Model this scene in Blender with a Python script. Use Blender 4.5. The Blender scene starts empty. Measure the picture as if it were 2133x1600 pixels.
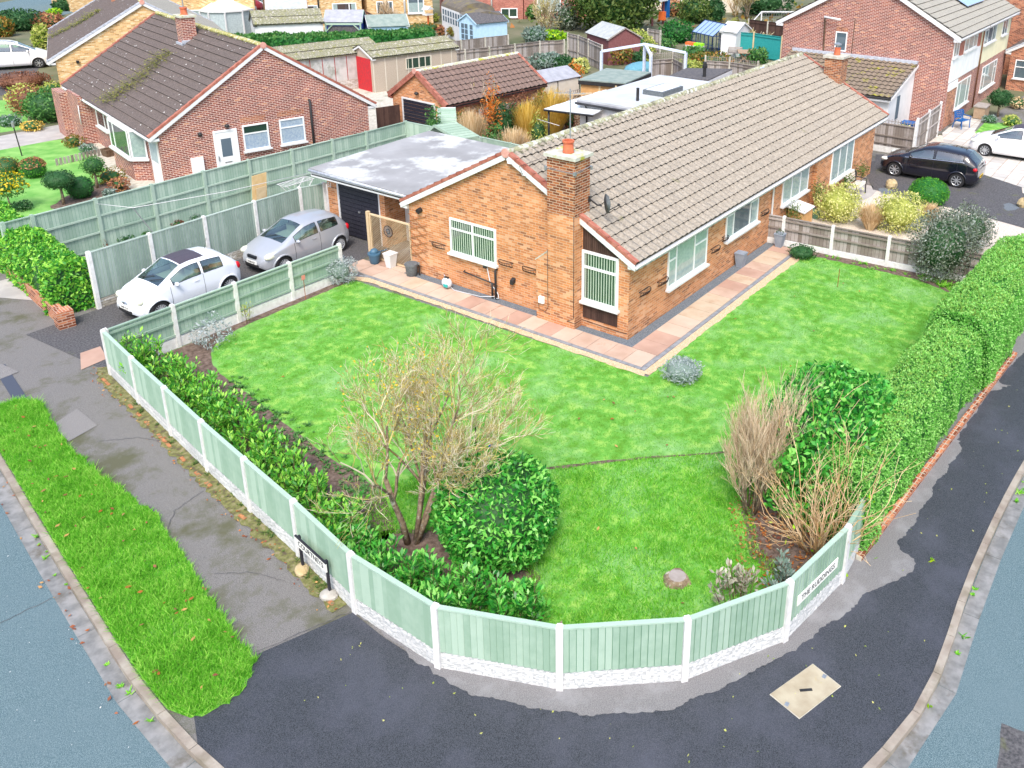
import bpy, math, random
import numpy as np
from mathutils import Vector, Matrix
R = math.radians
random.seed(7); RN = np.random.default_rng(7)
S = bpy.context.scene
COL = S.collection
# ------------------------------------------------------------------ camera
F_, PI_, RO_, H_, PSI_, CX_, CY_ = 1864.3, R(20.549), R(1.027), 11.537, R(56.65), 1268.3, 479.4
CAM = np.array([-18.79, -11.68, H_])
def _basis():
    r = np.array([math.cos(PSI_), -math.sin(PSI_), 0]); f = np.array([math.sin(PSI_), math.cos(PSI_), 0]); z = np.array([0, 0, 1.])
    up = f*math.sin(PI_)+z*math.cos(PI_); fw = f*math.cos(PI_)-z*math.sin(PI_)
    c, s = math.cos(RO_), math.sin(RO_)
    return c*r+s*up, -s*r+c*up, fw
BX, BY, BF = _basis()
cam = bpy.data.cameras.new('camera'); camo = bpy.data.objects.new('camera', cam); COL.objects.link(camo)
M = Matrix(((BX[0], BY[0], -BF[0], CAM[0]), (BX[1], BY[1], -BF[1], CAM[1]), (BX[2], BY[2], -BF[2], CAM[2]), (0, 0, 0, 1)))
camo.matrix_world = M
cam.sensor_width = 36; cam.lens = F_/2133*36; cam.shift_x = -(CX_-1066.5)/2133; cam.shift_y = -(800-CY_)/2133
cam.clip_end = 1000; S.camera = camo
# ------------------------------------------------------------------ light
w = bpy.data.worlds.new('World'); S.world = w; w.use_nodes = True
nt = w.node_tree; bg = nt.nodes['Background']; sky = nt.nodes.new('ShaderNodeTexSky')
sky.sky_type = 'NISHITA'; sky.sun_disc = False; sky.sun_elevation = R(54); sky.sun_rotation = R(238)
sky.dust_density = 3.0; sky.ozone_density = 1.0; sky.air_density = 1.2
nt.links.new(sky.outputs[0], bg.inputs[0]); bg.inputs[1].default_value = 0.15
sl = bpy.data.lights.new('sun', 'SUN'); sl.energy = 1.6; sl.angle = R(20); sl.color = (1, .95, .87)
so = bpy.data.objects.new('sun', sl); COL.objects.link(so)
sd = Vector((math.sin(R(238))*math.cos(R(54)), math.cos(R(238))*math.cos(R(54)), math.sin(R(54))))
so.rotation_euler = sd.to_track_quat('Z', 'Y').to_euler(); so.location = (0, 0, 40)
S.view_settings.view_transform = 'Standard'; S.view_settings.look = 'None'; S.view_settings.exposure = 1.0; S.view_settings.gamma = 1
S.render.engine = 'CYCLES'
# ------------------------------------------------------------------ photo point -> world point
def ray(px, py):
    return BX*((px-CX_)/F_)+BY*(-(py-CY_)/F_)+BF
def G(px, py, z=0.):
    d = ray(px, py); return CAM+d*((z-CAM[2])/d[2])
def proj(P):
    v = np.array(P, float)-CAM; k = v@BF; return CX_+F_*(v@BX)/k, CY_-F_*(v@BY)/k
def depth(P): return float((np.array(P, float)-CAM)@BF)
def hs(P, py):
    """height above ground point P whose image row is py"""
    a, b = 0., 30.
    for _ in range(40):
        m = (a+b)/2
        if proj((P[0], P[1], m))[1] > py: a = m
        else: b = m
    return a
def onp(px, py, P, n):
    d = ray(px, py); P = np.array(P, float); n = np.array(n, float); return CAM+d*(((P-CAM)@n)/(d@n))
# ------------------------------------------------------------------ materials
MT = {}
def mat(name, c, rough=.7, c2=None, sc=6., bump=0., bs=60., metal=0., spec=.4, isl=0., c3=None, detail=4., coat=0., lo=.35, hi=.65, stain=None, ssc=1.2, slo=.55, shi=.62, coords='Object'):
    m = bpy.data.materials.new(name); m.use_nodes = True; n = m.node_tree.nodes; l = m.node_tree.links; b = n['Principled BSDF']
    b.inputs['Roughness'].default_value = rough; b.inputs['Metallic'].default_value = metal; b.inputs['Specular IOR Level'].default_value = spec
    b.inputs['Coat Weight'].default_value = coat
    c4 = lambda q: (*q, 1)
    tc = n.new('ShaderNodeTexCoord')
    out = None
    if c2 or isl:
        cr = n.new('ShaderNodeValToRGB'); e = cr.color_ramp.elements
        e[0].position = lo; e[1].position = hi; e[0].color = c4(c); e[1].color = c4(c2 or c)
        if c3: q = e.new((lo+hi)/2); q.color = c4(c3)
        tx = n.new('ShaderNodeTexNoise'); tx.inputs['Scale'].default_value = sc; tx.inputs['Detail'].default_value = detail
        l.new(tc.outputs[coords], tx.inputs[0])
        src = tx.outputs[0]
        if isl:
            g = n.new('ShaderNodeNewGeometry'); mx = n.new('ShaderNodeMix'); mx.inputs[0].default_value = isl
            l.new(tx.outputs[0], mx.inputs[2]); l.new(g.outputs['Random Per Island'], mx.inputs[3]); src = mx.outputs[0]
        l.new(src, cr.inputs[0]); out = cr.outputs[0]
    if stain:
        t2 = n.new('ShaderNodeTexNoise'); t2.inputs['Scale'].default_value = ssc; t2.inputs['Detail'].default_value = 8; t2.inputs['Roughness'].default_value = .65
        l.new(tc.outputs[coords], t2.inputs[0])
        r2 = n.new('ShaderNodeValToRGB'); r2.color_ramp.elements[0].position = slo; r2.color_ramp.elements[1].position = shi
        l.new(t2.outputs[0], r2.inputs[0])
        mx = n.new('ShaderNodeMixRGB'); l.new(r2.outputs[0], mx.inputs[0]); mx.inputs[2].default_value = c4(stain)
        if out: l.new(out, mx.inputs[1])
        else: mx.inputs[1].default_value = c4(c)
        out = mx.outputs[0]
    if out: l.new(out, b.inputs['Base Color'])
    else: b.inputs['Base Color'].default_value = c4(c)
    if bump:
        t = n.new('ShaderNodeTexNoise'); t.inputs['Scale'].default_value = bs; t.inputs['Detail'].default_value = 3
        l.new(tc.outputs[coords], t.inputs[0])
        bp = n.new('ShaderNodeBump'); bp.inputs['Strength'].default_value = bump; bp.inputs['Distance'].default_value = .02
        l.new(t.outputs[0], bp.inputs['Height']); l.new(bp.outputs[0], b.inputs['Normal'])
    MT[name] = m; return m
def brick(name, cols, mortar, bw=.225, bh=.075, ms=.010, rough=.85, bump=.4, offset=.5, vary=.25):
    m = bpy.data.materials.new(name); m.use_nodes = True; n = m.node_tree.nodes; l = m.node_tree.links; b = n['Principled BSDF']
    b.inputs['Roughness'].default_value = rough; b.inputs['Specular IOR Level'].default_value = .2
    uv = n.new('ShaderNodeUVMap')
    t = n.new('ShaderNodeTexBrick'); t.offset = offset; t.inputs['Scale'].default_value = 1; t.inputs['Brick Width'].default_value = bw; t.inputs['Row Height'].default_value = bh
    t.inputs['Mortar Size'].default_value = ms; t.inputs['Mortar Smooth'].default_value = .2; t.inputs['Color1'].default_value = (0, 0, 0, 1); t.inputs['Color2'].default_value = (1, 1, 1, 1); t.inputs['Mortar'].default_value = (.5, .5, .5, 1)
    l.new(uv.outputs[0], t.inputs[0])
    cr = n.new('ShaderNodeValToRGB'); e = cr.color_ramp.elements; cr.color_ramp.interpolation = 'CONSTANT' if len(cols) > 3 else 'LINEAR'
    for i, (p, c) in enumerate(cols):
        q = e[i] if i < 2 else e.new(p)
        q.position = p; q.color = (*c, 1)
    l.new(t.outputs['Color'], cr.inputs[0])
    nz = n.new('ShaderNodeTexNoise'); nz.inputs['Scale'].default_value = 1.3; nz.inputs['Detail'].default_value = 9; nz.inputs['Roughness'].default_value = .7; l.new(uv.outputs[0], nz.inputs[0])
    mr = n.new('ShaderNodeMapRange'); mr.inputs[1].default_value = .3; mr.inputs[2].default_value = .7; mr.inputs[3].default_value = 1-vary; mr.inputs[4].default_value = 1+vary; l.new(nz.outputs[0], mr.inputs[0])
    mx = n.new('ShaderNodeMixRGB'); l.new(t.outputs['Fac'], mx.inputs[0]); l.new(cr.outputs[0], mx.inputs[1]); mx.inputs[2].default_value = (*mortar, 1)
    mu = n.new('ShaderNodeVectorMath'); mu.operation = 'SCALE'; l.new(mx.outputs[0], mu.inputs[0]); l.new(mr.outputs[0], mu.inputs['Scale'])
    l.new(mu.outputs[0], b.inputs['Base Color'])
    bp = n.new('ShaderNodeBump'); bp.inputs['Strength'].default_value = bump; bp.inputs['Distance'].default_value = .01; bp.invert = True
    l.new(t.outputs['Fac'], bp.inputs['Height']); l.new(bp.outputs[0], b.inputs['Normal'])
    MT[name] = m; return m
def rooftile(name, c, c2, spot=(.6, .6, .55), sth=.06, moss=None, mth=.62, msc=.35, rough=.9):
    m = bpy.data.materials.new(name); m.use_nodes = True; n = m.node_tree.nodes; l = m.node_tree.links; b = n['Principled BSDF']
    b.inputs['Roughness'].default_value = rough; b.inputs['Specular IOR Level'].default_value = .15
    tc = n.new('ShaderNodeTexCoord'); uv = n.new('ShaderNodeUVMap')
    nz = n.new('ShaderNodeTexNoise'); nz.inputs['Scale'].default_value = 15; nz.inputs['Detail'].default_value = 8; nz.inputs['Roughness'].default_value = .75; l.new(tc.outputs['Object'], nz.inputs[0])
    cr = n.new('ShaderNodeValToRGB'); cr.color_ramp.elements[0].position = .36; cr.color_ramp.elements[1].position = .64; cr.color_ramp.elements[0].color = (*c, 1); cr.color_ramp.elements[1].color = (*c2, 1)
    l.new(nz.outputs[0], cr.inputs[0])
    tb = n.new('ShaderNodeTexBrick'); tb.offset = .5; tb.inputs['Scale'].default_value = 1; tb.inputs['Brick Width'].default_value = .4; tb.inputs['Row Height'].default_value = .34; tb.inputs['Mortar Size'].default_value = 0
    tb.inputs['Color1'].default_value = (.93, .93, .93, 1); tb.inputs['Color2'].default_value = (1.06, 1.05, 1.04, 1); l.new(uv.outputs[0], tb.inputs[0])
    m0 = n.new('ShaderNodeMixRGB'); m0.blend_type = 'MULTIPLY'; m0.inputs[0].default_value = 1; l.new(cr.outputs[0], m0.inputs[1]); l.new(tb.outputs[0], m0.inputs[2])
    v = n.new('ShaderNodeTexVoronoi'); v.inputs['Scale'].default_value = 3.2; l.new(tc.outputs['Object'], v.inputs[0])
    n3 = n.new('ShaderNodeTexNoise'); n3.inputs['Scale'].default_value = 25; l.new(tc.outputs['Object'], n3.inputs[0])
    ad = n.new('ShaderNodeMath'); ad.operation = 'MULTIPLY_ADD'; ad.inputs[1].default_value = .12; l.new(n3.outputs[0], ad.inputs[0]); l.new(v.outputs['Distance'], ad.inputs[2])
    lt = n.new('ShaderNodeMath'); lt.operation = 'LESS_THAN'; lt.inputs[1].default_value = sth+.06; l.new(ad.outputs[0], lt.inputs[0])
    m1 = n.new('ShaderNodeMixRGB'); l.new(lt.outputs[0], m1.inputs[0]); l.new(m0.outputs[0], m1.inputs[1]); m1.inputs[2].default_value = (*spot, 1)
    out = m1.outputs[0]
    if moss:
        n4 = n.new('ShaderNodeTexNoise'); n4.inputs['Scale'].default_value = msc; n4.inputs['Detail'].default_value = 10; n4.inputs['Roughness'].default_value = .72; l.new(tc.outputs['Object'], n4.inputs[0])
        r4 = n.new('ShaderNodeValToRGB'); r4.color_ramp.elements[0].position = mth; r4.color_ramp.elements[1].position = mth+.06; l.new(n4.outputs[0], r4.inputs[0])
        m2 = n.new('ShaderNodeMixRGB'); l.new(r4.outputs[0], m2.inputs[0]); l.new(out, m2.inputs[1]); m2.inputs[2].default_value = (*moss, 1); out = m2.outputs[0]
    l.new(out, b.inputs['Base Color'])
    bp = n.new('ShaderNodeBump'); bp.inputs['Strength'].default_value = .5; bp.inputs['Distance'].default_value = .02; l.new(nz.outputs[0], bp.inputs['Height']); l.new(bp.outputs[0], b.inputs['Normal'])
    MT[name] = m; return m
def glass(name, tint=(.8, .95, .9), fac=.25):
    m = bpy.data.materials.new(name); m.use_nodes = True; n = m.node_tree.nodes; l = m.node_tree.links; n.remove(n['Principled BSDF'])
    tr = n.new('ShaderNodeBsdfTransparent'); tr.inputs[0].default_value = (*tint, 1); gl = n.new('ShaderNodeBsdfGlossy'); gl.inputs['Roughness'].default_value = .03
    fr = n.new('ShaderNodeLayerWeight'); fr.inputs[0].default_value = .5; pw_ = n.new('ShaderNodeMath'); pw_.operation = 'POWER'; pw_.inputs[1].default_value = 4; l.new(fr.outputs['Facing'], pw_.inputs[0])
    a = n.new('ShaderNodeMath'); a.operation = 'MULTIPLY_ADD'; a.inputs[1].default_value = .7; a.inputs[2].default_value = fac; l.new(pw_.outputs[0], a.inputs[0])
    mx = n.new('ShaderNodeMixShader'); l.new(a.outputs[0], mx.inputs[0]); l.new(tr.outputs[0], mx.inputs[1]); l.new(gl.outputs[0], mx.inputs[2]); l.new(mx.outputs[0], n['Material Output'].inputs[0])
    MT[name] = m; return m
def leafm(name, c, c2, c3=None, rough=.5, spec=.35, isl=.75, sc=2.2):
    m = mat(name, c, rough, c2, sc=sc, isl=isl, c3=c3, lo=.15, hi=.85, spec=spec)
    n = m.node_tree.nodes; l = m.node_tree.links; b = n['Principled BSDF']
    tl = n.new('ShaderNodeBsdfTranslucent'); src = b.inputs['Base Color'].links[0].from_socket; l.new(src, tl.inputs[0])
    mx = n.new('ShaderNodeMixShader'); mx.inputs[0].default_value = .3; l.new(b.outputs[0], mx.inputs[1]); l.new(tl.outputs[0], mx.inputs[2]); l.new(mx.outputs[0], n['Material Output'].inputs[0])
    return m
# masonry
brick('brick_orange', [(0, (.30, .125, .065)), (.05, (.40, .165, .08)), (.12, (.48, .19, .08)), (.34, (.56, .225, .09)), (.62, (.62, .27, .12)), (.86, (.66, .34, .19))], (.56, .40, .27), ms=.008, vary=.2)
brick('brick_chimney', [(0, (.17, .055, .025)), (.3, (.29, .09, .04)), (.6, (.38, .13, .05)), (.88, (.46, .19, .08))], (.50, .38, .28), vary=.2)
brick('brick_red', [(0, (.15, .035, .028)), (.16, (.20, .045, .032)), (.5, (.26, .062, .04)), (.84, (.34, .10, .055)), (.96, (.5, .22, .11))], (.66, .50, .44), ms=.012, vary=.14)
brick('brick_buff', [(0, (.42, .22, .06)), (.12, (.60, .34, .12)), (.45, (.70, .46, .2)), (.8, (.78, .60, .36))], (.60, .50, .36), vary=.14)
brick('brick_rust', [(0, (.2, .06, .03)), (.3, (.42, .14, .07)), (.7, (.5, .2, .1)), (.95, (.3, .09, .05))], (.5, .36, .28), vary=.2)
brick('brick_far', [(0, (.30, .07, .05)), (.5, (.40, .11, .08)), (.85, (.46, .15, .1))], (.5, .35, .3))
brick('rockface', [(0, (.55, .56, .57)), (.5, (.60, .605, .61)), (.8, (.65, .65, .65))], (.46, .48, .49), bw=.33, bh=.1, ms=.012, bump=1., vary=.18)
brick('rockface_mossy', [(0, (.42, .38, .32)), (.5, (.55, .52, .48)), (.8, (.62, .62, .6))], (.3, .28, .22), bw=.33, bh=.08, ms=.012, bump=1., vary=.25)
brick('paver', [(0, (.55, .30, .20)), (.3, (.62, .38, .27)), (.6, (.70, .48, .34)), (.85, (.60, .42, .25))], (.2, .12, .08), bw=50, bh=.6, ms=.015, vary=.2)
brick('slabs', [(0, (.42, .40, .38)), (.4, (.50, .48, .45)), (.8, (.56, .54, .5))], (.32, .2, .12), bw=.6, bh=.6, ms=.012, vary=.15, offset=0)
mat('white', (.72, .72, .73), .45, (.66, .67, .68), sc=3)
mat('upvc', (.86, .87, .88), .3, (.80, .82, .84), sc=2, spec=.5)
mat('render_white', (.78, .78, .79), .9, (.70, .71, .72), sc=2)
mat('render_cream', (.78, .75, .52), .9, (.72, .69, .48), sc=2)
mat('black', (.018, .018, .02), .5, (.03, .03, .032), sc=5)
mat('black_door', (.012, .012, .022), .45, (.035, .035, .05), sc=20)
mat('dark_plastic', (.02, .022, .028), .45)
mat('grey_metal', (.35, .36, .38), .4, metal=.6)
mat('steel', (.5, .52, .55), .35, (.4, .42, .45), sc=9, metal=.7)
mat('lap_shade', (.035, .03, .025), .95)  # shade under the tile laps, put into the colour of the lip faces
mat('lead', (.36, .39, .46), .6, (.52, .55, .62), sc=8)
mat('concrete_post', (.66, .65, .63), .9, (.78, .78, .77), sc=9, bump=.3, bs=80)
mat('concrete_old', (.42, .40, .34), .9, (.58, .55, .48), sc=6, bump=.3, stain=(.25, .26, .17), slo=.56, shi=.66)
mat('terracotta', (.50, .11, .05), .8, (.58, .17, .08), sc=8)
mat('terracotta_old', (.34, .12, .05), .95, (.45, .2, .09), sc=12, stain=(.16, .15, .08), ssc=9, slo=.5, shi=.6)
mat('verge_tile', (.32, .10, .07), .85, (.44, .18, .13), sc=5, bump=.3)
mat('ridge_red', (.55, .27, .22), .85, (.65, .36, .3), sc=5)
mat('ridge_lichen', (.42, .41, .34), .95, (.62, .62, .56), sc=5, c3=(.30, .30, .16), bump=.6, bs=20, stain=(.17, .16, .11), ssc=3, slo=.52, shi=.6)
mat('ridge_mossy', (.34, .36, .18), .95, (.60, .58, .48), sc=6, c3=(.38, .34, .10), bump=.6, bs=20)
mat('cowl_mossy', (.45, .44, .36), .95, (.60, .6, .54), sc=6, stain=(.40, .40, .06), ssc=2.2, slo=.52, shi=.6)
rooftile('tile_main', (.22, .19, .155), (.40, .36, .305), spot=(.6, .57, .5), sth=.035, moss=(.2, .19, .12), mth=.64, msc=.9)
rooftile('tile_dark', (.085, .070, .066), (.17, .14, .13), spot=(.62, .62, .60), sth=.10)
rooftile('tile_brown', (.13, .09, .078), (.25, .18, .155), spot=(.6, .58, .58), sth=.045)
rooftile('tile_mossy', (.16, .13, .10), (.28, .22, .17), spot=(.55, .5, .2), sth=.05, moss=(.30, .28, .05), mth=.55, msc=1.5)
rooftile('tile_grey', (.26, .25, .22), (.40, .38, .33), spot=(.5, .5, .3), sth=.03)
mat('moss', (.10, .13, .02), 1., (.26, .25, .05), sc=12, isl=.5, bump=.5, bs=40)
mat('asbestos', (.26, .25, .22), .95, (.42, .40, .36), sc=7, c3=(.20, .20, .10), bump=.4, stain=(.22, .22, .08), ssc=3, slo=.55, shi=.64)
mat('felt_grey', (.30, .31, .35), .9, (.38, .39, .44), sc=3, bump=.3)
mat('felt_green', (.20, .26, .24), .9, (.28, .33, .30), sc=3, bump=.3)
mat('felt_black', (.07, .07, .08), .9, (.14, .13, .13), sc=8, bump=.5)
mat('felt_brown', (.12, .11, .10), .9, (.18, .15, .11), sc=3, bump=.3, stain=(.2, .17, .07), ssc=.8)
mat('felt_shed', (.34, .37, .38), .9, (.44, .46, .46), sc=3, bump=.3)
mat('flat_roof', (.27, .27, .275), .75, (.35, .35, .36), sc=.8, stain=(.50, .51, .51), ssc=.40, slo=.50, shi=.56, spec=.2, bump=.1)
mat('grp_grey', (.46, .48, .50), .5, (.56, .58, .60), sc=1.2)
mat('sage', (.27, .38, .305), .85, (.37, .48, .40), sc=5, isl=.55, bump=.25)
mat('sage_grey', (.28, .36, .31), .85, (.38, .46, .41), sc=5, isl=.5, bump=.25)
mat('moss_dull', (.10, .10, .05), 1., (.24, .23, .14), sc=12, isl=.5)
mat('sage_light', (.25, .38, .29), .85, (.37, .50, .41), sc=5, isl=.5, bump=.25, lo=.3, hi=.7)
mat('sage_dark', (.22, .36, .27), .85, (.29, .44, .33), sc=5, isl=.55, bump=.25)
mat('sage_deep', (.11, .24, .17), .8, (.15, .3, .21), sc=4)
mat('wood_grey', (.22, .185, .16), .95, (.40, .36, .34), sc=7, isl=.6, bump=.3)
mat('wood_brown', (.20, .09, .05), .9, (.28, .13, .07), sc=7, isl=.5)
mat('wood_dark', (.05, .025, .02), .8, (.085, .045, .035), sc=5, isl=.4)
mat('wood_maroon', (.16, .05, .055), .9, (.24, .10, .10), sc=8, isl=.5)
mat('wood_pale', (.60, .46, .26), .8, (.70, .56, .34), sc=4)
mat('wood_orange', (.50, .26, .09), .8, (.62, .36, .15), sc=4, isl=.4)
mat('wood_teak', (.30, .2, .13), .85, (.40, .29, .20), sc=8, isl=.4)
mat('lattice', (.50, .36, .21), .85, (.62, .48, .31), sc=8, isl=.5)
mat('lattice_dark', (.30, .12, .05), .85, (.36, .16, .07), sc=8)
mat('plywood', (.72, .50, .22), .8, (.80, .58, .3), sc=4)
mat('wire_black', (.03, .018, .015), .6)
mat('rust', (.30, .09, .03), .9)
mat('teal_metal', (.02, .28, .28), .6, (.03, .33, .32), sc=10)
mat('navy_metal', (.02, .05, .16), .5)
mat('blue_paint', (.01, .11, .35), .5)
mat('vivid_blue', (.01, .06, .42), .4)
mat('skyblue_wood', (.42, .62, .80), .8, (.48, .68, .84), sc=4)
mat('pale_frame', (.56, .64, .78), .6, (.66, .72, .82), sc=4)
mat('cream_panel', (.66, .60, .50), .8, (.72, .66, .57), sc=3)
mat('shingle_wall', (.42, .34, .27), .95, (.56, .47, .38), sc=25, bump=.6)
mat('panel_grey', (.42, .42, .40), .95, (.56, .56, .54), sc=2.5, stain=(.32, .33, .29), slo=.55, shi=.64)
mat('red_door', (.60, .02, .03), .7, (.42, .03, .04), sc=9, bump=.5, bs=20)
mat('red_paint', (.35, .02, .02), .7)
mat('canopy', (.80, .82, .84), .25, (.74, .77, .8), sc=1)
mat('solar', (.30, .42, .60), .12, spec=.8)
mat('blind', (.50, .56, .50), .8)
mat('curtain', (.46, .54, .55), .9, (.36, .43, .46), sc=8)
mat('lace', (.52, .58, .68), .9, (.34, .42, .60), sc=14)
mat('interior', (.015, .05, .035), .9)
mat('interior_blue', (.10, .14, .18), .9)
mat('curtain_dark', (.10, .07, .07), .9)
mat('interior_teal', (.05, .20, .16), .9)
glass('glass', (.95, .99, .97), .10); glass('car_glass', (.62, .80, .75), .28); glass('roof_glass', (.7, .85, .9), .35)
# ground
mat('asphalt_road', (.035, .085, .105), .8, (.20, .275, .30), sc=80, bump=.6, bs=120, spec=.3, detail=2, stain=(.13, .19, .215), ssc=.5, slo=.4, shi=.9)
mat('asphalt_new', (.010, .013, .020), .6, (.080, .088, .106), sc=80, bump=.7, bs=120, spec=.4, detail=2, stain=(.085, .09, .12), ssc=.8, slo=.45, shi=.8)
mat('asphalt_old', (.11, .105, .10), .85, (.24, .23, .225), sc=70, bump=.5, bs=120, detail=3, stain=(.10, .10, .06), ssc=.75, slo=.50, shi=.64)
mat('asphalt_patch', (.14, .14, .145), .85, (.25, .24, .245), sc=60, detail=3, stain=(.28, .28, .29), ssc=1.6, slo=.5, shi=.75, bump=.5, bs=140)
mat('asphalt_drive', (.05, .05, .055), .8, (.13, .125, .13), sc=22, detail=5, bump=.5, bs=140, stain=(.12, .13, .05), ssc=1.0, slo=.6, shi=.7)
mat('dark_strip', (.06, .07, .1), .7)
mat('concrete_pave', (.36, .34, .33), .9, (.44, .42, .40), sc=2, bump=.3)
mat('kerb', (.25, .205, .17), .9, (.37, .33, .28), sc=3, bump=.5, bs=60, stain=(.22, .19, .14), slo=.52, shi=.66)
mat('channel', (.16, .165, .165), .9, (.27, .27, .27), sc=5, detail=8, bump=.4, stain=(.12, .11, .09), ssc=2.2, slo=.55, shi=.7)
mat('moss_soil', (.10, .08, .05), 1., (.24, .21, .12), sc=9, detail=9, bump=.8, bs=40, c3=(.15, .16, .05))
mat('soil', (.09, .06, .045), 1., (.20, .145, .12), sc=9, detail=8, bump=.9, bs=30)
mat('gravel_gold', (.50, .34, .19), 1., (.74, .58, .40), sc=45, detail=2, bump=.9, bs=60)
mat('gravel_blue', (.09, .11, .13), 1., (.20, .23, .26), sc=45, detail=2, bump=.9, bs=60)
mat('gravel_pale', (.46, .38, .32), 1., (.72, .66, .58), sc=30, detail=2, bump=.9, bs=40)
mat('edging', (.20, .21, .23), .85, (.28, .29, .31), sc=5)
mat('lawn', (.10, .28, .02), .95, (.28, .50, .09), sc=3.2, detail=12, bump=.7, bs=45, c3=(.13, .38, .05), stain=(.24, .46, .17), ssc=.7, slo=.48, shi=.72)
mat('pave_patch', (.16, .15, .148), .85, (.26, .25, .245), sc=60, bump=.4)
mat('lawn_far', (.12, .34, .06), .95, (.24, .47, .12), sc=1.6, detail=9, bump=.5, bs=50)
mat('far_ground', (.10, .12, .06), 1., (.18, .17, .11), sc=.4, detail=8)
mat('stone', (.40, .30, .15), .95, (.50, .41, .25), sc=6, bump=.8, bs=10)
mat('stone_grey', (.33, .31, .28), .95, (.45, .43, .4), sc=6, bump=.8, bs=10)
mat('cover_plate', (.34, .285, .20), .8, (.44, .39, .29), sc=3.2, stain=(.42, .34, .20), ssc=5, slo=.62, shi=.74, bump=.2)
leafm('grass_blade', (.05, .25, .012), (.50, .78, .16), (.16, .52, .03), rough=.7, spec=.2, sc=2.6, isl=.5)
leafm('lawn_blade', (.09, .29, .02), (.30, .56, .14), (.16, .43, .045), rough=.8, spec=.15, sc=.7, isl=.45)
leafm('laurel', (.015, .18, .02), (.30, .70, .14), (.07, .42, .04), rough=.38, spec=.5, isl=.85)
leafm('laurel_young', (.04, .24, .025), (.38, .72, .09), (.13, .46, .04), rough=.42, spec=.45, isl=.85)
leafm('hedge_conifer', (.08, .33, .035), (.40, .74, .22), (.18, .50, .08), rough=.7, spec=.2, isl=.8)
leafm('hedge_bronze', (.30, .40, .08), (.45, .76, .24), (.22, .55, .10), rough=.7, spec=.2, isl=.6)
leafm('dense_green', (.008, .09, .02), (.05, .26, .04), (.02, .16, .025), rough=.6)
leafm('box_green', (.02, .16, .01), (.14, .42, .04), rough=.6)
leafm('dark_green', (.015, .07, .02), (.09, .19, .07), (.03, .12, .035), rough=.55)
leafm('olive_green', (.04, .09, .015), (.20, .26, .06), (.08, .15, .03))
leafm('mid_green', (.04, .16, .03), (.18, .36, .10), (.08, .24, .05))
leafm('lime', (.16, .42, .01), (.50, .66, .02), (.28, .55, .01))
leafm('yellow_green', (.25, .36, .04), (.62, .60, .20), (.42, .48, .10))
leafm('pale_variegated', (.34, .38, .08), (.85, .82, .40), (.62, .64, .18))
leafm('golden', (.55, .34, .06), (.90, .70, .22), (.72, .50, .08))
leafm('straw', (.56, .38, .19), (.90, .74, .50), (.74, .57, .33), rough=.8)
leafm('orange_leaf', (.55, .14, .02), (.78, .30, .05))
leafm('autumn', (.28, .10, .06), (.60, .36, .12), (.40, .16, .10))
leafm('rust_green', (.10, .16, .03), (.42, .16, .03), (.2, .2, .03))
leafm('yellow_flower', (.7, .5, .01), (.85, .66, .03))
leafm('silver', (.30, .36, .36), (.60, .65, .68), (.42, .48, .49), rough=.8)
leafm('grey_green', (.12, .2, .15), (.40, .48, .44), (.22, .31, .26), rough=.7)
leafm('purple_grey', (.08, .10, .06), (.42, .46, .42), (.17, .22, .14), rough=.5)
leafm('pink_variegated', (.30, .22, .18), (.62, .58, .48), (.40, .42, .30))
leafm('brown_leaf', (.14, .05, .03), (.32, .14, .08), (.2, .09, .05))
leafm('fallen_leaf', (.45, .14, .03), (.62, .34, .12), (.25, .08, .05), isl=1)
leafm('pebble', (.6, .6, .58), (.8, .8, .78), isl=1)
mat('bark', (.16, .11, .075), .95, (.30, .23, .15), sc=14, bump=.6, bs=30, stain=(.42, .40, .33), ssc=9, slo=.55, shi=.62)
mat('bark_dark', (.10, .06, .035), .95, (.18, .12, .08), sc=10, bump=.6, bs=30)
mat('twig', (.28, .22, .09), .9, (.62, .55, .40), sc=3, isl=.7, c3=(.50, .43, .10))
mat('twig_lichen', (.52, .34, .02), .9, (.62, .46, .05), sc=3)
mat('twig_red', (.46, .33, .2), .9, (.68, .56, .40), sc=3, isl=.7)
mat('twig_tan', (.52, .32, .15), .9, (.74, .55, .34), sc=3, isl=.7)
mat('rubber', (.018, .018, .02), .8)
mat('alloy', (.55, .57, .6), .3, metal=.6)
mat('hubcap', (.5, .52, .55), .4, metal=.3)
mat('car_white', (.78, .82, .88), .22, coat=.6, spec=.5)
mat('car_white2', (.82, .82, .84), .22, coat=.6, spec=.5)
mat('car_silver', (.46, .48, .52), .3, metal=.35, coat=.6)
mat('car_black', (.006, .006, .014), .15, coat=1., spec=.6)
mat('car_roof_black', (.05, .045, .06), .5, (.09, .07, .09), sc=60)
mat('chrome', (.7, .72, .75), .15, metal=.9)
mat('lamp_clear', (.70, .74, .70), .12, spec=.7)
mat('lamp_clear_yellow', (.70, .72, .58), .12, spec=.7)
mat('lamp_red', (.55, .01, .02), .2)
mat('seat_cloth', (.52, .50, .42), .9)
mat('dark_seat', (.06, .07, .08), .9)
mat('plate_white', (.82, .82, .78), .5)
mat('plate_yellow', (.75, .50, .02), .5)
mat('sign_black', (.02, .02, .03), .5)
mat('pot_blue', (.06, .14, .22), .45)
mat('pot_grey', (.22, .26, .32), .6, (.28, .32, .38), sc=5)
mat('pot_white', (.70, .70, .70), .5)
mat('pot_dark', (.10, .115, .13), .6, (.15, .17, .18), sc=20, bump=.5)
mat('cushion', (.7, .25, .2), .8)
mat('turq', (.03, .40, .38), .5)
mat('hose_grey', (.60, .64, .68), .5)
mat('lime_plastic', (.35, .85, .02), .5)
mat('orange_plastic', (.75, .16, .04), .6)
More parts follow.
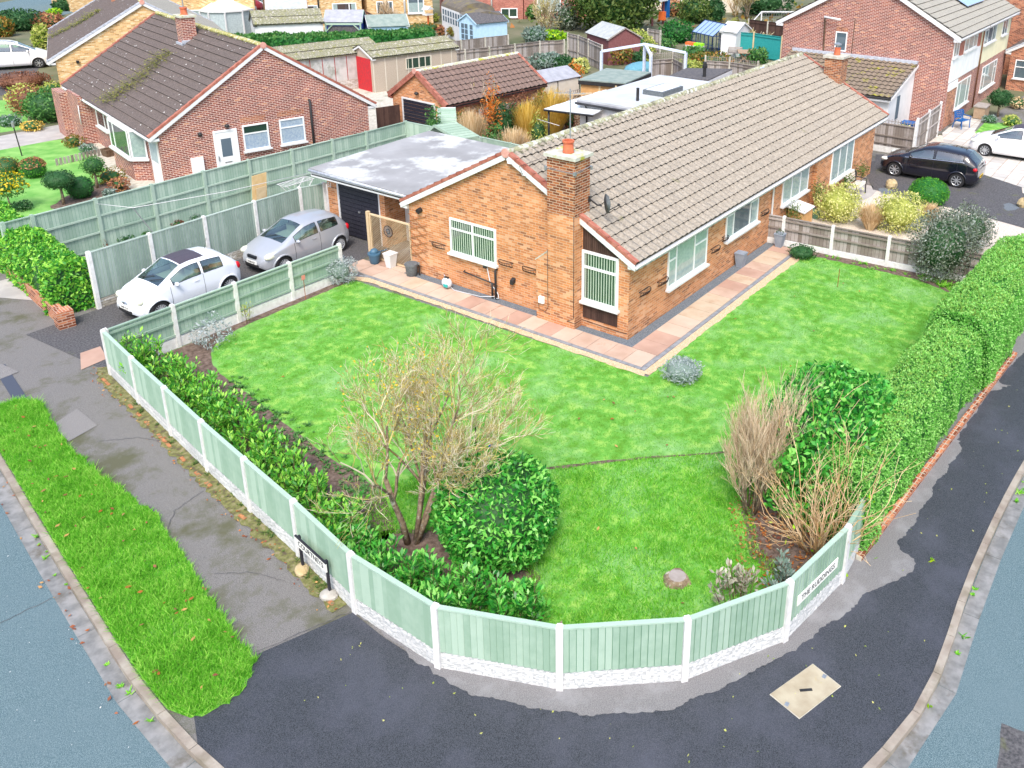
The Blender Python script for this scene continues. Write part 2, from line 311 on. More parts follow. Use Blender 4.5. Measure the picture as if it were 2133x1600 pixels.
mat('tarp_blue', (.10, .28, .36), .7, (.14, .34, .42), sc=8, bump=.4)
mat('tarp_red', (.28, .02, .03), .6)
# ------------------------------------------------------------------ mesh building
class MB:
    def __init__(s): s.v = []; s.f = []; s.m = []
    def add(s, vs, fs, mi=0):
        o = len(s.v); s.v += [tuple(map(float, q)) for q in vs]; s.f += [tuple(i+o for i in f) for f in fs]; s.m += [mi]*len(fs); return s
    def box(s, x0, x1, y0, y1, z0, z1, mi=0, T=None):
        vs = [(x, y, z) for z in (z0, z1) for y in (y0, y1) for x in (x0, x1)]
        if T is not None: vs = [T @ Vector(q) for q in vs]
        return s.add(vs, [(0, 2, 3, 1), (4, 5, 7, 6), (0, 1, 5, 4), (2, 6, 7, 3), (0, 4, 6, 2), (1, 3, 7, 5)], mi)
    def bar(s, a, b, w, h=None, mi=0):
        a = Vector(a); b = Vector(b); h = h or w; d = b-a; L = d.length
        if L < 1e-6: return s
        z = d/L; x = z.cross(Vector((0, 0, 1)))
        if x.length < 1e-3: x = Vector((1, 0, 0))
        x.normalize(); y = z.cross(x)
        vs = [p+x*sx*w/2+y*sy*h/2 for p in (a, b) for sx, sy in ((-1, -1), (1, -1), (1, 1), (-1, 1))]
        return s.add(vs, [(0, 3, 2, 1), (4, 5, 6, 7), (0, 1, 5, 4), (1, 2, 6, 5), (2, 3, 7, 6), (3, 0, 4, 7)], mi)
    def tube(s, pts, r, n=6, mi=0, cap=True):
        pts = [Vector(p) for p in pts]; rs = r if isinstance(r, (list, tuple)) else [r]*len(pts)
        o = len(s.v); px = None
        for i, p in enumerate(pts):
            d = (pts[min(i+1, len(pts)-1)]-pts[max(i-1, 0)]).normalized()
            x = d.cross(Vector((0, 0, 1))) if px is None else px-d*px.dot(d)
            if x.length < 1e-3: x = d.cross(Vector((1, 0, 0)))
            x.normalize(); px = x; y = d.cross(x)
            for k in range(n):
                a = 2*math.pi*k/n; q = p+(x*math.cos(a)+y*math.sin(a))*rs[i]; s.v.append(tuple(q))
        for i in range(len(pts)-1):
            for k in range(n):
                s.f.append((o+i*n+k, o+i*n+(k+1) % n, o+(i+1)*n+(k+1) % n, o+(i+1)*n+k)); s.m.append(mi)
        if cap:
            s.f.append(tuple(o+k for k in range(n))[::-1]); s.f.append(tuple(o+(len(pts)-1)*n+k for k in range(n))); s.m += [mi]*2
        return s
    def lathe(s, prof, n=16, c=(0, 0, 0), mi=0, sq=0):
        o = len(s.v)
        for r, z in prof:
            for k in range(n):
                a = 2*math.pi*(k+.5)/n; cx, sy = math.cos(a), math.sin(a)
                if sq: q = max(abs(cx), abs(sy)); cx /= q; sy /= q
                s.v.append((c[0]+r*cx, c[1]+r*sy, c[2]+z))
        for i in range(len(prof)-1):
            for k in range(n): s.f.append((o+i*n+k, o+i*n+(k+1) % n, o+(i+1)*n+(k+1) % n, o+(i+1)*n+k)); s.m.append(mi)
        s.f.append(tuple(o+k for k in range(n))[::-1]); s.m.append(mi)
        s.f.append(tuple(o+(len(prof)-1)*n+k for k in range(n))); s.m.append(mi)
        return s
    def prism(s, pts, vec, mi=0):
        pts = [Vector(p) for p in pts]; vec = Vector(vec); n = len(pts)
        return s.add(pts+[p+vec for p in pts], [tuple(range(n))[::-1], tuple(range(n, 2*n))]+[(i, (i+1) % n, n+(i+1) % n, n+i) for i in range(n)], mi)
    def sheet(s, pts, z, mi=0): return s.add([(p[0], p[1], z) for p in pts], [tuple(range(len(pts)))], mi)
    def quad(s, a, b, c, d, mi=0): return s.add([a, b, c, d], [(0, 1, 2, 3)], mi)
    def build(s, name, mats, parent=None, smooth=False, uv=True, sharp=None):
        me = bpy.data.meshes.new(name); me.from_pydata(s.v, [], s.f)
        for q in (mats if isinstance(mats, (list, tuple)) else [mats]): me.materials.append(MT[q])
        if any(s.m): me.polygons.foreach_set('material_index', s.m)
        if smooth: me.polygons.foreach_set('use_smooth', [True]*len(s.f))
        if smooth and sharp: me.set_sharp_from_angle(angle=R(sharp))
        if uv and len(s.f) < 90000:
            nl = len(me.loops); npol = len(me.polygons)
            co = np.zeros(len(s.v)*3); me.vertices.foreach_get('co', co); co = co.reshape(-1, 3)
            li = np.zeros(nl, int); me.loops.foreach_get('vertex_index', li)
            no = np.zeros(npol*3); me.polygons.foreach_get('normal', no); no = no.reshape(-1, 3)
            tot = np.zeros(npol, int); me.polygons.foreach_get('loop_total', tot); pi = np.repeat(np.arange(npol), tot)
            n_ = no[pi]; P = co[li]; hz = np.abs(n_[:, 2]) > .97
            t = np.stack([-n_[:, 1], n_[:, 0], np.zeros(nl)], 1); t /= np.maximum(np.linalg.norm(t, axis=1), 1e-6)[:, None]
            vv = np.cross(n_, t); t[hz] = (1, 0, 0); vv[hz] = (0, 1, 0)
            u = (P*t).sum(1); v = (P*vv).sum(1)
            ul = me.uv_layers.new(name='UVMap'); ul.data.foreach_set('uv', np.stack([u, v], 1).ravel())
        me.update()
        o = bpy.data.objects.new(name, me); COL.objects.link(o)
        if parent: o.parent = parent
        return o
def nmesh(name, V, n, mats, parent=None, mi=None):
    """V: (k*n,3) vertices, faces of n consecutive vertices"""
    me = bpy.data.meshes.new(name); k = len(V)//n
    me.vertices.add(len(V)); me.vertices.foreach_set('co', np.asarray(V, np.float32).ravel())
    me.loops.add(k*n); me.loops.foreach_set('vertex_index', np.arange(k*n, dtype=np.int32))
    me.polygons.add(k); me.polygons.foreach_set('loop_start', np.arange(0, k*n, n, dtype=np.int32))
    for q in (mats if isinstance(mats, (list, tuple)) else [mats]): me.materials.append(MT[q])
    if mi is not None: me.polygons.foreach_set('material_index', np.asarray(mi, np.int32))
    me.update(calc_edges=True); me.validate()
    o = bpy.data.objects.new(name, me); COL.objects.link(o)
    if parent: o.parent = parent
    return o
def tag(o, label, cat, group=None):
    o['label'] = label; o['category'] = cat
    if group: o['group'] = group
    return o
def thing(name, label, cat, loc=(0, 0, 0), rz=0., group=None):
    o = bpy.data.objects.new(name, None); COL.objects.link(o); o.location = tuple(map(float, loc)); o.rotation_euler = (0, 0, rz); o.empty_display_size = .1
    return tag(o, label, cat, group)
def struct(o, kind='structure'): o['kind'] = kind; return o
def dup(root, loc, rz, label, group=None):
    r = root.copy(); COL.objects.link(r); r.location = tuple(map(float, loc)); r.rotation_euler = (0, 0, rz); r['label'] = label
    if group: r['group'] = group
    for ch in list(root.children):
        c = ch.copy(); COL.objects.link(c); c.parent = r
        for g in ch.children:
            d = g.copy(); COL.objects.link(d); d.parent = c
    return r
def unit(a):
    a = np.array(a, float); return a/np.linalg.norm(a)
def ang(a, b): return math.atan2(b[1]-a[1], b[0]-a[0])
# ------------------------------------------------------------------ ground
def jag(pts, amp, step=.12, seed=1, closed=False):
    r = random.Random(seed); out = []
    pts = list(pts); m = len(pts)
    for i in range(m if closed else m-1):
        a = np.array(pts[i][:2], float); b = np.array(pts[(i+1) % m][:2], float); L = np.linalg.norm(b-a); k = max(1, int(L/step)); nn = np.array([-(b-a)[1], (b-a)[0]])/max(L, 1e-6)
        for j in range(k):
            out.append(tuple(a+(b-a)*j/k+nn*r.uniform(-amp, amp)))
    if not closed: out.append(tuple(pts[-1][:2]))
    return out
def smooth(pts, k=6, closed=False):
    P = [np.array(p[:2], float) for p in pts]; n = len(P); out = []
    for i in range(n if closed else n-1):
        g = (lambda j: P[j % n]) if closed else (lambda j: P[min(max(j, 0), n-1)])
        a, b, c, d = g(i-1), g(i), g(i+1), g(i+2)
        for j in range(k):
            t = j/k; out.append(tuple(.5*((2*b)+(c-a)*t+(2*a-5*b+4*c-d)*t*t+(3*b-a-3*c+d)*t**3)))
    if not closed: out.append(tuple(P[-1]))
    return out
def off(pts, d):
    """offset an open polyline to its right by d"""
    P = [np.array(p[:2]) for p in pts]; out = []
    for i, p in enumerate(P):
        t = unit(P[min(i+1, len(P)-1)]-P[max(i-1, 0)]); out.append(tuple(p+np.array([t[1], -t[0]])*d))
    return out
def sheet(name, pts, z, m, kind='structure'): return struct(MB().sheet(pts, z).build(name, m), kind)
def strip(name, line, w0, w1, z0, z1, m, kind='structure', joints=0):
    a = off(line, w0); b = off(line, w1); mb = MB()
    acc = 0
    for i in range(len(line)-1):
        q = [(*a[i], 0), (*b[i], 0), (*b[i+1], 0), (*a[i+1], 0)]
        L = np.linalg.norm(np.array(line[i+1])-np.array(line[i]))
        if joints:
            t = min(.006/L, .2); q = [tuple(np.array(q[0])*(1-t)+np.array(q[3])*t), tuple(np.array(q[1])*(1-t)+np.array(q[2])*t), tuple(np.array(q[2])*(1-t)+np.array(q[1])*t), tuple(np.array(q[3])*(1-t)+np.array(q[0])*t)]
        mb.prism([(p[0], p[1], z0) for p in q], (0, 0, z1-z0))
    return struct(mb.build(name, m), kind)
def resample(line, step):
    P = [np.array(p[:2], float) for p in line]; d = [0]
    for i in range(len(P)-1): d.append(d[-1]+np.linalg.norm(P[i+1]-P[i]))
    n = max(2, int(round(d[-1]/step))+1); xs = np.linspace(0, d[-1], n)
    return [(float(np.interp(x, d, [p[0] for p in P])), float(np.interp(x, d, [p[1] for p in P]))) for x in xs]
sheet('ground', [(-400, -400), (500, -400), (500, 500), (-400, 500)], -.25, 'far_ground')
sheet('road', [(-60, -80), (150, -80), (150, -5), (0, 0), (0, 90), (-60, 90)], -.11, 'asphalt_road')
kerbline = smooth([(-3.5, 42), (-7, 30), (-9.6, 21), (-11.2, 14), (-12.33, 8.23), (-12.78, 6.02), (-13.21, 3.86), (-13.55, 2.08), (-13.95, -.1), (-14.12, -2.3), (-13.95, -4.6), (-13.2, -6.7), (-11.9, -8.4), (-10.5, -9.3), (-9.09, -9.7), (-8, -9.98), (-6.97, -10.09), (-5.93, -10.08), (-4.07, -10.02), (-.63, -10.12), (4, -10.5), (12, -11.1), (40, -13)], 6)
kl = resample(kerbline, .915)
strip('kerb', kl, 0, .125, -.2, .012, 'kerb', joints=1)
strip('gutter_channel', resample(kerbline, 1.8), .13, .40, -.2, -.102, 'channel', joints=1)
plot = [p for p in kl]+[(60, -14), (160, -14), (160, 160), (20, 160), (-3, 60)]
sheet('pavement', plot, -.012, 'asphalt_old')
sheet('far_gardens', [(-6.5, 18.2), (29, 18.2), (33, -2), (160, -9), (160, 160), (-20, 160)], -.004, 'far_ground')
# new tarmac round the corner
inner = [(-11.12, -1.54), (-11.2, -2.4), (-11.2, -3.6), (-10.45, -5.5), (-9.2, -6.98), (-7.5, -7.95), (-5.63, -8.25), (-3.9, -8.2), (3.1, -8.5), (9, -9.0), (40, -10.8)]
seg = [p for p in kl if p[1] < -.9 or p[0] > -5]
seg = [p for p in seg if p[1] < -1.0]
sheet('tarmac_footway', [(-12.64, -.96), (-13.1, -1.35), (-13.8, -1.1)]+seg+[(40, -12.9)]+inner[::-1], -.004, 'asphalt_new')
pe = smooth([(-11.10, -1.57), (-11.13, -2.38), (-11.27, -3.4), (-11.2, -4.34), (-10.65, -5.77), (-9.66, -6.99), (-8.05, -7.9), (-6.95, -8.31), (-5.7, -8.65), (-4.7, -9.12), (-4.25, -9.1), (-4.1, -8.75), (-3.5, -8.78), (-1.5, -8.84), (0, -8.92), (.4, -8.75), (1.8, -8.88), (2.6, -8.8), (3.3, -9.08), (3.6, -9.3), (3.75, -8.98), (5.7, -9.2), (9, -9.5)], 5)
sheet('tarmac_margin', jag(jag(pe, .05, .22, 3), .018, .05, 4)+[(9, -8.7), (3.1, -8.35), (-3.9, -8.1), (-5.63, -8.1), (-7.5, -7.8), (-9.13, -6.8), (-10.35, -5.39), (-11.08, -3.57), (-11.0, -1.57)], .001, 'asphalt_patch')
for q in (((-10.66, 12.37), (-11.12, 10.30), (-10.88, 10.12), (-10.40, 12.30)),): sheet('tarmac_strip', q, .001, 'dark_strip')
sheet('pavement_patch', [(-11.15, 8.45), (-10.45, 8.70), (-10.55, 7.62), (-11.25, 7.5)], .001, 'pave_patch')
sheet('pavement_patch', [(-10.95, 12.4), (-10.45, 12.4), (-10.4, 11.6), (-10.9, 11.6)], .006, 'pave_patch')
# verge
verge = smooth([(-10.8, 9.68), (-11.14, 8.31), (-11.35, 7.1), (-11.48, 5.96), (-11.55, 4.6), (-11.61, 3.44), (-11.95, 2.0), (-12.31, .68), (-12.64, -.8), (-12.75, -1.1), (-13.1, -1.35), (-13.5, -1.4), (-13.9, -1.2)], 5)
vk = [p for p in kl if -1.2 < p[1] < 10.4]
vp = jag(verge, .05, .12, 5)+off(vk, -.02)[::-1]+[(-11.47, 10.3), (-11.06, 10.25)]
sheet('verge_soil', vp, .003, 'lawn')
# drive
sheet('driveway', [(-9.3, 13.6), (-9.1, 9.7), (-1.6, 9.72), (-1.2, 10.2), (.0, 10.4), (1.3, 10.4), (1.3, 13.6)], -.003, 'asphalt_drive')
# front garden
garden = [(-1.45, 9.5), (-8.95, 9.55), (-9.42, 7.7), (-9.77, 5.85), (-10.1, 4.0), (-10.4, 2.16), (-10.65, .36), (-11.0, -1.6), (-11.05, -3.5), (-10.32, -5.32), (-9.08, -6.8), (-7.45, -7.77), (-5.6, -8.08), (-3.9, -8.1), (3, -8.3), (10.1, -8.6), (10.1, -1.2), (8.6, -1.45), (-1.4, -1.5), (-1.6, 9.3)]
sheet('lawn', garden, .0, 'lawn')
bed = smooth([(-1.6, 9.25), (-4.3, 9.25), (-5.9, 9.2), (-6.9, 8.75), (-7.5, 7.6), (-7.75, 6), (-8.0, 4.6), (-8.35, 2.4), (-8.55, .6), (-9.2, -.6)], 4)
sheet('flower_bed', jag(bed, .02, .15, 8)+[(-10.9, -.9), (-10.62, .36), (-10.38, 2.16), (-10.05, 4.0), (-9.73, 5.85), (-9.38, 7.7), (-8.92, 9.52), (-1.6, 9.52)], .005, 'soil')
def blob(c, rx, ry, rz=0, n=28, seed=1, amp=.12):
    r = random.Random(seed); ph = [r.uniform(0, 6) for _ in range(4)]; out = []
    for k in range(n):
        a = 2*math.pi*k/n; q = 1+amp*(math.sin(2*a+ph[0])+math.sin(3*a+ph[1])+.6*math.sin(7*a+ph[2]))
        x, y = rx*q*math.cos(a), ry*q*math.sin(a); out.append((c[0]+x*math.cos(rz)-y*math.sin(rz), c[1]+x*math.sin(rz)+y*math.cos(rz)))
    return out
sheet('bare_soil', blob((-9.25, -1.9), 1.6, .9, R(-70), seed=3), .005, 'soil')
sheet('bare_soil', blob((-4.6, -6.9), 1.7, 1.0, R(20), seed=5), .005, 'soil')
sheet('flower_bed', jag([(9.3, -1.7), (8.95, -1.75), (9.0, -3.4), (9.05, -5.2), (8.6, -6.6), (8.4, -7.2), (9.6, -7.2), (9.6, -1.7)], .05, .2, 9, True), .005, 'soil')
# patio path
def pave(name, x0, x1, y0, y1, along, n, m, cuts=None):
    mb = MB(); L = (x1-x0) if along == 'x' else (y1-y0)
    for i in range(n):
        a = i/n*L+.006; b = (i+1)/n*L-.006
        if along == 'x': mb.box(x0+a, x0+b, y0, y1, -.03, .022+random.uniform(0, .004), random.randrange(4))
        else: mb.box(x0, x1, y0+a, y0+b, -.03, .022+random.uniform(0, .004), random.randrange(4))
    return struct(mb.build(name, m))
mat('paver_a', (.44, .30, .225), .8, (.53, .39, .31), sc=1.6, stain=(.40, .24, .15), ssc=1.6, slo=.58, shi=.7, bump=.3)
mat('paver_b', (.49, .36, .28), .8, (.56, .44, .35), sc=1.3, bump=.3)
mat('paver_c', (.45, .34, .24), .8, (.54, .43, .32), sc=1.7, stain=(.44, .28, .18), ssc=1.5, slo=.56, shi=.7, bump=.3)
mat('paver_d', (.40, .25, .19), .8, (.48, .32, .25), sc=1.5, bump=.3)
PV = ['paver_a', 'paver_b', 'paver_c', 'paver_d']
pave('paving', -1.08, -.32, -1.12, 9.6, 'y', 18, PV)
pave('paving', -.30, .02, 8.35, 9.9, 'y', 2, PV)
pave('paving', -1.08, 9.2, -1.12, -.32, 'x', 17, PV) if False else pave('paving', -.31, 9.15, -1.14, -.34, 'x', 15, PV)
pave('paving', -1.2, -.28, 9.62, 10.3, 'y', 1, PV)
struct(MB().box(-1.1, 9.2, -1.16, 9.9, -.05, .008).build('mortar_bed', 'edging'))
sheet('gravel_strip', [(-.31, 8.3), (-.31, -.33), (9.2, -.33), (9.2, 0), (0, 0), (0, 8.3)], .014, 'gravel_blue')
eo = [(-1.35, 9.55), (-1.13, 8.9), (-1.12, 5), (-1.12, -1.2), (3, -1.2), (8.4, -1.2)]
mb = MB()
def blocks(mb, a, b, wd, bl, z):
    a = np.array(a, float); b = np.array(b, float); L = np.linalg.norm(b-a); t = (b-a)/L; nn = np.array([t[1], -t[0]]); n = int(L/bl)
    for i in range(n):
        p = a+t*(i*L/n+.005); q = a+t*((i+1)*L/n-.005)
        mb.prism([(*p, -.03), (*q, -.03), (*(q+nn*wd), -.03), (*(p+nn*wd), -.03)], (0, 0, z+.03))
blocks(mb, (-1.1, -1.16), (-1.1, 9.0), -.11, .2, .03); blocks(mb, (-1.1, 9.02), (-1.35, 9.6), -.11, .2, .03); blocks(mb, (-1.2, -1.17), (8.9, -1.17), .11, .2, .03)
struct(mb.build('edging_blocks', 'edging'))
go = jag([(-1.3, -1.37), (-1.45, -1.42), (-1.42, 5), (-1.45, 8.8), (-1.7, 9.5)], .03, .15, 4)
sheet('gravel_edge', go+[(-1.35, 9.6), (-1.2, 9.0), (-1.2, -1.28), (8.9, -1.28)]+jag([(8.6, -1.6), (4, -1.52), (-1.3, -1.5)], .03, .15, 5), .009, 'gravel_gold')
# neighbour's pale gravel, drive, paths
sheet('gravel_garden', [(9.95, 0), (9.95, -7.0), (12, -8.4), (40, -10.5), (34, -3.6), (17.2, -.9), (14.6, -.8), (14, 0)], .006, 'gravel_pale')
sheet('concrete_path', [(13.9, .2), (13.9, -.9), (16.6, -1.35), (18.1, -1.25), (18.1, .2)], .010, 'concrete_pave')
sheet('driveway', [(17.6, -1.1), (17.6, -5.6), (17.2, -10.2), (19.6, -10.3), (20.6, -6.5), (23.4, -5.9), (23.8, -.4), (21.2, .6)], .010, 'asphalt_drive')
sheet('driveway', [(17.6, -1.1), (23.2, .6), (24.5, -1.5), (23.2, -3.6), (22, -5.2), (17.9, -10.2), (15.6, -10.0), (17.0, -5)], .014, 'asphalt_drive')
sheet('gravel_bed', [(24.2, -.6), (29, -.9), (29, -1.7), (24, -1.7)], .010, 'gravel_pale')
sheet('paved_drive', [(23.8, -2.6), (29.5, -.9), (34.5, -.8), (34.5, -1.9), (31.0, -2.2), (29.2, -5.5), (25, -11), (19.5, -10.5)], .018, 'slabs')
sheet('neighbour_lawn', [(30.6, -2.3), (33.6, -2.2), (34.5, -4.2), (32, -7), (29.6, -5.5)], .022, 'lawn')
# left neighbour's garden
sheet('neighbour_lawn', [(-6.8, 18.3), (.4, 18.3), (.4, 23), (1.6, 33.6), (-3.5, 35.2), (-9, 28)], .0, 'lawn_far')
sheet('neighbour_lawn', [(1.6, 37), (-5, 38), (-4, 50), (5.2, 44)], .0, 'lawn_far')
sheet('neighbour_lawn', [(2, 55), (9.5, 54.5), (14.5, 66), (8, 68)], .0, 'lawn_far')
sheet('garden_path', [(-9, 34.2), (3.2, 33.6), (3.6, 36.6), (-8, 36.2)], .004, 'concrete_pave')
sheet('garden_path', [(.2, 18.3), (-.9, 22.5), (.6, 28.5), (2.2, 34.2), (4.2, 34), (1.2, 21.5), (1.6, 18.3)], .006, 'concrete_old')
sheet('flower_bed', jag([(-3.6, 19.4), (-.9, 22.3), (-.2, 25.0), (-1.4, 25.4), (-3.6, 24), (-4.2, 20.5)], .08, .3, 2, True), .004, 'soil')
sheet('neighbour_drive', [(-2, 50), (5.6, 45.5), (8.0, 50), (10.5, 54), (2, 58)], .004, 'asphalt_drive')
sheet('neighbour_drive', [(9.3, 18.3), (14.6, 18.3), (19.5, 31), (24, 31), (30, 46), (22, 48), (14, 34)], .004, 'concrete_old')
sheet('far_road', [(2, 66), (16, 73.0), (40, 90), (80, 108), (80, 118), (36, 101), (10, 82), (-6, 70)], .012, 'asphalt_road')
sheet('side_garden', [(-9.2, 18.0), (-7.2, 13.8), (1.0, 13.8), (6.5, 13.8), (9.2, 13.8), (9.2, 18.0)], .0, 'concrete_pave')
sheet('rear_garden', [(9.3, 8.3), (9.3, 18.2), (13, 18.2), (34, 20), (34, 8.3)], .0, 'soil')
# ------------------------------------------------------------------ grass
def inpoly(P, poly):
    x, y = P[:, 0], P[:, 1]; c = np.zeros(len(P), bool); n = len(poly)
    for i in range(n):
        x1, y1 = poly[i][:2]; x2, y2 = poly[(i+1) % n][:2]
        if y1 == y2: continue
        k = ((y1 > y) != (y2 > y)) & (x < (x2-x1)*(y-y1)/(y2-y1)+x1); c ^= k
    return c
def nz(P, f, s):
    """cheap smooth noise in 0..1"""
    r = np.random.default_rng(s); v = np.zeros(len(P))
    for k in range(6):
        a = r.uniform(0, 6.28); q = f*r.uniform(.6, 1.8); v += np.sin((P[:, 0]*math.cos(a)+P[:, 1]*math.sin(a))*q+r.uniform(0, 6.28))
    return np.clip(.5+v/6, 0, 1)
def blades(name, poly, n, h, wd, m, seed, zb=.005, holes=(), lean=.6, clump=0.):
    r = np.random.default_rng(seed); A = np.array([p[:2] for p in poly]); lo = A.min(0); hi = A.max(0)
    P = r.uniform(lo, hi, (n*3, 2)); k = inpoly(P, poly)
    for q in holes: k &= ~inpoly(P, q)
    if clump: k &= r.uniform(0, 1, len(P)) < (1-clump)+clump*nz(P, 9, seed)
    P = P[k][:n]; n = len(P)
    a = r.uniform(0, 6.283, n); b = r.uniform(0, 6.283, n); H = h*r.uniform(.5, 1.25, n)*(.65+.7*nz(P, 3, seed+1)); L = H*r.uniform(0, lean*2, n)
    W = wd*r.uniform(.7, 1.3, n); V = np.zeros((n, 4, 3)); V[:, :, 2] = zb
    V[:, 0, :2] = P-np.stack([np.cos(a), np.sin(a)], 1)*W[:, None]/2; V[:, 1, :2] = P+np.stack([np.cos(a), np.sin(a)], 1)*W[:, None]/2
    tip = P+np.stack([np.cos(b), np.sin(b)], 1)*L[:, None]
    V[:, 2, :2] = tip+np.stack([np.cos(a), np.sin(a)], 1)*W[:, None]*.12; V[:, 3, :2] = tip-np.stack([np.cos(a), np.sin(a)], 1)*W[:, None]*.12
    V[:, 2, 2] = V[:, 3, 2] = zb+H
    return struct(nmesh(name, V.reshape(-1, 3), 4, m), 'stuff')
vin = [p for p in vp]
blades('verge_grass', vin, 85000, .085, .013, 'grass_blade', 11, clump=.5, lean=.8)
low = [(-11.0, -1.6), (-11.05, -3.5), (-10.32, -5.32), (-9.08, -6.8), (-7.45, -7.77), (-5.6, -8.08), (-3.6, -8.1), (-2.8, -5.2), (-3.28, -4.65), (-4.41, -3.35), (-6.39, -1.45), (-7.6, .3), (-8.7, .6), (-10.6, -.6)]
holes = [blob((-9.25, -1.9), 1.4, .75, R(-70), seed=3), blob((-4.6, -6.9), 1.4, .8, R(20), seed=5)]
blades('rough_grass', low, 60000, .07, .012, 'grass_blade', 12, holes=holes, clump=.5, lean=.8)
up = [(-1.55, 9.2), (-4.3, 9.2), (-5.9, 9.15), (-6.9, 8.7), (-7.45, 7.6), (-7.7, 6), (-7.95, 4.6), (-8.3, 2.4), (-7.6, .3), (-6.39, -1.45), (-4.41, -3.35), (-3.28, -4.65), (-2.5, -7.0), (8.4, -7.2), (8.95, -5.2), (8.95, -1.7), (-1.45, -1.55)]
blades('lawn_grass', up, 110000, .028, .012, 'lawn_blade', 13, lean=1.2)
sheet('lawn_crease', jag([(-6.5, -1.35), (-5.6, -2.2), (-4.41, -3.38), (-3.2, -4.75), (-3.16, -4.70), (-4.37, -3.30), (-5.55, -2.12), (-6.45, -1.3)], .02, .2, 3, True), .012, 'soil')
# fallen leaves and weeds lying about
def scatter(name, poly, n, s, m, seed, z=.02, kind='stuff'):
    r = np.random.default_rng(seed); A = np.array([p[:2] for p in poly]); P = r.uniform(A.min(0), A.max(0), (n*4, 2)); P = P[inpoly(P, poly)][:n]; n = len(P)
    a = r.uniform(0, 6.283, n); q = np.array([[-1, 0], [0, -.5], [1, 0], [0, .5]]); S_ = s*r.uniform(.5, 1.3, n); V = np.zeros((n, 4, 3))
    for k in range(4):
        V[:, k, 0] = P[:, 0]+(q[k, 0]*np.cos(a)-q[k, 1]*np.sin(a))*S_; V[:, k, 1] = P[:, 1]+(q[k, 0]*np.sin(a)+q[k, 1]*np.cos(a))*S_; V[:, k, 2] = z+r.uniform(0, .03, n)
    return struct(nmesh(name, V.reshape(-1, 3), 4, m), kind)
scatter('leaf_litter', blob((-4.9, -6.9), 1.9, 1.1, R(20), seed=5), 900, .04, 'fallen_leaf', 21, .03)
scatter('fallen_leaves', vp, 70, .05, 'fallen_leaf', 22, .08)
scatter('fallen_leaves', off(vk, .1)+off(vk, .5)[::-1], 70, .045, 'fallen_leaf', 23, -.09)
scatter('fallen_leaves', garden, 60, .045, 'fallen_leaf', 24, .04)
scatter('litter_specks', [(-12.6, -1.6), (-11.3, -2), (-10, -6.5), (-6, -8.6), (10, -9.6), (10, -10.2), (-6, -9.9), (-9, -9.5), (-12, -8), (-13.6, -5)], 130, .022, 'yellow_green', 25, .004)
def stones(name, poly, n, s, m, seed, z):
    return scatter(name, poly, n, s, m, seed, z)
stones('road_chippings', [(-22, -12), (-14.6, -5), (-14.5, -1), (-13.6, 4), (-12.9, 8), (-22, 8)], 500, .014, 'pebble', 26, -.105)
wk = [p for p in kl if p[1] < 10 and p[0] < 9]
def weeds(name, line, n, s, m, seed, z, sp=.05):
    r = np.random.default_rng(seed); T = []
    for _ in range(n):
        i = r.integers(0, len(line)-1); t = r.uniform(); c = np.array(line[i])*(1-t)+np.array(line[i+1])*t+r.normal(0, sp, 2); h = s*r.uniform(.4, 1.6)
        k = r.integers(8, 22); a = r.uniform(0, 6.28, k); L = h*r.uniform(.5, 1.2, k)
        for j in range(k):
            d = np.array([math.cos(a[j]), math.sin(a[j])]); e = np.array([-d[1], d[0]])*.012; b = c+r.normal(0, h*.3, 2)
            T += [(*(b-e), z), (*(b+e), z), (*(b+d*L[j]+e*.4), z+L[j]*.6), (*(b+d*L[j]-e*.4), z+L[j]*.6)]
    return struct(nmesh(name, np.array(T), 4, m), 'stuff')
weeds('kerb_weeds', off(wk, .2), 45, .06, 'grass_blade', 31, -.1, .04)
weeds('kerb_weeds', off(kl[-40:], .42), 90, .035, 'grass_blade', 32, -.1, .04)
weeds('bed_weeds', [(-7.6, 7), (-8.1, 4.6), (-8.45, 2.4), (-8.7, .6)], 150, .07, 'mid_green', 33, .01, .2)
weeds('fence_weeds', [(9.2, -2.0), (9.3, -6.0), (8.8, -6.6)], 60, .09, 'grass_blade', 34, .01, .12)
weeds('fence_weeds', [(-9.4, 9), (-10.6, 1.5), (-11.2, -1.3)], 40, .06, 'olive_green', 35, 0, .05)

# moss, soil and old brick edging along the foot of the corner fence
fl = [(-9.0, 10.1), (-9.28, 9.6), (-9.6, 7.75), (-9.94, 5.88), (-10.26, 4.02), (-10.56, 2.17), (-10.85, .33), (-11.14, -1.3)]
sheet('mossy_margin', jag(off(smooth(fl, 3), .19), .06, .12, 14)+off(smooth(fl, 3), -.12)[::-1], .003, 'moss_soil')
rr_ = random.Random(12); eb = thing('brick_edging', 'broken line of old orange bricks buried along the left foot of the corner fence', 'edging', (-9.9, 5.0, 0)); fr_ = resample(off(fl, .09), .25)
for i, p in enumerate(fr_):
    if rr_.random() < .28 and i < len(fr_)-1: q = fr_[i+1]; a = math.atan2(q[1]-p[1], q[0]-p[0]); MB().box(-.1, .1, -.035, .035, -.02, .02, T=Matrix.Translation((p[0]+9.9, p[1]-5.0, 0)) @ Matrix.Rotation(a+rr_.gauss(0, .08), 4, 'Z')).build('brick', 'terracotta_old', eb)
scatter('debris', jag(off(smooth(fl, 3), .35), .05, .3, 15)+off(smooth(fl, 3), .02)[::-1], 260, .03, 'fallen_leaf', 51, .006)
sheet('bin_pad', [(-9.45, 10.45), (-8.75, 10.5), (-8.5, 11.3), (-9.0, 11.35)], .004, 'paver_d')

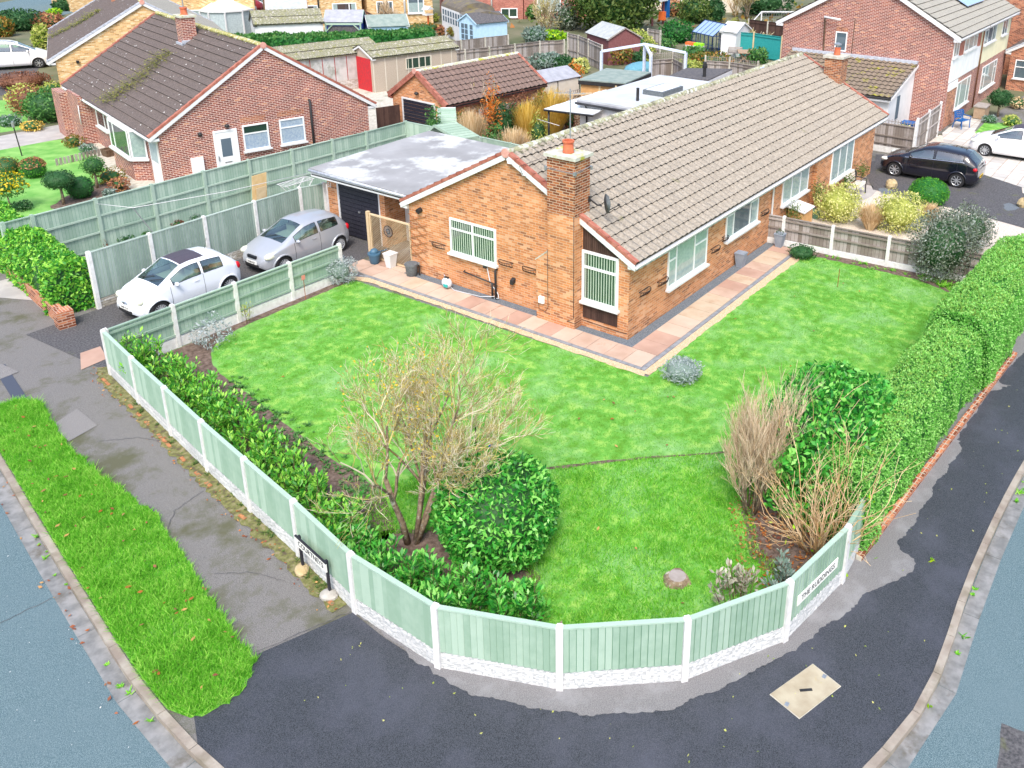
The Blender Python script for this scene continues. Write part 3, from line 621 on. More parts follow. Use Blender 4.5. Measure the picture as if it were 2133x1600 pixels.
def crack(pts, w_, nm='tarmac_crack', m_='felt_black', z=.0075):
    l = jag(pts, .02, .08, len(pts)); a = off(l, w_); b = off(l, -w_); sheet(nm, a+b[::-1], z, m_)
crack([(-11.7, 3.0), (-11.3, 3.4), (-10.6, 3.5)], .006); crack([(-10.9, 7.0), (-10.3, 6.4), (-10.1, 5.9)], .005); crack([(-11.9, 1.2), (-11.5, .7), (-11.3, 0)], .005)
crack([(-11.12, -1.50), (-12.62, -.92)], .006)
for k in (( -18, -1.5), (-17, 3), (-16.5, -5)): crack([k, (k[0]+1.6, k[1]+.3), (k[0]+3.2, k[1]+.1)], .006, 'road_crack', 'felt_black', -.104)
crack([(-7.5, -12.2), (-4, -12.0), (0, -12.3), (5, -12.9)], .008, 'road_seam', 'felt_black', -.104)
sheet('road_patch', jag([(-8.6, -11.4), (-7.0, -11.2), (-6.9, -12.6), (-8.5, -12.8)], .01, .2, 3, True), -.106, 'asphalt_drive')
# ------------------------------------------------------------------ building kit
# local frame of a gabled building: x across the gable (0..W), y along the ridge (0..L), gable wall at y=0
def Tm(O, X, Y, Z):
    return Matrix(((X[0], Y[0], Z[0], O[0]), (X[1], Y[1], Z[1], O[1]), (X[2], Y[2], Z[2], O[2]), (0, 0, 0, 1)))
def tiles(mb, O, U, V, L, SL, course=.34, per=.2, amp=.022, lip=.045, rnd=None, prof='wave'):
    O, U, V = np.array(O, float), unit(U), unit(V); N = np.cross(U, V)
    if N[2] < 0: N = -N
    nc = max(1, int(round(SL/course))); cs = SL/nc; k = 4; n = max(2, int(round(L/per)))*k
    if prof == 'flat': n = max(2, int(L/per))
    us = np.linspace(0, L, n+1)
    pr = amp*(.5+.5*np.cos(np.arange(n+1)*2*math.pi/k)) if prof != 'flat' else np.zeros(n+1)
    r = np.random.default_rng(int(L*100))
    for c in range(nc):
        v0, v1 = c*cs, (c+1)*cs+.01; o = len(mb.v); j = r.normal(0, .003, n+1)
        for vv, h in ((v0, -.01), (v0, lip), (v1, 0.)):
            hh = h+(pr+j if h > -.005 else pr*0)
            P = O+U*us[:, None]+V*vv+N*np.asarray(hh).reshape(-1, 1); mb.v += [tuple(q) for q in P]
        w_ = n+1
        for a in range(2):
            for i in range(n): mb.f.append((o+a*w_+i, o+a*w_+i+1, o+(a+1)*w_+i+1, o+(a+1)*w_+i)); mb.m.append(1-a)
def ridge_caps(mb, a, b, r=.13, seg=.45, drop=.05):
    a, b = np.array(a, float), np.array(b, float); L = np.linalg.norm(b-a); n = max(1, int(round(L/seg))); t = (b-a)/L; s = unit(np.cross(t, (0, 0, 1))); u = np.cross(s, t)
    for i in range(n):
        p, q = a+t*(L*i/n), a+t*(L*(i+1)/n+.02); o = len(mb.v); K = 6; jz = random.uniform(-.008, .008)
        for P, rr in ((p, r*1.06), (q, r)):
            for k in range(K+1):
                g = math.pi*k/K; mb.v.append(tuple(P+s*rr*math.cos(g)+u*(rr*.8*math.sin(g)-drop+jz)))
        for k in range(K): mb.f.append((o+k, o+k+1, o+K+1+k+1, o+K+1+k)); mb.m.append(0)
        mb.f.append(tuple(range(o, o+K+1))[::-1]); mb.m.append(0)
def gable(name, label, cat, loc, rz, W, L, eave, ridge, wall='brick_red', tile='tile_dark', oh=.3, vg=.06, verge='verge_tile', ridgem='ridge_lichen', trim='white', gutter='white', per=.2, course=.34, amp=.022, back=True, flat=False, xr=None, group=None, z0=-.05, ends=(True, True), capm='ridge_red', sides='both', dep=.16, wl=None):
    """two slopes on a pentagon wall block; xr: ridge position; returns the thing"""
    t = thing(name, label, cat, loc, rz, group); xr = W/2 if xr is None else xr
    tp0 = (ridge-eave)/xr; tp1 = (ridge-eave)/(W-xr)
    mb = MB(); mb.prism([(0, 0, z0), (W, 0, z0), (W, 0, eave), (xr, 0, ridge), (0, 0, eave)], (0, wl or L, 0)); mb.build('wall', wall, t)
    for s, tp, xe in ((0, tp0, -oh), (1, tp1, W+oh)):
        if sides != 'both' and sides != s: continue
        ze = eave-oh*tp; zt = .05
        V = unit((xr-xe, 0, ridge-ze)); SL = math.hypot(xr-xe, ridge-ze); N = np.array([-V[2], 0, V[0]])*(1 if s == 0 else -1)
        m = MB(); O = np.array([xe, -vg, ze])+N*.05; Lr = L+2*vg
        if flat: m.prism([tuple(O-N*.04), tuple(O+V*SL-N*.04), tuple(O+V*SL), tuple(O)], (0, Lr, 0))
        else:
            tiles(m, O+N*.02, (0, 1, 0), V, Lr, SL, course, per, amp)
            m.prism([tuple(O-N*.04), tuple(O+V*SL-N*.04), tuple(O+V*SL), tuple(O)], (0, Lr, 0))
        m.build('roof', [tile, 'lap_shade'], t)
        # bargeboard and verge
        for e, y in ((0, -vg), (1, L+vg)):
            if not ends[e]: continue
            sg = -1 if e == 0 else 1; b = MB()
            P = np.array([xe, y, ze])+N*.045; Q = np.array([xr, y, ridge])+N*.045; dz = np.array([0, 0, -dep])
            b.prism([tuple(P), tuple(Q), tuple(Q+dz), tuple(P+dz)], (0, sg*.03, 0))
            if s == 0: x0, x1 = xe-.0, 0
            else: x0, x1 = W, xe
            b.box(min(x0, x1), max(x0, x1), min(y, y-sg*.25), max(y, y-sg*.25), ze-dep+.04, ze-.02)
            b.build('bargeboard', trim, t)
            if verge:
                v = MB(); nseg = max(2, int(SL/.34))
                for i in range(nseg):
                    A = P+V*(SL*i/nseg); B = P+V*(SL*(i+1)/nseg+.02); up = N*.095
                    A2 = A+N*.018; B2 = B
                    v.prism([tuple(A2+np.array([0, sg*.034, 0])), tuple(B2+np.array([0, sg*.034, 0])), tuple(B2+up+np.array([0, sg*.034, 0])), tuple(A2+up+np.array([0, sg*.034, 0]))], (0, -sg*.15, 0))
                v.build('verge_tiles', verge, t)
        if gutter:
            g = MB(); sg = -1 if s == 0 else 1; gx = xe+sg*.05
            prof = [(gx+.055*math.cos(q), ze-.02+.055*math.sin(q)) for q in np.linspace(math.pi, 2*math.pi, 7)]
            pi_ = [(gx+.045*math.cos(q), ze-.02+.045*math.sin(q)) for q in np.linspace(2*math.pi, math.pi, 7)]
            g.prism([(x, -vg, z) for x, z in prof+pi_], (0, Lr, 0)); g.build('gutter', gutter, t)
            f = MB(); f.box(min(xe, xe-sg*.02), max(xe, xe-sg*.02), 0, L, ze-.17, ze+.02); 
            f.box(min(xe, 0 if s == 0 else W), max(xe, 0 if s == 0 else W), .0, L, ze-.17, ze-.15); f.build('fascia', trim, t)
    if ridgem:
        r = MB(); ridge_caps(r, (xr, -vg-.02, ridge+.10), (xr, L+vg, ridge+.10)); r.build('ridge_tiles', ridgem, t, smooth=False)
        if capm:
            c = MB(); c.tube([(xr, -vg-.06, ridge+.07), (xr, -vg-.01, ridge+.07)], .135, 12); c.build('ridge_end', capm, t)
    t['dim'] = (W, L, eave, ridge, xr) if False else 0
    del t['dim']
    return t
class Face:
    """a wall face: origin O, horizontal u (to the right seen from outside), outward n"""
    def __init__(s, O, u, n): s.O = Vector(O); s.u = Vector(u).normalized(); s.n = Vector(n).normalized(); s.T = Tm(s.O, s.u, Vector((0, 0, 1)), s.n)
    def box(s, mb, u0, u1, z0, z1, d0, d1, mi=0):  # d: out of the wall
        return mb.box(u0, u1, z0, z1, d0, d1, mi, T=s.T)
    def P(s, u, z, d=0): return s.T @ Vector((u, z, d))
def window(par, F, u0, u1, z0, z1, cols=(), transoms=(), blinds=None, sill=True, fr=.06, back='interior', glassm='glass', name='window', sub=(), frame='upvc', leaf=False):
    """cols: list of x fractions for mullions; transoms: list of (col index or None, fraction)"""
    f = MB(); D0, D1 = .004, .045
    F.box(f, u0, u1, z0, z0+fr, D0, D1); F.box(f, u0, u1, z1-fr, z1, D0, D1); F.box(f, u0, u0+fr, z0+fr, z1-fr, D0, D1); F.box(f, u1-fr, u1, z0+fr, z1-fr, D0, D1)
    xs = [0]+list(cols)+[1]; X = [u0+(u1-u0)*q for q in xs]
    for x in X[1:-1]: F.box(f, x-fr*.5, x+fr*.5, z0+fr, z1-fr, D0, D1-.002)
    for ci, fz in transoms:
        zz = z0+(z1-z0)*fz
        a, b = (u0+fr, u1-fr) if ci is None else (X[ci]+fr*.5, X[ci+1]-fr*.5)
        F.box(f, a, b, zz-fr*.45, zz+fr*.45, D0, D1-.004)
    o = f.build(name, frame, par)
    b = MB(); F.box(b, u0+.01, u1-.01, z0+.01, z1-.01, .001, .006); b.build('room_behind', back, o)
    if blinds:
        s = MB(); kind, m = blinds
        if kind == 'slats':
            n = int((u1-u0-2*fr)/.085)
            for i in range(n):
                x = u0+fr+(i+.5)*(u1-u0-2*fr)/n; T2 = F.T @ Matrix.Translation((x, 0, .02)) @ Matrix.Rotation(R(35), 4, 'Y')
                s.box(-.014, .014, z0+fr, z1-fr, -.001, .001, T=T2)
        elif kind == 'full':
            n = max(6, int((u1-u0)/.05)); 
            for i in range(n):
                xa = u0+fr+i*(u1-u0-2*fr)/n; xb = u0+fr+(i+1)*(u1-u0-2*fr)/n
                s.add([F.P(xa, z0+fr, .010), F.P(xb, z0+fr, .020), F.P(xb, z1-fr, .020), F.P(xa, z1-fr, .010)], [(0, 1, 2, 3)])
        elif kind == 'half':
            zt = z0+(z1-z0)*.68; n = max(6, int((u1-u0)/.05))
            for i in range(n):
                xa = u0+fr+i*(u1-u0-2*fr)/n; xb = u0+fr+(i+1)*(u1-u0-2*fr)/n
                s.add([F.P(xa, z0+fr, .010), F.P(xb, z0+fr, .020), F.P(xb, zt, .020), F.P(xa, zt, .010)], [(0, 1, 2, 3)])
        elif kind == 'sides':
            w_ = (u1-u0)*.17
            for a, b_ in ((u0+fr, u0+fr+w_), (u1-fr-w_, u1-fr)):
                for i in range(5):
                    xa = a+i*(b_-a)/5; xb = a+(i+1)*(b_-a)/5; s.add([F.P(xa, z0+fr, .01), F.P(xb, z0+fr, .02), F.P(xb, z1-fr, .02), F.P(xa, z1-fr, .01)], [(0, 1, 2, 3)])
        s.build('blind' if kind == 'slats' else 'curtain', m, o)
    g = MB(); g.add([F.P(u0+fr, z0+fr, .034), F.P(u1-fr, z0+fr, .034), F.P(u1-fr, z1-fr, .034), F.P(u0+fr, z1-fr, .034)], [(0, 1, 2, 3)]); g.build('glass_pane', glassm, o)
    if sill:
        s = MB(); F.box(s, u0-.06, u1+.06, z0-.07, z0-.004, .002, .14); s.build('sill', 'white', o)
    return o
def bands(F, u0, u1, z0, z1, par, m, name='cladding', d=.02, step=.09, vert=True, gap=.012):
    s = MB()
    if vert:
        n = max(1, int((u1-u0)/step))
        for i in range(n): F.box(s, u0+(u1-u0)*i/n+gap/2, u0+(u1-u0)*(i+1)/n-gap/2, z0, z1, .001, d)
    else:
        n = max(1, int((z1-z0)/step))
        for i in range(n): F.box(s, u0, u1, z0+(z1-z0)*i/n+gap/2, z0+(z1-z0)*(i+1)/n-gap/2, .001, d)
    F.box(s, u0, u1, z0, z1, .0005, d*.5)
    return s.build(name, m, par)
def text(s, size, m, par, T, name='lettering', ext=.002, sx=1.):
    c = bpy.data.curves.new('t', 'FONT'); c.body = s; c.size = size; c.extrude = ext; c.align_x = 'CENTER'; c.align_y = 'CENTER'
    o = bpy.data.objects.new('t', c); COL.objects.link(o); dg = bpy.context.evaluated_depsgraph_get(); me = bpy.data.meshes.new_from_object(o.evaluated_get(dg)); bpy.data.objects.remove(o)
    me.name = name; me.transform(T @ Matrix.Diagonal((sx, 1, 1, 1))); me.materials.clear(); me.materials.append(MT[m])
    o = bpy.data.objects.new(name, me); COL.objects.link(o)
    if par: o.parent = par
    return o
def pipe(par, name, pts, r, m, n=8):
    return MB().tube(pts, r, n).build(name, m, par, smooth=True)
def sphere(mb, c, rx, ry=None, rz=None, n=10, mi=0):
    ry = ry or rx; rz = rz or rx; prof = [(math.sin(math.pi*i/n), -math.cos(math.pi*i/n)) for i in range(n+1)]; o = len(mb.v); k = 12
    for r, z in prof:
        for j in range(k): a = 2*math.pi*j/k; mb.v.append((c[0]+rx*r*math.cos(a), c[1]+ry*r*math.sin(a), c[2]+rz*z))
    for i in range(n):
        for j in range(k): mb.f.append((o+i*k+j, o+i*k+(j+1) % k, o+(i+1)*k+(j+1) % k, o+(i+1)*k+j)); mb.m.append(mi)
    return mb
# ------------------------------------------------------------------ the corner bungalow (with the other half of the pair)
W0, L0 = 8.25, 21.35
bung = gable('bungalow', 'long pale tiled bungalow of orange brick standing in the corner garden', 'bungalow', (0, W0, 0), R(-90), W0, L0, 2.42, 4.62, wall='brick_orange', tile='tile_main', oh=.22, vg=.10, per=.3, course=.36, amp=.055, z0=-.02, dep=.17, wl=20.2)
# local: x = W0 - Y, y = X ; gable face (world X=0) and long face (world Y=0)
FG = Face((0, 0, 0), (1, 0, 0), (0, -1, 0)); FL = Face((W0, 0, 0), (0, 1, 0), (1, 0, 0))
gx = lambda Y: W0-Y
window(bung, FG, gx(6.5), gx(4.66), 1.11, 2.24, cols=(.5,), transoms=((None, .70),), blinds=('slats', 'blind'))
w2 = window(bung, FG, gx(1.54), gx(.33), .83, 2.36, transoms=((None, .68),), blinds=('slats', 'blind'), fr=.08)
# brown ribbed cladding over and under the tall window
for z0, z1 in ((.30, .745),): bands(FG, gx(1.52), gx(.35), z0, z1, bung, 'wood_dark', step=.065)
m = MB(); n = 18; ua, ub = gx(1.52), gx(.33)
for i in range(n):
    a = ua+(ub-ua)*i/n; b = a+(ub-ua)/n-.012; zt = lambda u: 2.42+(W0-u)*(4.62-2.42)/(W0/2)-.06
    m.prism([FG.P(a, 2.37, .001), FG.P(b, 2.37, .001), FG.P(b, zt(b), .001), FG.P(a, zt(a), .001)], (0, -.02, 0))
m.prism([FG.P(ua, 2.37, .0005), FG.P(ub, 2.37, .0005), FG.P(ub, zt(ub), .0005), FG.P(ua, zt(ua), .0005)], (0, -.008, 0))
m.build('cladding', 'wood_dark', bung)
# chimney: wide breast with sloping shoulder, narrow stack
ch = MB(); zc = 4.95; ysh0, ysh1 = 1.52, 2.93; d = .36
ch.prism([(gx(2.9), -d, -.02), (gx(1.56), -d, -.02), (gx(1.56), -d, zc), (gx(2.48), -d, zc), (gx(2.48), -d, 2.2), (gx(2.9), -d, 1.85)], (0, d-.001, 0))
ch.box(gx(2.48), gx(1.56), -.0005, .34, 3.0, zc)
cho = ch.build('chimney', 'brick_orange', bung)
bm = MB(); bm.box(gx(2.48)-.003, gx(1.56)+.003, -d-.003, .343, 3.35, zc+.001); bm.build('chimney_stack', 'brick_chimney', cho)
bm = MB(); bm.box(gx(2.48)-.07, gx(1.56)+.07, -d-.07, .41, zc, zc+.09); bm.build('chimney_cap', 'cowl_mossy', cho)
bm = MB(); bm.prism([(gx(2.48), -d-.012, 2.215), (gx(2.9)-.03, -d-.012, 1.85), (gx(2.9)-.03, -d-.012, 1.81), (gx(2.48), -d-.012, 2.17)], (0, d+.01, 0)); bm.build('shoulder_tiles', 'concrete_old', cho)
bm = MB(); bm.lathe([(.15, 0), (.16, .03), (.145, .06), (.14, .27), (.165, .29), (.165, .34), (.12, .34), (.12, .1)], 18, (gx(2.02), -.02, zc+.09)); bm.build('chimney_pot', 'terracotta', cho, smooth=True, sharp=40)
bm = MB()
for q in ((gx(2.48)-.02, -d-.02), (gx(1.56)+.02, -d-.02), (gx(1.56)+.02, .36), (gx(2.48)-.02, .36)): bm.box(q[0]-.035, q[0]+.035, q[1]-.035, q[1]+.035, 4.56, 4.66)
pts = [(gx(2.48)-.02, -d-.015, 4.62), (gx(1.56)+.02, -d-.015, 4.60), (gx(1.56)+.02, .36, 4.66)]
bm.tube(pts, .008, 4); bm.build('lashing_wire', 'steel', cho)
bm = MB(); bm.box(gx(1.56), gx(1.56)+.34, -.05, .36, 3.30, 3.33, T=Matrix.Translation((0, 0, 0))); bm.v = [(x, y, z-(x-gx(1.56))*.50) for x, y, z in bm.v]; bm.build('flashing', 'lead', cho)
# cables and boxes on the breast
pipe(bung, 'cable', [(gx(1.56)-.02, -d-.012, 3.4), (gx(1.58), -d-.012, .35), (gx(1.56)-.25, -d-.012, .22), (gx(1.56)+.012, -d, .2), (gx(1.56)+.012, -.01, .2), (gx(.3), -.012, .18), (gx(0)-.02, -.012, .2)], .009, 'black', 5)
pipe(bung, 'cable', [(gx(2.48), -d-.012, 2.25), (gx(2.48), -d-.012, .45), (gx(2.58), -d-.012, .3), (gx(2.8), -d-.012, .32), (gx(2.82), -d-.012, .5)], .007, 'black', 5)
bm = MB(); FG.box(bm, gx(2.78), gx(2.60), .55, .75, d, d+.07); bm.build('junction_box', 'upvc', bung)
# gable fittings
pipe(bung, 'waste_pipe', [(gx(5.95), -.03, .62), (gx(5.95), -.09, .60), (gx(4.72), -.09, .50)], .022, 'black')
pipe(bung, 'waste_pipe', [(gx(4.66), -.02, .98), (gx(4.66), -.10, .95), (gx(4.66), -.10, .02)], .035, 'black')
pipe(bung, 'waste_pipe', [(gx(4.80), -.10, .52), (gx(4.80), -.10, .02)], .03, 'black')
pipe(bung, 'overflow_pipe', [(gx(5.04), -.02, 1.0), (gx(5.0), -.06, .9), (gx(4.9), -.07, .5), (gx(4.6), -.07, .2), (gx(4.55), -.1, .08), (gx(4.7), -.12, .04)], .015, 'hose_grey')
bm = MB(); bm.tube([(gx(7.72), -.16, 2.2), (gx(7.72), -.01, 2.24)], [.085, .075], 14); bm.build('flue_cap', 'black', bung, smooth=True, sharp=40)
for Y, z in ((5.06, 1.05), (4.02, .78)):
    bm = MB(); bm.box(gx(Y)-.06, gx(Y)+.06, -.13, -.002, z-.05, z+.08); bm.v = [(x, y, zz-(.06 if y < -.1 else 0)) for x, y, zz in bm.v]; bm.build('tap_cover', 'black', bung)
# cream apex box and junction on bargeboard
bm = MB(); FG.box(bm, gx(4.02), gx(3.88), 4.42, 4.56, .14, .19); FG.box(bm, gx(3.5), gx(3.38), 4.17, 4.27, .14, .19); bm.build('alarm_box', 'upvc', bung)
pipe(bung, 'cable', [(gx(3.45), -.2, 4.2), (gx(3.5), -.3, 4.45), (gx(3.3), .4, 4.55), (gx(2.4), .2, 4.6)], .008, 'black', 5)
# long face: near half windows  (u = world X)
window(bung, FL, 2.05, 4.46, .80, 2.18, cols=(.20, .66), transoms=((0, .62), (2, .62)), blinds=('full', 'curtain'), back='interior_teal', fr=.06)
window(bung, FL, 5.74, 8.16, 1.14, 2.18, cols=(.22, .74), transoms=((0, .80), (2, .80)), blinds=('sides', 'curtain'), back='interior_blue')
window(bung, FL, 10.22, 12.68, 1.10, 2.18, cols=(.34, .67), blinds=('full', 'curtain'), back='interior_blue')
pipe(bung, 'downpipe', [(W0+.20, 9.34, 2.24), (W0+.05, 9.34, 2.05), (W0+.05, 9.34, .12), (W0+.12, 9.34, .04)], .037, 'white')
# the far half steps forward past the brick pier
bx = MB(); bx.box(W0-.001, W0+.20, 13.15, 19.9, -.25, 2.29); bx.build('front_bay', 'brick_orange', bung)
FB = Face((W0+.20, 0, 0), (0, 1, 0), (1, 0, 0))
window(bung, FB, 14.6, 17.1, .88, 2.26, cols=(.34, .67), blinds=('full', 'curtain'), back='interior_blue')
# far gable chimney of the pair
ch = MB(); ch.box(gx(2.75), gx(1.95), L0-.55, L0+.25, 3.0, 4.75); c2 = ch.build('chimney', 'brick_chimney', bung)
bm = MB(); bm.box(gx(2.75)-.08, gx(1.95)+.08, L0-.63, L0+.33, 4.75, 4.86); bm.build('chimney_cap', 'concrete_old', c2)
bm = MB(); bm.lathe([(.15, 0), (.14, .3), (.16, .32), (.12, .34)], 14, (gx(2.35), L0-.15, 4.86)); bm.build('chimney_pot', 'terracotta', c2, smooth=True, sharp=40)
bm = MB(); bm.lathe([(.05, 0), (.05, .1), (.17, .12), (.17, .17), (.05, .22)], 12, (gx(2.35), L0-.15, 5.19)); bm.build('chimney_cowl', 'steel', c2, smooth=True, sharp=40)
bm = MB()
for i in range(5): y_ = L0-.67; bm.box(gx(2.75)-.12+i*.20, gx(2.75)+.1+i*.2, y_, y_+.35, 3.78-i*.11, 3.84-i*.11)
bm.build('flashing', 'lead', c2)
m = MB()
for u, z, a in ((.2, .0, 0),): m.box(gx(4.25), gx(4.0), 16.5, 16.95, 4.66, 4.74)
m.build('ridge_patch', 'pale_frame', bung)
# eave ventilation: mossy streak of plants on the ridge
def moss_on(par, pts, n, s, m_, sd, spread):
    r = np.random.default_rng(sd); P = []
    for _ in range(n):
        i = r.integers(0, len(pts)-1); t = r.uniform(); P.append(np.array(pts[i])*(1-t)+np.array(pts[i+1])*t+r.normal(0, 1, 3)*np.array(spread))
    P = np.array(P); a = r.uniform(0, 6.28, n); S_ = s*r.uniform(.5, 1.5, n); V = np.zeros((n, 4, 3))
    for k, (x, y, z) in enumerate(((-1, -.6, 0), (1, -.6, .3), (1, .6, .6), (-1, .6, .3))):
        V[:, k, 0] = P[:, 0]+(x*np.cos(a)-y*np.sin(a))*S_; V[:, k, 1] = P[:, 1]+(x*np.sin(a)+y*np.cos(a))*S_; V[:, k, 2] = P[:, 2]+z*S_
    return nmesh('moss', V.reshape(-1, 3), 4, m_, par)
xr = W0/2
moss_on(bung, [(xr+.17, .1, 4.64), (xr+.19, 9, 4.62)], 900, .022, 'moss_dull', 5, (.04, .02, .01))
# ------------------------------------------------------------------ garage with flat roof
gar = thing('garage', 'flat roofed brick garage with black door beside the silver hatchback', 'garage', (0, 0, 0))
X0, X1, Y0, Y1, ZG = .95, 6.3, 8.26, 13.3, 2.22
m = MB(); m.box(X0, X1, 13.02, Y1, -.02, ZG); m.box(X1-.2, X1, 8.4, 13.0, -.02, ZG); m.box(X0, X0+.22, 10.42, 10.66, -.02, ZG); m.box(X0+.22, X1, 10.45, 10.6, -.02, ZG); m.build('wall', 'brick_orange', gar)
m = MB(); m.box(X0+.01, X0+.25, 12.80, 13.02, -.02, ZG-.001); m.build('door_pier', 'brick_orange', gar)
m = MB(); m.prism([(.42, 8.28, 2.30), (.42, 13.52, 2.34), (6.4, 13.60, 2.46), (6.4, 8.3, 2.42)], (0, 0, .10)); m.build('roof', 'flat_roof', gar)
m = MB(); m.box(.45, .50, 8.29, 13.5, 2.14, 2.315); m.box(.45, X0, 8.3, 13.45, 2.20, 2.24); m.prism([(.5, 13.48, 2.16), (6.35, 13.55, 2.26), (6.35, 13.55, 2.44), (.5, 13.48, 2.34)], (0, .03, 0)); m.build('fascia', 'white', gar)
m = MB(); m.tube([(.40, 8.3, 2.33), (.40, 13.52, 2.37)], .045, 8); m.build('gutter', 'lead', gar, smooth=True)
m = MB(); m.box(X0-.01, X0+.06, 12.72, 12.80, 0, 2.17); m.box(X0-.01, X0+.06, 10.66, 10.72, 0, 2.17); m.box(X0-.01, X0+.06, 10.72, 12.72, 2.1, 2.17); m.build('door_frame', 'white', gar)
m = MB(); nb = 13
for i in range(nb):
    z0 = .03+i*2.06/nb; z1 = z0+2.06/nb; m.prism([(X0+.03, 10.72, z0), (X0+.005, 10.72, z0+.012), (X0+.018, 10.72, z1-.01), (X0+.04, 10.72, z1), (X0+.09, 10.72, z1), (X0+.09, 10.72, z0)], (0, 2.0, 0))
dr = m.build('garage_door', 'black_door', gar); m = MB(); m.box(X0-.03, X0+.02, 11.68, 11.76, 1.0, 1.06); m.build('handle', 'steel', dr)
m = MB(); m.box(X0+.9, X0+.95, 8.4, 10.42, 0, 2.2); m.build('store_wall', 'render_white', gar)
m = MB(); m.box(X0+.45, X0+.88, 8.7, 9.35, 1.1, 1.8); m.build('meter_cupboard', 'sage_deep', gar)
text('51', .26, 'upvc', gar, Tm((X0-.012, 13.16, 1.75), (0, -1, 0), (0, 0, 1), (-1, 0, 0)), 'house_number', sx=.8)
# ------------------------------------------------------------------ left neighbour: dark roofed bungalow
PB = np.array([.12, 22.25, 0]); rb = R(-13.6)
hb = gable('bungalow', 'dark brown tiled red brick bungalow with moss streak behind the tall green fence', 'bungalow', PB, rb, 9.15, 13.1, 2.42, 5.35, wall='brick_red', tile='tile_dark', oh=.35, vg=.08, per=.16, course=.40, amp=.012, ridgem='ridge_mossy', z0=-.05)
def local(par, px, py, u0n):  # pixel -> coordinates on the gable plane of a rotated building
    P = np.array(par.location); a = par.rotation_euler[2]; ex = np.array([math.cos(a), math.sin(a), 0]); ey = np.array([-math.sin(a), math.cos(a), 0])
    q = onp(px, py, P+(ey*u0n[1]+ex*u0n[0] if False else 0), ey if u0n == 'g' else ex) if False else None
    return q
def on_gable(par, px, py, yo=0.):
    P = np.array(par.location); a = par.rotation_euler[2]; ex = np.array([math.cos(a), math.sin(a), 0]); ey = np.array([-math.sin(a), math.cos(a), 0])
    q = onp(px, py, P+ey*yo, ey)-P; return q@ex, q[2]
def on_side(par, px, py, xo=0.):
    P = np.array(par.location); a = par.rotation_euler[2]; ex = np.array([math.cos(a), math.sin(a), 0]); ey = np.array([-math.sin(a), math.cos(a), 0])
    q = onp(px, py, P+ex*xo, ex)-P; return q@ey, q[2]
FBg = Face((0, 0, 0), (1, 0, 0), (0, -1, 0)); FBl = Face((0, 0, 0), (0, -1, 0), (-1, 0, 0))
def rect_g(par, a, b, yo=0.):
    p, q = on_gable(par, *a, yo), on_gable(par, *b, yo); return p[0], q[0], q[1], p[1]
u0, u1, z0, z1 = rect_g(hb, (503, 262), (563, 306)); window(hb, FBg, u0, u1, z0, z1, transoms=((None, .66),), blinds=('half', 'lace'), back='interior')
u0, u1, z0, z1 = rect_g(hb, (580, 250), (637, 293)); window(hb, FBg, u0, u1, z0, z1, transoms=((None, .66),), blinds=('full', 'lace'), back='interior_teal')
u0, z1 = on_gable(hb, 442, 276); u1 = u0+.98; z1 = 2.12
m = MB(); FBg.box(m, u0, u0+.08, 0, z1, .002, .06); FBg.box(m, u1-.08, u1, 0, z1, .002, .06); FBg.box(m, u0+.08, u1-.08, z1-.08, z1, .002, .06); FBg.box(m, u0+.08, u1-.08, .03, z1-.08, .002, .04)
do = m.build('door', 'upvc', hb)
m = MB(); FBg.box(m, u0+.28, u1-.28, .98, 1.75, .041, .045); m.build('door_glass', 'interior_blue', do)
m = MB(); FBg.box(m, u0+.34, u1-.34, .72, .76, .041, .055); m.build('letterbox', 'steel', do)
m = MB(); FBg.box(m, u0+.1, u0+.13, .85, 1.05, .041, .08); m.build('handle', 'steel', do)
m = MB(); sphere(m, FBg.P((u0+u1)/2+.1, 2.28, .1), .1, .1, .08); m.build('door_lamp', 'black', hb, smooth=True)
uu, zz = on_gable(hb, 416, 280); m = MB(); sphere(m, FBg.P(uu, zz, .02), .09); m.build('flue_cap', 'black', hb, smooth=True)
uu, zz = on_gable(hb, 396, 330); m = MB(); FBg.box(m, uu, uu+.48, .1, zz, .002, .12); m.build('meter_box', 'upvc', hb)
uu, zz = on_gable(hb, 643, 208); pipe(hb, 'soil_pipe', [(uu, -.02, zz), (uu, -.09, zz-.02), (uu, -.09, 0)], .055, 'black')
for a, b in (((500, 250), (553, 247)), ((577, 238), (633, 232))):
    p, q = on_gable(hb, *a), on_gable(hb, *b); m = MB(); n = 20
    for i in range(n): x = p[0]+(q[0]-p[0])*(i+.1)/n; FBg.box(m, x, x+(q[0]-p[0])*.75/n, p[1]-.13, p[1]+.09, .001, .006)
    m.build('soldier_course', 'brick_rust', hb)
# street face of the same house
def rect_l(par, a, b, xo=0.):
    p, q = on_side(par, *a, xo), on_side(par, *b, xo); return -p[0], -q[0], q[1], p[1]
u0, u1, z0, z1 = rect_l(hb, (197, 213), (229, 275)); window(hb, FBl, u0, u1, z0, z1, cols=(.7,), blinds=('full', 'curtain'), back='interior_blue')
bayx = -.55
m = MB(); y0, y1 = 1.75, 4.85
m.prism([(0, y0, -.05), (bayx, y0+.4, -.05), (bayx, y1, -.05), (0, y1, -.05)], (0, 0, .95)); bo = m.build('bay', 'brick_red', hb)
FBb = Face((bayx-.001, 0, 0), (0, -1, 0), (-1, 0, 0)); window(hb, FBb, -y1+.02, -y0-.45, .95, 2.15, cols=(.24,), blinds=('full', 'curtain'), back='interior_blue')
FBc = Face((0, y0, 0), (-bayx, -.4, 0), (bayx*.73, -.99, 0)); u_ = math.hypot(bayx, .4)
FBc = Face((bayx, y0+.4, 0), (-bayx, -.4, 0), (-.4, bayx, 0)); window(hb, FBc, .02, u_-.02, .95, 2.15, blinds=('full', 'curtain'), back='interior_blue')
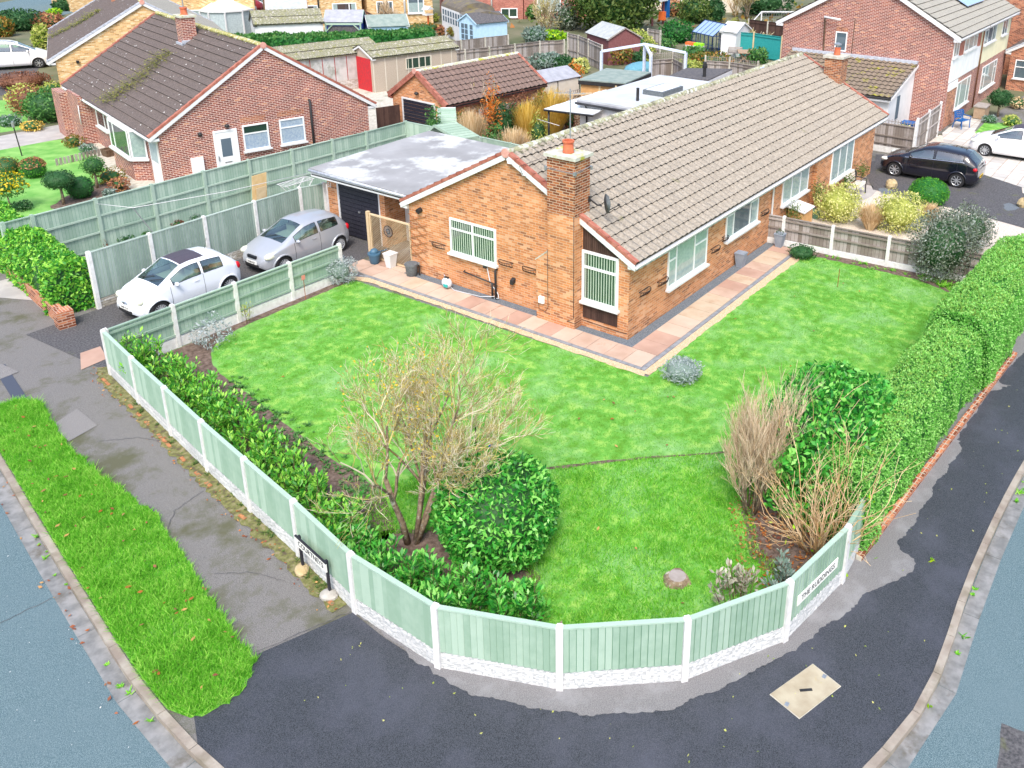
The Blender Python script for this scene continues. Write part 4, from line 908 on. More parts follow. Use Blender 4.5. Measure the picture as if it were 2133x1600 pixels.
m = MB(); m.prism([(0, y0, .9), (bayx-.1, y0+.35, .9), (bayx-.1, y1+.1, .9), (0, y1+.1, .9)], (0, 0, .05)); m.prism([(.2, y0, 2.15), (bayx-.02, y0+.38, 2.15), (bayx-.02, y1+.02, 2.15), (.2, y1+.02, 2.15)], (0, 0, .06)); m.build('bay_sill', 'white', hb)
m = MB(); FBl.box(m, -1.3, -.25, .02, 2.2, .002, .05); w3 = m.build('side_porch', 'upvc', hb)
m = MB(); FBl.box(m, -1.2, -.35, 1.05, 2.1, .05, .055); m.build('porch_glass', 'curtain', w3)
pipe(hb, 'downpipe', [(-.38, 5.35, 2.2), (-.08, 5.35, 2.0), (-.08, 5.35, .15), (-.2, 5.35, .03)], .045, 'white')
m = MB(); m.box(-.55, 0, 9.6, 11.6, -.05, 2.3); m.box(-.9, -.55, 11.55, 12.9, -.05, 2.2); m.build('porch_wall', 'brick_red', hb)
pipe(hb, 'grab_rail', [(-.58, 9.58, 1.9), (-.6, 9.56, 1.4), (-.6, 9.56, 1.0)], .02, 'white')
# chimney
P = G(390, 92, 4.55); a = hb.rotation_euler[2]; d_ = P-np.array(hb.location); cxl = d_@np.array([math.cos(a), math.sin(a), 0]); cyl = d_@np.array([-math.sin(a), math.cos(a), 0])
cxl, cyl = 3.75, 9.1
def stack(par, x, y, w_, l_, z0, z1, m_, cap, pots=1, nm='chimney'):
    c = MB().box(x-w_/2, x+w_/2, y-l_/2, y+l_/2, z0, z1).build(nm, m_, par)
    MB().box(x-w_/2-.07, x+w_/2+.07, y-l_/2-.07, y+l_/2+.07, z1, z1+.09).build('chimney_cap', cap, c)
    for i in range(pots):
        MB().lathe([(.17, 0), (.15, .05), (.14, .26), (.17, .28), (.17, .33), (.12, .33)], 14, (x, y+(i-(pots-1)/2)*.35, z1+.09)).build('chimney_pot', 'terracotta', c, smooth=True, sharp=40)
    return c
def on_roof(par, px, py, W_, eave, ridge, xr_=None):
    """pixel -> local x,y,z on the left slope (x<ridge) of a building"""
    xr_ = xr_ or W_/2; a = par.rotation_euler[2]; ex = np.array([math.cos(a), math.sin(a), 0]); ey = np.array([-math.sin(a), math.cos(a), 0]); P = np.array(par.location)
    tp_ = (ridge-eave)/xr_; n = -ex*tp_+np.array([0, 0, 1.]); q = onp(px, py, P+np.array([0, 0, eave]), n)-P
    return q@ex, q@ey, q[2]
x, y, z = on_roof(hb, 385, 95, 9.15, 2.42, 5.35); c = stack(hb, x+.25, y+.25, .62, .75, 4.0, 5.95, 'brick_red', 'cowl_mossy')
MB().box(x-.15, x+.62, y-.2, y-.12, z+.0, z+.25).box(x-.15, x-.05, y-.2, y+.7, z+.02, z+.12).build('flashing', 'lead', c)
p0, p1, p2 = on_roof(hb, 360, 108, 9.15, 2.42, 5.35), on_roof(hb, 300, 165, 9.15, 2.42, 5.35), on_roof(hb, 225, 215, 9.15, 2.42, 5.35)
up_ = np.array([0, 0, .085]); moss_on(hb, [np.array(p)+up_ for p in (p0, p1, p2)], 4200, .026, 'moss', 6, (.30, .45, .01))
moss_on(hb, [(4.5, .3, 5.43), (4.5, 13, 5.43)], 700, .03, 'moss', 7, (.16, .05, .01))
# ------------------------------------------------------------------ yellow brick bungalow beyond
PC = G(100, 128, 2.3); a = R(-26.3); exC = np.array([math.cos(a), math.sin(a), 0]); eyC = np.array([-math.sin(a), math.cos(a), 0]); PC = PC+exC*.35; PC[2] = 0
hc = gable('bungalow', 'buff brick bungalow with mossy brown roof and grey verge, beyond the dark roofed one', 'bungalow', PC, a, 9.6, 13.6, 2.42, 5.25, wall='brick_buff', tile='tile_dark', oh=.35, vg=.08, verge='lead', per=.3, course=.40, amp=.01, ridgem='ridge_mossy')
MT_t = [c_ for c_ in hc.children if c_.name.startswith('roof')]
if len(MT_t) > 1: MT_t[1].data.materials[0] = MT['tile_mossy'] if False else MT['tile_grey']
x, y, z = on_roof(hc, 232, 10, 9.6, 2.42, 5.25); stack(hc, x+.4, y+.4, .7, .7, 3.8, 5.9, 'brick_rust', 'concrete_old')
moss_on(hc, [np.array(on_roof(hc, *q, 9.6, 2.42, 5.25))+up_ for q in ((215, 22), (170, 50), (110, 80))], 2400, .035, 'moss', 8, (.28, .4, .01))
MB().box(1.0, 1.14, -.12, -.005, 2.1, 2.25).build('flue_cap', 'black', hc)
# ------------------------------------------------------------------ two-storey house on the right
TH = thing_T = gable('house', 'two storey red brick semi with white boarding and solar panels', 'house', (30.0, 8.75, 0), R(-90), 9.45, 15.0, 5.10, 7.75, wall='brick_red', tile='tile_grey', oh=.35, vg=.15, verge=None, per=.34, course=.42, amp=.012, ridgem='ridge_lichen', capm=None, z0=-.1, dep=.24)
FT = Face((0, 0, 0), (1, 0, 0), (0, -1, 0)); FR = Face((9.45, 0, 0), (0, 1, 0), (1, 0, 0))
def uvT(px, py):
    q = onp(px, py, (30, 0, 0), (1, 0, 0)); return 8.75-q[1], q[2]
p, q = uvT(1742, 65), uvT(1762, 106); window(TH, FT, p[0], q[0], p[1]-1.05, p[1], back='interior_blue', sill=False)
m = MB(); n = 9
for i in range(n): x = p[0]+(q[0]-p[0])*i/n; FT.box(m, x, x+(q[0]-p[0])*.8/n, p[1]+.02, p[1]+.24, .001, .008)
m.build('soldier_course', 'brick_rust', TH)
a_, b_ = uvT(1720, 38), uvT(1716, 118); pipe(TH, 'soil_pipe', [(a_[0]+.9, -.25, a_[1]+.02), (a_[0], -.25, a_[1]+.1), (a_[0], -.1, a_[1]), (b_[0], -.1, b_[1]), (b_[0], -.1, 3.2)], .045, 'bark_dark')
m = MB(); m.tube([(a_[0], -.26, a_[1]+.1), (a_[0]+.95, -.26, a_[1]+.02)], .06, 8); m.build('pipe_shade', 'white', TH, smooth=True)
p = uvT(1779, 66); pipe(TH, 'cable', [(p[0], -.02, p[1]+.7), (p[0], -.02, p[1]-.0), (p[0], -.02, 3.2)], .02, 'bark_dark', 5)
def uX(px, py): q = onp(px, py, (0, -.7, 0), (0, 1, 0)); return q[0]-30., q[2]
m = MB(); FR.box(m, .02, 6.5, 2.55, 3.75, .002, .05); m.build('white_boarding', 'render_white', TH)
m = MB(); FR.box(m, 6.5, 14.8, 2.55, 5.0, -.01, .0025); m.build('cream_boarding', 'render_cream', TH)
m = MB(); FR.box(m, .02, 6.5, 3.75, 5.0, -.01, .0025); m.build('brown_panel', 'verge_tile', TH)
window(TH, FR, .1, 1.25, 3.85, 4.92, cols=(.5,), blinds=('full', 'curtain'), back='interior_blue')
window(TH, FR, 2.5, 5.4, 3.85, 4.92, cols=(.3, .68), blinds=('full', 'curtain'), back='interior_blue')
window(TH, FR, 7.2, 10.4, 3.65, 4.85, cols=(.3, .68), transoms=((0, .7),), blinds=('sides', 'curtain'), back='interior_blue')
window(TH, FR, 12.2, 13.8, 3.65, 4.85, cols=(.5,), blinds=('sides', 'curtain'), back='interior_blue')
window(TH, FR, 2.2, 5.2, .75, 2.25, cols=(.25, .75), blinds=('full', 'curtain'), back='interior_blue')
window(TH, FR, 8.2, 12.2, .75, 2.25, cols=(.2, .8), transoms=((0, .7), (2, .7)), blinds=('full', 'curtain'), back='interior_blue')
m = MB(); FR.box(m, .3, 1.9, .05, 2.1, .001, .02); m.build('porch_recess', 'brick_rust', TH)
m = MB(); FR.box(m, .1, 1.95, 2.1, 2.5, .002, .07); m.build('porch_beam', 'render_white', TH)
pipe(TH, 'downpipe', [(9.45+.36, 6.6, 4.9), (9.45+.1, 6.6, 4.6), (9.45+.1, 6.6, .1)], .045, 'wood_brown')
# solar panels on its front slope
sp = (7.75-5.10)/(9.45/2); mm = MB()
for i in range(4):
    for j in range(2):
        def S_(v, y): return (9.45/2+v*math.cos(math.atan(sp)), y, 7.75-v*math.sin(math.atan(sp))+.24)
        v0, y0 = 1.0+j*1.68, 6.3+i*1.03
        mm.prism([S_(v0, y0), S_(v0+1.64, y0), S_(v0+1.64, y0+1.0), S_(v0, y0+1.0)], (0, 0, .04))
mm.build('solar_panels', 'solar', TH)
# lean-to porch on its gable wall
lt = thing('lean_to', 'white lean-to with mossy tiled roof against the two storey brick wall', 'lean-to', (25.9, 1.05, 0))
m = MB(); m.prism([(0, 0, -.1), (4.08, 0, -.1), (4.08, 0, 3.35), (0, 0, 2.25)], (0, 6.9, 0)); m.build('wall', 'render_white', lt)
m = MB(); V = unit((4.25, 0, 1.145)); tiles(m, (-.22, -.12, 2.27), (0, 1, 0), V, 7.1, 4.4, .42, .30, .05, .04); m.build('roof', ['tile_mossy', 'lap_shade'], lt)
m = MB(); m.prism([(-.22, -.13, 2.22), (4.05, -.13, 3.36), (4.05, -.13, 3.22), (-.22, -.13, 2.08)], (0, -.03, 0)); m.box(-.24, -.2, -.1, 6.9, 2.05, 2.2); m.build('fascia', 'white', lt)
m = MB(); m.tube([(-.26, -.12, 2.22), (-.26, 7, 2.22)], .05, 8); m.build('gutter', 'black', lt, smooth=True)
m = MB(); m.box(3.85, 4.09, -.1, 6.95, 3.38, 3.55); m.build('flashing', 'lead', lt)
m = MB(); m.box(1.3, 1.75, -.03, -.001, .9, 2.1); m.build('side_window', 'interior_blue', lt)
# red bungalow further right and the blocks behind it
h2 = gable('bungalow', 'small red brick house with dark pantiled roof at the right edge', 'bungalow', (44.2, -1.15, 0), R(-90), 6.0, 9, 2.6, 4.3, wall='brick_rust', tile='tile_dark', oh=.3, vg=.1, verge='lead', per=.34, course=.42, amp=.05, ridgem='ridge_lichen', capm=None)
window(h2, Face((0, 0, 0), (1, 0, 0), (0, -1, 0)), .35, 1.15, .8, 2.0, transoms=((None, .62),), back='interior_blue')
h3 = gable('house', 'tall red brick house at the right edge behind the solar panel roof', 'house', (50, 5.0, 0), R(-90), 9, 10, 5.4, 7.6, wall='brick_rust', tile='tile_grey', oh=.3, vg=.1, verge=None, per=.34, course=.42, amp=.012, capm=None)
# ------------------------------------------------------------------ rear of the plot: flat roofed extension, canopy, garden room
def slab_house(name, label, cat, pts, z, th, wallm, roofm, inset=.15, group=None, fasc=None, slope=None):
    """pts: roof corners (world xy, ccw) -> thing with wall and roof; slope: list of extra heights per corner"""
    P = np.array([p[:2] for p in pts], float); c = P.mean(0); t = thing(name, label, cat, (c[0], c[1], 0), 0, group); Q = P-c; sl = slope or [0]*len(Q)
    I = [q*(1-inset/np.linalg.norm(q)) for q in Q]
    n = len(Q); mb = MB(); vs = [(*q, -.05) for q in I]+[(*q, z+s_) for q, s_ in zip(I, sl)]
    mb.add(vs, [tuple(range(n))[::-1], tuple(range(n, 2*n))]+[(i, (i+1) % n, n+(i+1) % n, n+i) for i in range(n)]); mb.build('wall', wallm, t)
    mb = MB(); vs = [(*q, z+s_+.002) for q, s_ in zip(Q, sl)]+[(*q, z+th+s_) for q, s_ in zip(Q, sl)]
    mb.add(vs, [tuple(range(n))[::-1], tuple(range(n, 2*n))]+[(i, (i+1) % n, n+(i+1) % n, n+i) for i in range(n)]); mb.build('roof', roofm, t)
    if fasc:
        mb = MB()
        for i in range(n):
            a, b = Q[i], Q[(i+1) % n]; e = unit(b-a); nn = np.array([e[1], -e[0]])*.02
            mb.prism([(*(a+nn), z+sl[i]-.14), (*(b+nn), z+sl[(i+1) % n]-.14), (*(b+nn), z+sl[(i+1) % n]+th*.5), (*(a+nn), z+sl[i]+th*.5)], (-nn[0]*.9, -nn[1]*.9, 0))
        mb.build('fascia', fasc, t)
    return t
def rp(p, q, r, z):  # rectangle from three pixel corners at height z
    a, b, c = G(*p, z)[:2], G(*q, z)[:2], G(*r, z)[:2]; return a, b, c
zE = 2.6
ex = slab_house('extension', 'white walled extension with pale flat roof and skylight behind the bungalow', 'extension', [(14.2, 8.30), (21.6, 8.30), (21.6, 11.9), (14.2, 11.9)], zE, .16, 'render_white', 'grp_grey', fasc='felt_grey')
cx_, cy_ = 17.9, 10.1
q0, q1 = G(1339, 188, 2.95), G(1398, 182, 2.95); m = MB(); sx, sy = q0[0]-cx_, q0[1]-cy_
m.box(sx, sx+1.9, sy-1.1, sy, 2.76, 2.98); k = m.build('skylight', 'pot_dark', ex); m = MB(); m.box(sx+.1, sx+1.8, sy-1.0, sy-.1, 2.981, 2.995); m.build('skylight_glass', 'roof_glass' if False else 'canopy', k)
q = G(1328, 210, 2.76); m = MB(); m.tube([(q[0]-cx_, q[1]-cy_, 2.76), (q[0]-cx_, q[1]-cy_, 3.35)], .07, 10); m.build('flue', 'black', ex, smooth=True, sharp=40)
m = MB(); m.tube([(-3.78, -1.5, 2.56), (-3.78, 1.85, 2.56)], .055, 8).tube([(-3.74, 1.3, 2.5), (-3.66, 1.3, 2.3), (-3.6, 1.3, 0)], .04, 8); m.build('gutter', 'black', ex)
cn = thing('canopy', 'white ribbed lean-to canopy beside the white extension', 'canopy', (0, 0, 0))
A, B, C_, D_ = G(1133, 228, 2.2), G(1235, 240, 2.35), G(1330, 195, 2.5), G(1262, 188, 2.3)
m = MB(); n = 9
for i in range(n):
    t0, t1 = i/n, (i+.93)/n; a, b = A+(D_-A)*t0, A+(D_-A)*t1; c, d = B+(C_-B)*t1, B+(C_-B)*t0
    m.prism([tuple(a), tuple(b), tuple(c), tuple(d)], (0, 0, .05 if i % 2 else .035))
m.build('roof', 'canopy', cn)
m = MB(); m.tube([tuple(A+(0, 0, -.03)), tuple(B+(0, 0, -.03))], .05, 6); 
m.build('gutter', 'black', cn); q = A; pipe(cn, 'post', [(q[0]+.1, q[1]-.2, 2.15), (q[0]+.1, q[1]-.2, 0)], .05, 'black')
pipe(cn, 'post', [(C_[0], C_[1], 2.4), (C_[0], C_[1], 0)], .05, 'black'); pipe(cn, 'post', [(D_[0], D_[1], 2.25), (D_[0], D_[1], 0)], .05, 'black')
ex2 = slab_house('flat_roof_outbuilding', 'white edged flat roof with dark felt and black flue behind the ridge', 'outbuilding', [G(1392, 160, 2.6), G(1475, 168, 2.6), G(1525, 145, 2.6), G(1430, 143, 2.6)], 2.5, .14, 'render_white', 'felt_black', fasc='white')
q = G(1467, 160, 2.64); c = np.array(ex2.location); m = MB(); m.lathe([(.09, 0), (.09, .45), (.13, .46), (.14, .6), (.1, .62), (.1, .75), (.03, .8)], 12, (q[0]-c[0], q[1]-c[1], 2.64)); m.build('flue', 'black', ex2, smooth=True, sharp=40)
# timber garden room with green felt roof
tg = slab_house('garden_room', 'timber garden room with green felt roof and little square windows', 'summerhouse', [G(1205, 166, 2.4), G(1303, 176, 2.35), G(1356, 149, 2.45), G(1263, 139, 2.5)], 2.3, .12, 'wood_orange', 'felt_green', fasc='black')
c = np.array(tg.location); a, b = G(1209, 168, 2.3)-c, G(1300, 178, 2.3)-c; a[2] = b[2] = 0; u = unit(b-a); Lr = np.linalg.norm(b-a); n_ = np.array([u[1], -u[0], 0]); ctr = (a+b)/2
if n_@ctr < 0: n_ = -n_
Fg = Face(a+n_*(-.02), u, n_)
m = MB(); Fg.box(m, .25, .95, .05, 2.0, .0, .06); dd = m.build('curtained_door', 'curtain', tg)
for i in range(3):
    x0 = 1.35+i*.95
    m = MB(); Fg.box(m, x0, x0+.65, 1.2, 1.85, .0, .05); m.build('window', 'interior', tg)
for x0 in (1.1, 2.05, 3.0): 
    if x0 < Lr: m = MB(); Fg.box(m, x0, x0+.1, 0, 2.25, .0, .08); m.build('post', 'wood_pale', tg)
# ------------------------------------------------------------------ brick garage with brown pantiles
gd = gable('garage', 'small brick garage with brown pantiled roof and black up-and-over door', 'garage', (11.75, 21.35, 0), R(-94), 3.75, 6.9, 2.2, 3.45, wall='brick_orange', tile='tile_brown', oh=.18, vg=.1, per=.34, course=.36, amp=.06, ridgem='cowl_mossy', trim='verge_tile', gutter='black', z0=-.05)
Fd = Face((0, 0, 0), (1, 0, 0), (0, -1, 0)); m = MB(); Fd.box(m, .72, .80, 0, 2.12, .002, .05); Fd.box(m, 3.02, 3.10, 0, 2.12, .002, .05); Fd.box(m, .80, 3.02, 2.04, 2.12, .002, .05); m.build('door_frame', 'white', gd)
m = MB()
for i in range(12): Fd.box(m, .80, 3.02, i*.17+.01, i*.17+.16, .002, .02)
m.build('garage_door', 'black_door', gd)
m = MB(); sphere(m, Fd.P(1.9, 2.45, .1), .12, .1, .08); m.build('lamp', 'black', gd)
m = MB(); m.box(3.751, 3.78, .2, 6.7, 1.88, 2.02); m.build('fascia', 'white', gd)
# pair of concrete sheet garages
def asb(label, loc, rz, W, L, eave, ridge, wallm, oh=.12):
    t = gable('garage', label, 'garage', loc, rz, W, L, eave, ridge, wall=wallm, tile='asbestos', oh=oh, vg=.08, verge=None, per=.15, course=1.0, amp=.035, ridgem=None, capm=None, gutter=None, trim='white', dep=.12)
    return t
P1 = G(775, 118, 2.1); ge = asb('concrete garage with mossy sheet roof, red door and four paned side window', (P1[0]+.1, P1[1]+2.1, 0), R(-101), 2.6, 6.2, 2.1, 2.65, 'shingle_wall')
Fe = Face((0, 0, 0), (1, 0, 0), (0, -1, 0)); m = MB(); Fe.box(m, .25, 2.35, 0, 2.0, .002, .03); m.build('red_door', 'red_door', ge)
Fs = Face((2.6, 0, 0), (0, 1, 0), (1, 0, 0)); window(ge, Fs, 2.3, 4.2, 1.15, 1.85, cols=(.25, .5, .75), back='interior', fr=.05, sill=False, frame='cream_panel')
m = MB()
for i in range(8): Fs.box(m, i*.82, i*.82+.05, 0, 2.05, .001, .012)
m.build('joint_strips', 'cream_panel', ge)
P2 = G(600, 122, 2.2); gf = asb('grey panel garage with mossy sheet roof and red joint strips behind the dark bungalow', (P2[0]-.2, P2[1]+2.3, 0), R(-101), 2.9, 6.4, 2.15, 2.75, 'panel_grey')
Fs2 = Face((2.9, 0, 0), (0, 1, 0), (1, 0, 0)); m = MB()
for i in range(9): Fs2.box(m, i*.8, i*.8+.04, .5, 2.1, .001, .012)
m.build('joint_strips', 'red_paint', gf)
m = MB(); Fs2.box(m, 0, 6.4, 0, .62, .001, .03); m.build('block_plinth', 'rockface_mossy', gf)
m = MB(); Fs2.box(m, 5.6, 6.2, .9, 1.6, .001, .03); m.build('side_window', 'concrete_post', gf)
# little grey roofed store beside brick garage
gs = gable('shed', 'cream panelled shed with smooth grey roof at the end of the pantiled garage', 'shed', (19.3, 20.2, 0), R(-98), 2.1, 3.5, 1.85, 2.3, wall='cream_panel', tile='felt_grey', oh=.05, vg=.04, verge=None, flat=True, ridgem=None, capm=None, gutter=None, trim='black', dep=.05)
m = MB()
for y in (.02, 1.7, 3.43): m.box(2.101, 2.12, y, y+.05, 0, 1.85)
m.build('corner_strips', 'black', gs)
# ------------------------------------------------------------------ far gardens: sheds, summerhouses, greenhouse
def gshed(name, label, cat, pe0, pe1, W, eave, ridge, wallm, roofm, trim='wood_grey', **k):
    """pe0, pe1: pixels of the near eave line seen from the camera (left, right) at eave height"""
    a, b = G(*pe0, eave), G(*pe1, eave); L = np.linalg.norm((b-a)[:2]); u = unit((b-a)[:2]); perp = np.array([-u[1], u[0]])
    if perp@(np.array([-18.8, -11.7])-a[:2]) > 0: perp = -perp      # away from the camera
    # local y along ridge = -u or u so that local x points away
    rz = math.atan2(-perp[1], -perp[0])+math.pi; # local x = perp
    rz = math.atan2(perp[1], perp[0]); ey = np.array([-perp[1], perp[0]])
    O = a[:2] if ey@u > 0 else b[:2]
    return gable(name, label, cat, (O[0], O[1], 0), rz, W, L, eave, ridge, wall=wallm, tile=roofm, oh=.12, vg=.08, verge=None, flat=k.get('flat', True), ridgem=None, capm=None, gutter=None, trim=trim, dep=.1, per=k.get('per', .2), amp=k.get('amp', .03), course=k.get('course', 1.))
sh = gshed('shed', 'maroon timber shed with pale felt roof in front of the big conifer', 'shed', (1223, 67), (1268, 81), 2.6, 1.9, 2.6, 'wood_maroon', 'felt_shed')
bl = gshed('playhouse', 'sky blue timber summerhouse with paned doors and dark felt roof', 'summerhouse', (992, 49), (1056, 43), 2.4, 2.0, 2.6, 'skyblue_wood', 'felt_black', trim='skyblue_wood')
# paned door front on the gable turned to the left
Fp_ = Face((0, 3.0, 0), (-1, 0, 0), (0, 1, 0))
L_ = max(v[1] for v in [c.bound_box[6] for c in bl.children if c.name.startswith('wall')])
for i, x in enumerate((.3, .8, 1.5)):
    for j in range(4):
        F2 = Face((2.4, L_, 0), (-1, 0, 0), (0, 1, 0)); m = MB(); F2.box(m, x, x+.38, .2+j*.42, .55+j*.42, .001, .02); m.build('pane', 'interior_blue', bl)
ws = thing('conservatory_shed', 'long white garden building with curved brown felt roof behind the round shrub', 'outbuilding', (0, 0, 0))
A = G(920, 18, 2.4); B = G(953, 26, 2.4); C_ = G(975, 36, 2.3); A = G(919, 10, 2.5); u = unit((C_-A)[:2]); Lw = np.linalg.norm((C_-A)[:2]); n_ = np.array([u[1], -u[0]])
if n_@np.array([1., 0]) < 0: n_ = -n_
ws.location = (A[0], A[1], 0); ws.rotation_euler = (0, 0, math.atan2(u[1], u[0])); sgn = 1 if n_@np.array([-u[1], u[0]]) > 0 else -1
Ww = 3.0*sgn
m = MB(); m.box(0, Lw, min(0, Ww), max(0, Ww), -.05, 2.4); m.build('wall', 'render_white', ws)
m = MB(); K = 10; pr = [(Ww*.5*(1-math.cos(math.pi*k/K)), 2.4+.75*math.sin(math.pi*k/K)) for k in range(K+1)]
m.prism([(-.1, y, z) for y, z in pr], (Lw*.72+.1, 0, 0)); m.prism([(Lw*.72, -.1*sgn, 2.40), (Lw*.72, Ww*.5, 2.75), (Lw*.72, Ww, 2.4)], (Lw*.3, 0, 0)); m.build('roof', 'felt_brown', ws)
Fw = Face((0, 0, 0), (1, 0, 0) if sgn > 0 else (-1, 0, 0), (0, -sgn, 0))
for i in range(9):
    x = .4+i*(Lw-.9)/9
    for z in (1.25, 1.8):
        m = MB(); m.box(x, x+.35, min(0, -.03*sgn), max(0, -.03*sgn), z, z+.42); m.build('pane', 'interior_blue', ws)
# hipped white conservatory roof, left
cv = thing('conservatory', 'white conservatory with radiating glazed roof in the yellow houses garden', 'conservatory', G(482, 72)); s_ = depth(G(482, 72))/F_
Rr = 58*s_; m = MB(); prf = 10; top = 3.3
pts = [(Rr*math.cos(2*math.pi*(i+.5)/prf), Rr*.8*math.sin(2*math.pi*(i+.5)/prf), 2.1) for i in range(prf)]
for i in range(prf): m.add([pts[i], pts[(i+1) % prf], (0, 0, top)], [(0, 1, 2)])
m.build('roof', 'render_cream', cv)
m = MB()
for i in range(prf): m.bar(pts[i], (0, 0, top+.03), .09); m.bar(pts[i], pts[(i+1) % prf], .12); m.bar((pts[i][0], pts[i][1], 0), pts[i], .1)
m.bar((0, 0, top), (0, 0, top+.2), .12); m.build('frame', 'white', cv)
m = MB(); m.prism([(p[0]*.97, p[1]*.97, 0) for p in pts], (0, 0, 2.05)); m.build('wall', 'curtain', cv)
wl = gshed('outbuilding', 'long low white outbuilding with mossy sheet roof behind the far hedge', 'outbuilding', (530, 52), (672, 46), 3.0, 2.1, 2.9, 'render_white', 'asbestos', trim='black', flat=False, per=.3)
for i, px in enumerate((628, 647)):
    q = G(px, 62, 1.2)
gz = gshed('garden_shed', 'grey roofed summerhouse with pointed gable among the yellow brick houses', 'summerhouse', (556, 34), (640, 32), 3.4, 2.2, 3.4, 'wood_brown', 'felt_shed', trim='wood_brown')
bb = gshed('garden_bar', 'open blue garden bar with grey pitched roof and bunting', 'garden bar', (676, 45), (752, 45), 2.6, 2.1, 2.8, 'vivid_blue', 'felt_grey', trim='sage_light')
m = MB(); c = bb
L_ = max(v[1] for v in [k.bound_box[6] for k in bb.children if k.name.startswith('wall')])
m = MB()
m.box(-.03, -.002, .2, L_-.2, 0, 1.75); m.build('dark_opening', 'felt_black', bb)
m = MB(); m.box(-.14, -.04, 0, .12, 0, 2.05); m.box(-.14, -.04, L_-.12, L_, 0, 2.05); m.box(-.14, -.04, .12, L_-.12, 1.85, 2.0); m.bar((-.09, .1, 1.4), (-.09, .6, 1.9), .08); m.bar((-.09, L_-.1, 1.4), (-.09, L_-.6, 1.9), .08); m.build('post_frame', 'sage_light', bb)
gr_ = gshed('shed', 'low shed with green felt roof right of the blue garden bar', 'shed', (768, 55), (850, 52), 2.2, 1.7, 2.4, 'skyblue_wood', 'felt_green', trim='white')
# greenhouse
A, B = G(1440, 106), G(1478, 116); gh = thing('greenhouse', 'navy framed greenhouse with pale glass roof beside the green fence', 'greenhouse', (A[0], A[1], 0), ang(A, B)); Lg = np.linalg.norm((B-A)[:2])+.3; Wg = 2.4
c_, s__ = math.cos(gh.rotation_euler[2]), math.sin(gh.rotation_euler[2]); sg = 1 if (np.array([-s__, c_])@np.array([.83, .55])) > 0 else -1
m = MB(); y0, y1 = 0, Wg*sg; ym = Wg*sg/2
for x in np.linspace(0, Lg, 6):
    for y in (y0, y1): m.bar((x, y, 0), (x, y, 1.5), .05)
    m.bar((x, y0, 1.5), (x, ym, 2.35), .05); m.bar((x, y1, 1.5), (x, ym, 2.35), .05)
for y in (y0, y1): m.bar((0, y, 1.5), (Lg, y, 1.5), .06); m.bar((0, y, .05), (Lg, y, .05), .06); m.bar((0, y, .8), (Lg, y, .8), .04)
m.bar((0, ym, 2.35), (Lg, ym, 2.35), .07)
for x in (0, Lg):
    for y in (y0, y0+.6*sg, y0+.8*sg, y0+1.6*sg, y1-.4*sg): m.bar((x, y, 0), (x, y, 1.5+.85*(1-abs(y-ym)/(Wg/2))), .05)
    m.bar((x, y0, 1.5), (x, y1, 1.5), .05); m.bar((x, y0, .05), (x, y1, .05), .06)
m.build('frame', 'navy_metal', gh)
m = MB()
m.quad((0, y0, 1.51), (Lg, y0, 1.51), (Lg, ym, 2.36), (0, ym, 2.36)); m.quad((0, y1, 1.51), (Lg, y1, 1.51), (Lg, ym, 2.36), (0, ym, 2.36)); m.build('roof_glass', 'solar', gh)
m = MB(); m.quad((.02, y0, .05), (Lg-.02, y0, .05), (Lg-.02, y0, 1.5), (.02, y0, 1.5)); m.quad((0, y0, .05), (0, y1, .05), (0, y1, 1.5), (0, y0, 1.5)); m.quad((Lg, y0, .05), (Lg, y1, .05), (Lg, y1, 1.5), (Lg, y0, 1.5)); m.build('side_glass', 'glass', gh)
s2 = gshed('metal_shed', 'white metal shed with low ribbed roof behind the green fence', 'shed', (1503, 64), (1534, 67), 2.6, 1.95, 2.5, 'render_white', 'canopy', trim='render_white')
# pergola: pale frame
pg = thing('pergola', 'pale lilac timber pergola frame with peaked beams behind the garden room', 'pergola', (0, 0, 0)); m = MB()
zb = 2.2
def pp(px, py, z): return tuple(G(px, py, z))
P_ = [pp(1253, 107, 2.1), pp(1343, 92, 2.5), pp(1429, 110, 2.1), pp(1356, 116, 2.1)]
m.bar(P_[0], P_[1], .16, .14).bar(P_[1], P_[2], .16, .14).bar(P_[1], P_[3], .16, .14)
for q in (P_[0], P_[2], P_[3]): m.bar(q, (q[0], q[1], 0), .15)
m.bar(P_[1], (P_[1][0], P_[1][1], 0), .15)
m.build('frame', 'pale_frame', pg)
tag(MB().sheet([G(1310, 140, .5), G(1368, 145, .5), G(1360, 150, .5), G(1300, 148, .5)], 0).build('tmp', 'tarp_blue'), 'x', 'x'); bpy.data.objects.remove(bpy.data.objects['tmp'])
q = G(1335, 152, 0); tp_ = sphere(MB(), (0, 0, .3), 1.6, 1.0, .45, 8).build('pool_cover', 'tarp_blue'); tp_.location = tuple(q); tag(tp_, 'blue sheeted low mound under the pale pergola', 'cover')
